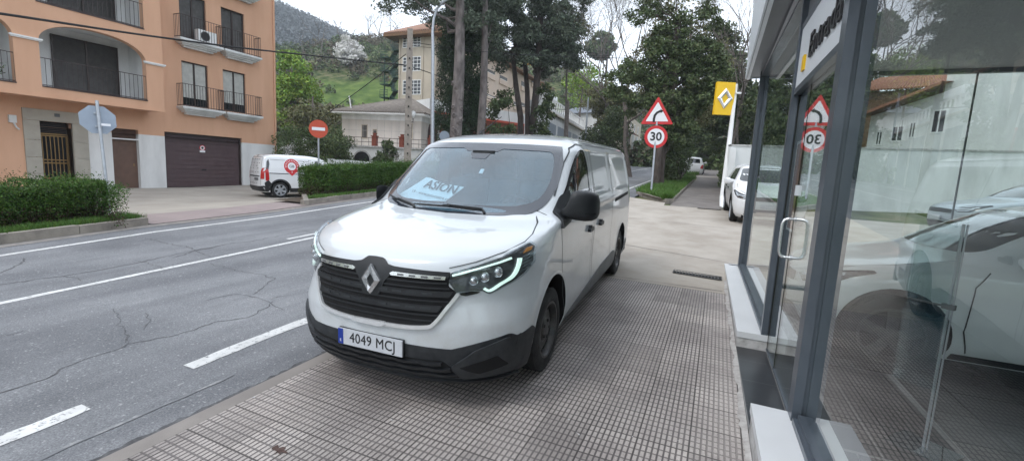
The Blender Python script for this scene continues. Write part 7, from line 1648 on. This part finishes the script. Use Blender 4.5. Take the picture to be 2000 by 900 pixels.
b2 = gp(1019, 35.5); t_ = [o for o in bpy.data.objects if o.name.startswith('cedar_tree')][0]
mb = MB(); mb.tube([b2-Vector((0, 0, .2)), at(1017, 230, 35.5), at(1008, 170, 35.5), at(1003, 120, 35.6), at(1010, 60, 36)], [.26, .24, .21, .17, .1], 12); mb.tube([b2+Vector((.5, .4, 0)), at(1030, 180, 35.8), at(1024, 110, 36), at(1022, 50, 36)], [.22, .2, .17, .1], 10); mb.build('second_trunk', 'bark_dark', t_, 50)
conifer('young_leaf_tree', 'thin tree coming into pale leaf at the right edge of the cedar', gp(1100, 40), Vector((gp(1100, 40).x, gp(1100, 40).y, at(1100, 20, 40).z)), .10, 'bark_grey', [(1040, 1150, 0, 100, 40)], 26, .13, 'lf_olive', 40, .9, 30)
# cypress
b = gp(898, 33); t_ = thing('cypress_tree', 'dark columnar cypress standing behind the two pine trunks', 'tree', b); cs, rr = [], []
for k in range(430):
    f = random.random()**.9; R_ = 1.75*(1-.12*f)*(.55+.45*min(1, f*6)); a = random.uniform(0, 6.283); q = random.random()**.4; cs.append((b.x+math.cos(a)*R_*q, b.y+math.sin(a)*R_*q, b.z+.1+f*14.5)); rr.append(random.uniform(.28, .55))
link('crown', leaf_mesh('crown', clump_pts(cs, rr, 190, 1.8), .065, 'lf_cypress', 2.4, 1.2), t_); mb = MB(); mb.tube([b, b+Vector((0, 0, 12))], [.3, .1], 8); mb.build('trunk', 'bark_dark', t_)
def shrub(name, label, us, vs, D, n, clr, per, ls, lm, cat='shrub', dd=1., **kw):
    b = gp((us[0]+us[1])/2, D); k = D/FPX; zt_ = at(us[0], vs[0], D).z; rz = max(.3, (zt_-b.z)/2); return bush(name, label, b, ((us[1]-us[0])/2*k, (us[1]-us[0])/2*k*dd, rz), n, clr, per, ls, lm, cat, **kw)
shrub('magnolia', 'sparse dark magnolia between the second pine trunk and the cedar', (952, 1008), (150, 275), 31, 26, .42, 90, .12, 'lf_dark', elong=1.9, shell=.3)
shrub('magnolia', 'denser dark magnolia to the right of the twin cedar trunks', (1036, 1080), (165, 275), 33, 34, .48, 120, .12, 'lf_dark', elong=1.9, shell=.3)
shrub('round_shrub', 'large rounded dark evergreen shrub beside the thin lamp post', (1146, 1230), (208, 290), 46, 60, .75, 190, .13, 'lf_dark', cat='bush')
conifer('olive_tree', 'olive brown tree rising behind the dark round shrub', gp(1190, 52), Vector((gp(1190, 52).x, gp(1190, 52).y, at(1190, 200, 52).z)), .18, 'bark_grey', [(1150, 1240, 165, 245, 60)], 130, .15, 'lf_olive', 52, .9, 10)
conifer('spring_tree', 'thin pale green tree in new leaf behind the garage block', gp(1130, 62), Vector((gp(1130, 62).x, gp(1130, 62).y, at(1130, 150, 62).z)), .15, 'bark_grey', [(1095, 1180, 130, 215, 40)], 40, .17, 'lf_spring', 62, 1.1, 24)
b = gp(1174, 128); conifer('hill_pine', 'round headed pine alone on the ridge', b, Vector((b.x, b.y, at(1174, 85, 128).z)), .35, 'bark_dark', [(1152, 1198, 72, 112, 34)], 130, .5, 'lf_mid', 128, 1.6, 8)
# ivy clad tree beside the verge
b = gp(1290, 24.6, 360)
conifer('ivy_tree', 'big ivy covered tree on the verge behind the speed limit sign', b, Vector((b.x+.1, b.y+.2, at(1296, 40, 24.6).z)), .19, 'bark_dark', [(1255, 1400, 40, 230, 140), (1185, 1290, 120, 220, 60), (1330, 1420, 60, 200, 45), (1285, 1360, 180, 290, 50), (1230, 1420, -20, 60, 34)], 110, .08, 'lf_dark', 24.2, .42, 60, dd=.7)
conifer('young_leaf_tree', 'olive green new growth mixed through the ivy covered tree', gp(1330, 28), Vector((gp(1330, 28).x, gp(1330, 28).y, at(1330, 30, 28).z)), .10, 'bark_grey', [(1230, 1425, 0, 250, 150)], 90, .085, 'lf_olive', 28, .7, 50)
b = gp(1318, 28.5); t_ = bush('verge_bush', 'dense dark green bush on the verge between the post and the far car', b, (.85, 2.6, 2.15), 90, .5, 230, .075, 'lf_dark', 'bush'); 
mb = MB()
for k in range(7): mb.tube(wobble(gp(1316+k*3, 27.4)+Vector((0, -.3, 0)), gp(1312+k*6, 27.4)+Vector((0, .5, 1.1)), 4, .06), [.09, .07, .05, .04, .03], 6)
mb.build('bare_stem', 'bark_dark', t_, 50)
wp_ = gp(1288, 23.9); ZT = at(1291, 90, 23.9).z; pole('wooden_pole', 'rough brown wooden pole standing right behind the speed limit sign', Vector((wp_.x+.05, wp_.y, ZT)), wp_-Vector((0, 0, .1)), .165, .12, 'bark_dark', 'pole')
conifer('dark_conifer', 'dark green tree behind the yellow sign post', gp(1425, 40), Vector((gp(1425, 40).x, gp(1425, 40).y, at(1425, 120, 40).z)), .22, 'bark_dark', [(1375, 1475, 110, 300, 110), (1380, 1440, 60, 160, 30)], 170, .14, 'lf_dark', 40, .85, 20)
conifer('path_tree', 'mid green tree overhanging the far end of the path', gp(1385, 58), Vector((gp(1385, 58).x, gp(1385, 58).y, at(1385, 190, 58).z)), .2, 'bark_dark', [(1340, 1420, 190, 300, 60)], 150, .17, 'lf_mid', 58, .9, 14)
bare_tree('bare_tree', 'leafless grey tree spreading thin twigs above the speed limit sign', gp(1238, 34), 17, .17, 'bark_grey', 7, .40, buds='lf_olive', budn=1, bs=.05, seed=5, lean=(-.15, 0), kids=3, twl=.74, thin=.56)
bare_tree('bare_tree', 'leafless twiggy tree reaching above the yellow sign', gp(1440, 33), 16, .16, 'bark_grey', 7, .38, buds='lf_twig', budn=1, bs=.04, seed=8, kids=3, twl=.74, thin=.56)
bare_tree('bare_tree', 'bare branching tree left of the ivy covered tree, farther back', gp(1195, 50), 22, .19, 'bark_grey', 7, .38, buds='lf_twig', budn=1, bs=.05, seed=11, lean=(-.1, 0), kids=3, twl=.74, thin=.56)
RNG = np.random.default_rng(99)
# dark hedge row along the right side of the path
t_ = thing('path_hedge', 'dark clipped hedge along the right of the far path', 'hedge', (.5, 32, 1.5)); cs = [(random.uniform(.25, .9), random.uniform(23, 42), 0) for _ in range(160)]; cs = [(x, y, zg(y)+random.uniform(.2, 2.0)) for x, y, _ in cs]
link('foliage', leaf_mesh('foliage', clump_pts(cs, [.35]*160, 130), .07, 'lf_dark'), t_)
# left: shrubs behind the far hedge
b = gp(572, 52); conifer('spring_tree', 'bright yellow green tree beside the apartment block', b, Vector((b.x, b.y, at(572, 130, 52).z)), .2, 'bark_grey', [(535, 600, 105, 250, 70), (540, 620, 160, 235, 30)], 110, .17, 'lf_spring', 52, 1.0, 16)
conifer('olive_tree', 'brown green tree behind the white flowering shrub', gp(610, 44), Vector((gp(610, 44).x, gp(610, 44).y, at(610, 190, 44).z)), .15, 'bark_grey', [(545, 670, 195, 270, 60)], 70, .14, 'lf_olive', 44, .8, 16)
shrub('flowering_shrub', 'shrub with creamy white blossom behind the small white van', (545, 632), (236, 300), 26.5, 60, .42, 130, .06, 'lf_mid', shell=.2)
link('blossom', leaf_mesh('blossom', clump_pts(crown_centres(np.array(gp(588, 26.3)+Vector((0, 0, 1.5))), (1.35, 1.0, 1.35), 60, .6), [.3]*60, 55), .055, 'lf_blossom', 1.2), [o for o in bpy.data.objects if o.name.startswith('flowering_shrub')][0])
shrub('dark_shrub', 'dark green shrub behind the no entry sign', (600, 690), (242, 312), 25.5, 70, .42, 170, .07, 'lf_dark', shell=.3)
shrub('round_shrub', 'small dark oleander in front of the terrace arch', (735, 780), (276, 318), 28.5, 22, .34, 120, .09, 'lf_dark', elong=3, up=.8)
bare_tree('bare_shrub', 'thin leafless shrub beside the concrete pole', gp(765, 27.5), 3.2, .04, 'bark_grey', 4, .75, buds='lf_blossom', budn=1, bs=.03, seed=21, cat='shrub'); bare_tree('bare_shrub', 'thin leafless shrub between the concrete pole and the van roof', gp(822, 28), 3.0, .04, 'bark_grey', 4, .75, buds='lf_mid', budn=1, bs=.04, seed=22, cat='shrub')
RNG = np.random.default_rng(123)
# hillside
b = gp(680, 104, 120); conifer('blossom_tree', 'white blossoming tree on the hillside', Vector((b.x, b.y, at(680, 122, 104).z)), at(680, 96, 104), .2, 'bark_grey', [(655, 707, 76, 122, 46)], 110, .30, 'lf_blossom', 104, 1.2, 12)
for k, (u, v, D, s) in enumerate(((548, 100, 70, 11), (566, 96, 74, 12), (628, 78, 112, 10), (668, 74, 120, 8), (720, 66, 132, 9), (741, 64, 132, 10), (763, 60, 134, 10), (778, 62, 134, 8), (690, 72, 128, 6), (600, 86, 100, 8), (1120, 120, 118, 9), (1210, 118, 116, 10), (1240, 120, 110, 9), (1100, 112, 120, 9))):
    p = at(u, v, D); bare_tree('hill_bare_tree', ('grey leafless tree at pixel-thin height on the ridge',)[0] if False else 'leafless grey tree on the hill crest', Vector((p.x, p.y, TZ(p.x, p.y)-.3)), s, .16, 'bark_grey', 5, .45, group='leafless trees along the hill crest', seed=40+k, kids=2, twl=.74, thin=.66)
RNG = np.random.default_rng(7); 
def scrub(name, n, az, rr, m_, per, ls, rad, label, skip=None):
    cs, rs_ = [], []
    while len(cs) < n:
        a = random.uniform(*az); r = rr[0]+(rr[1]-rr[0])*random.random(); x, y = r*math.sin(math.radians(a)), r*math.cos(math.radians(a)); z = TZ(x, y)
        if skip and skip(a, r, z): continue
        R_ = random.uniform(*rad); cs.append((x, y, z+R_*.35)); rs_.append(R_)
    link(name, leaf_mesh(name, clump_pts(cs, rs_, per, .75), ls, m_, 1.6, .3), kind='stuff', label=label, cat='scrub')
mead = lambda a, r, z: (10.5 < z < 19.5 and a < -30 and random.random() < .88)
M['lf_far_hazed'] = leaf('lf_far_hazed', (.085, .098, .102), (.11, .122, .122), .12); M['lf_brown'] = leaf('lf_brown', (.085, .072, .04), (.14, .115, .07), .4)  # far leaves: distance haze is mixed into their blue-grey colour
scrub('scrub', 560, (-53, 8), (68, 150), 'lf_mid', 60, .42, (.8, 2.3), 'mixed green scrub scattered over the hillside', mead)
scrub('scrub', 620, (-53, 8), (68, 152), 'lf_brown', 60, .42, (.8, 2.4), 'brown winter scrub scattered over the hillside', mead)
scrub('scrub', 260, (-53, 8), (66, 150), 'lf_dark', 60, .40, (.8, 2.2), 'dark evergreen scrub scattered over the hillside', mead)
scrub('woods', 620, (-18, 40), (62, 150), 'lf_dark', 70, .50, (1.5, 4.0), 'dark wooded slope behind the path and the yard')
scrub('woods', 380, (-18, 40), (60, 150), 'lf_mid', 70, .50, (1.5, 3.6), 'green wooded slope behind the path and the yard')
scrub('woods', 300, (-18, 40), (60, 150), 'lf_brown', 60, .50, (1.5, 3.6), 'brown wooded slope behind the path and the yard')
scrub('far_woods', 2600, (-56, -30), (240, 470), 'lf_far_hazed', 30, 1.15, (4, 7), 'wood covering the far mountain, haze greyed into its leaf colour')
# trees behind the yard
for k, (u, D, v, m_) in enumerate(((1530, 34, 120, 'lf_dark'), (1600, 36, 90, 'lf_mid'), (1700, 44, 60, 'lf_dark'), (1800, 42, 40, 'lf_dark'), (1900, 38, 30, 'lf_mid'))):
    conifer('yard_tree', ('dark tree behind the yard wall, nearest the shop corner', 'mid green tree behind the yard wall, second from the shop corner', 'tall dark tree behind the brown house', 'tall dark tree behind the white house', 'mid green tree farthest right behind the white house')[k], gp(u, D), Vector((gp(u, D).x, gp(u, D).y, at(u, v+30, D).z)), .2, 'bark_dark', [(u-60, u+60, v, 300, 60)], 110, .17, m_, D, 1.1, 12)
# ------------------------------------------------------------------ air
mb = MB(); mb.box(-420, 420, -80, 520, -6, 178); hz = bpy.data.materials.new('haze'); hz.use_nodes = True; t = hz.node_tree; t.nodes.clear(); o = N(t, 'ShaderNodeOutputMaterial'); pv = N(t, 'ShaderNodeVolumePrincipled'); pv.inputs['Color'].default_value = (.82, .88, .95, 1); pv.inputs['Density'].default_value = .0008; t.links.new(pv.outputs[0], o.inputs['Volume']); M['haze'] = hz
mb.build('haze', 'haze', kind='stuff', label='thin morning haze over the valley', cat='haze')
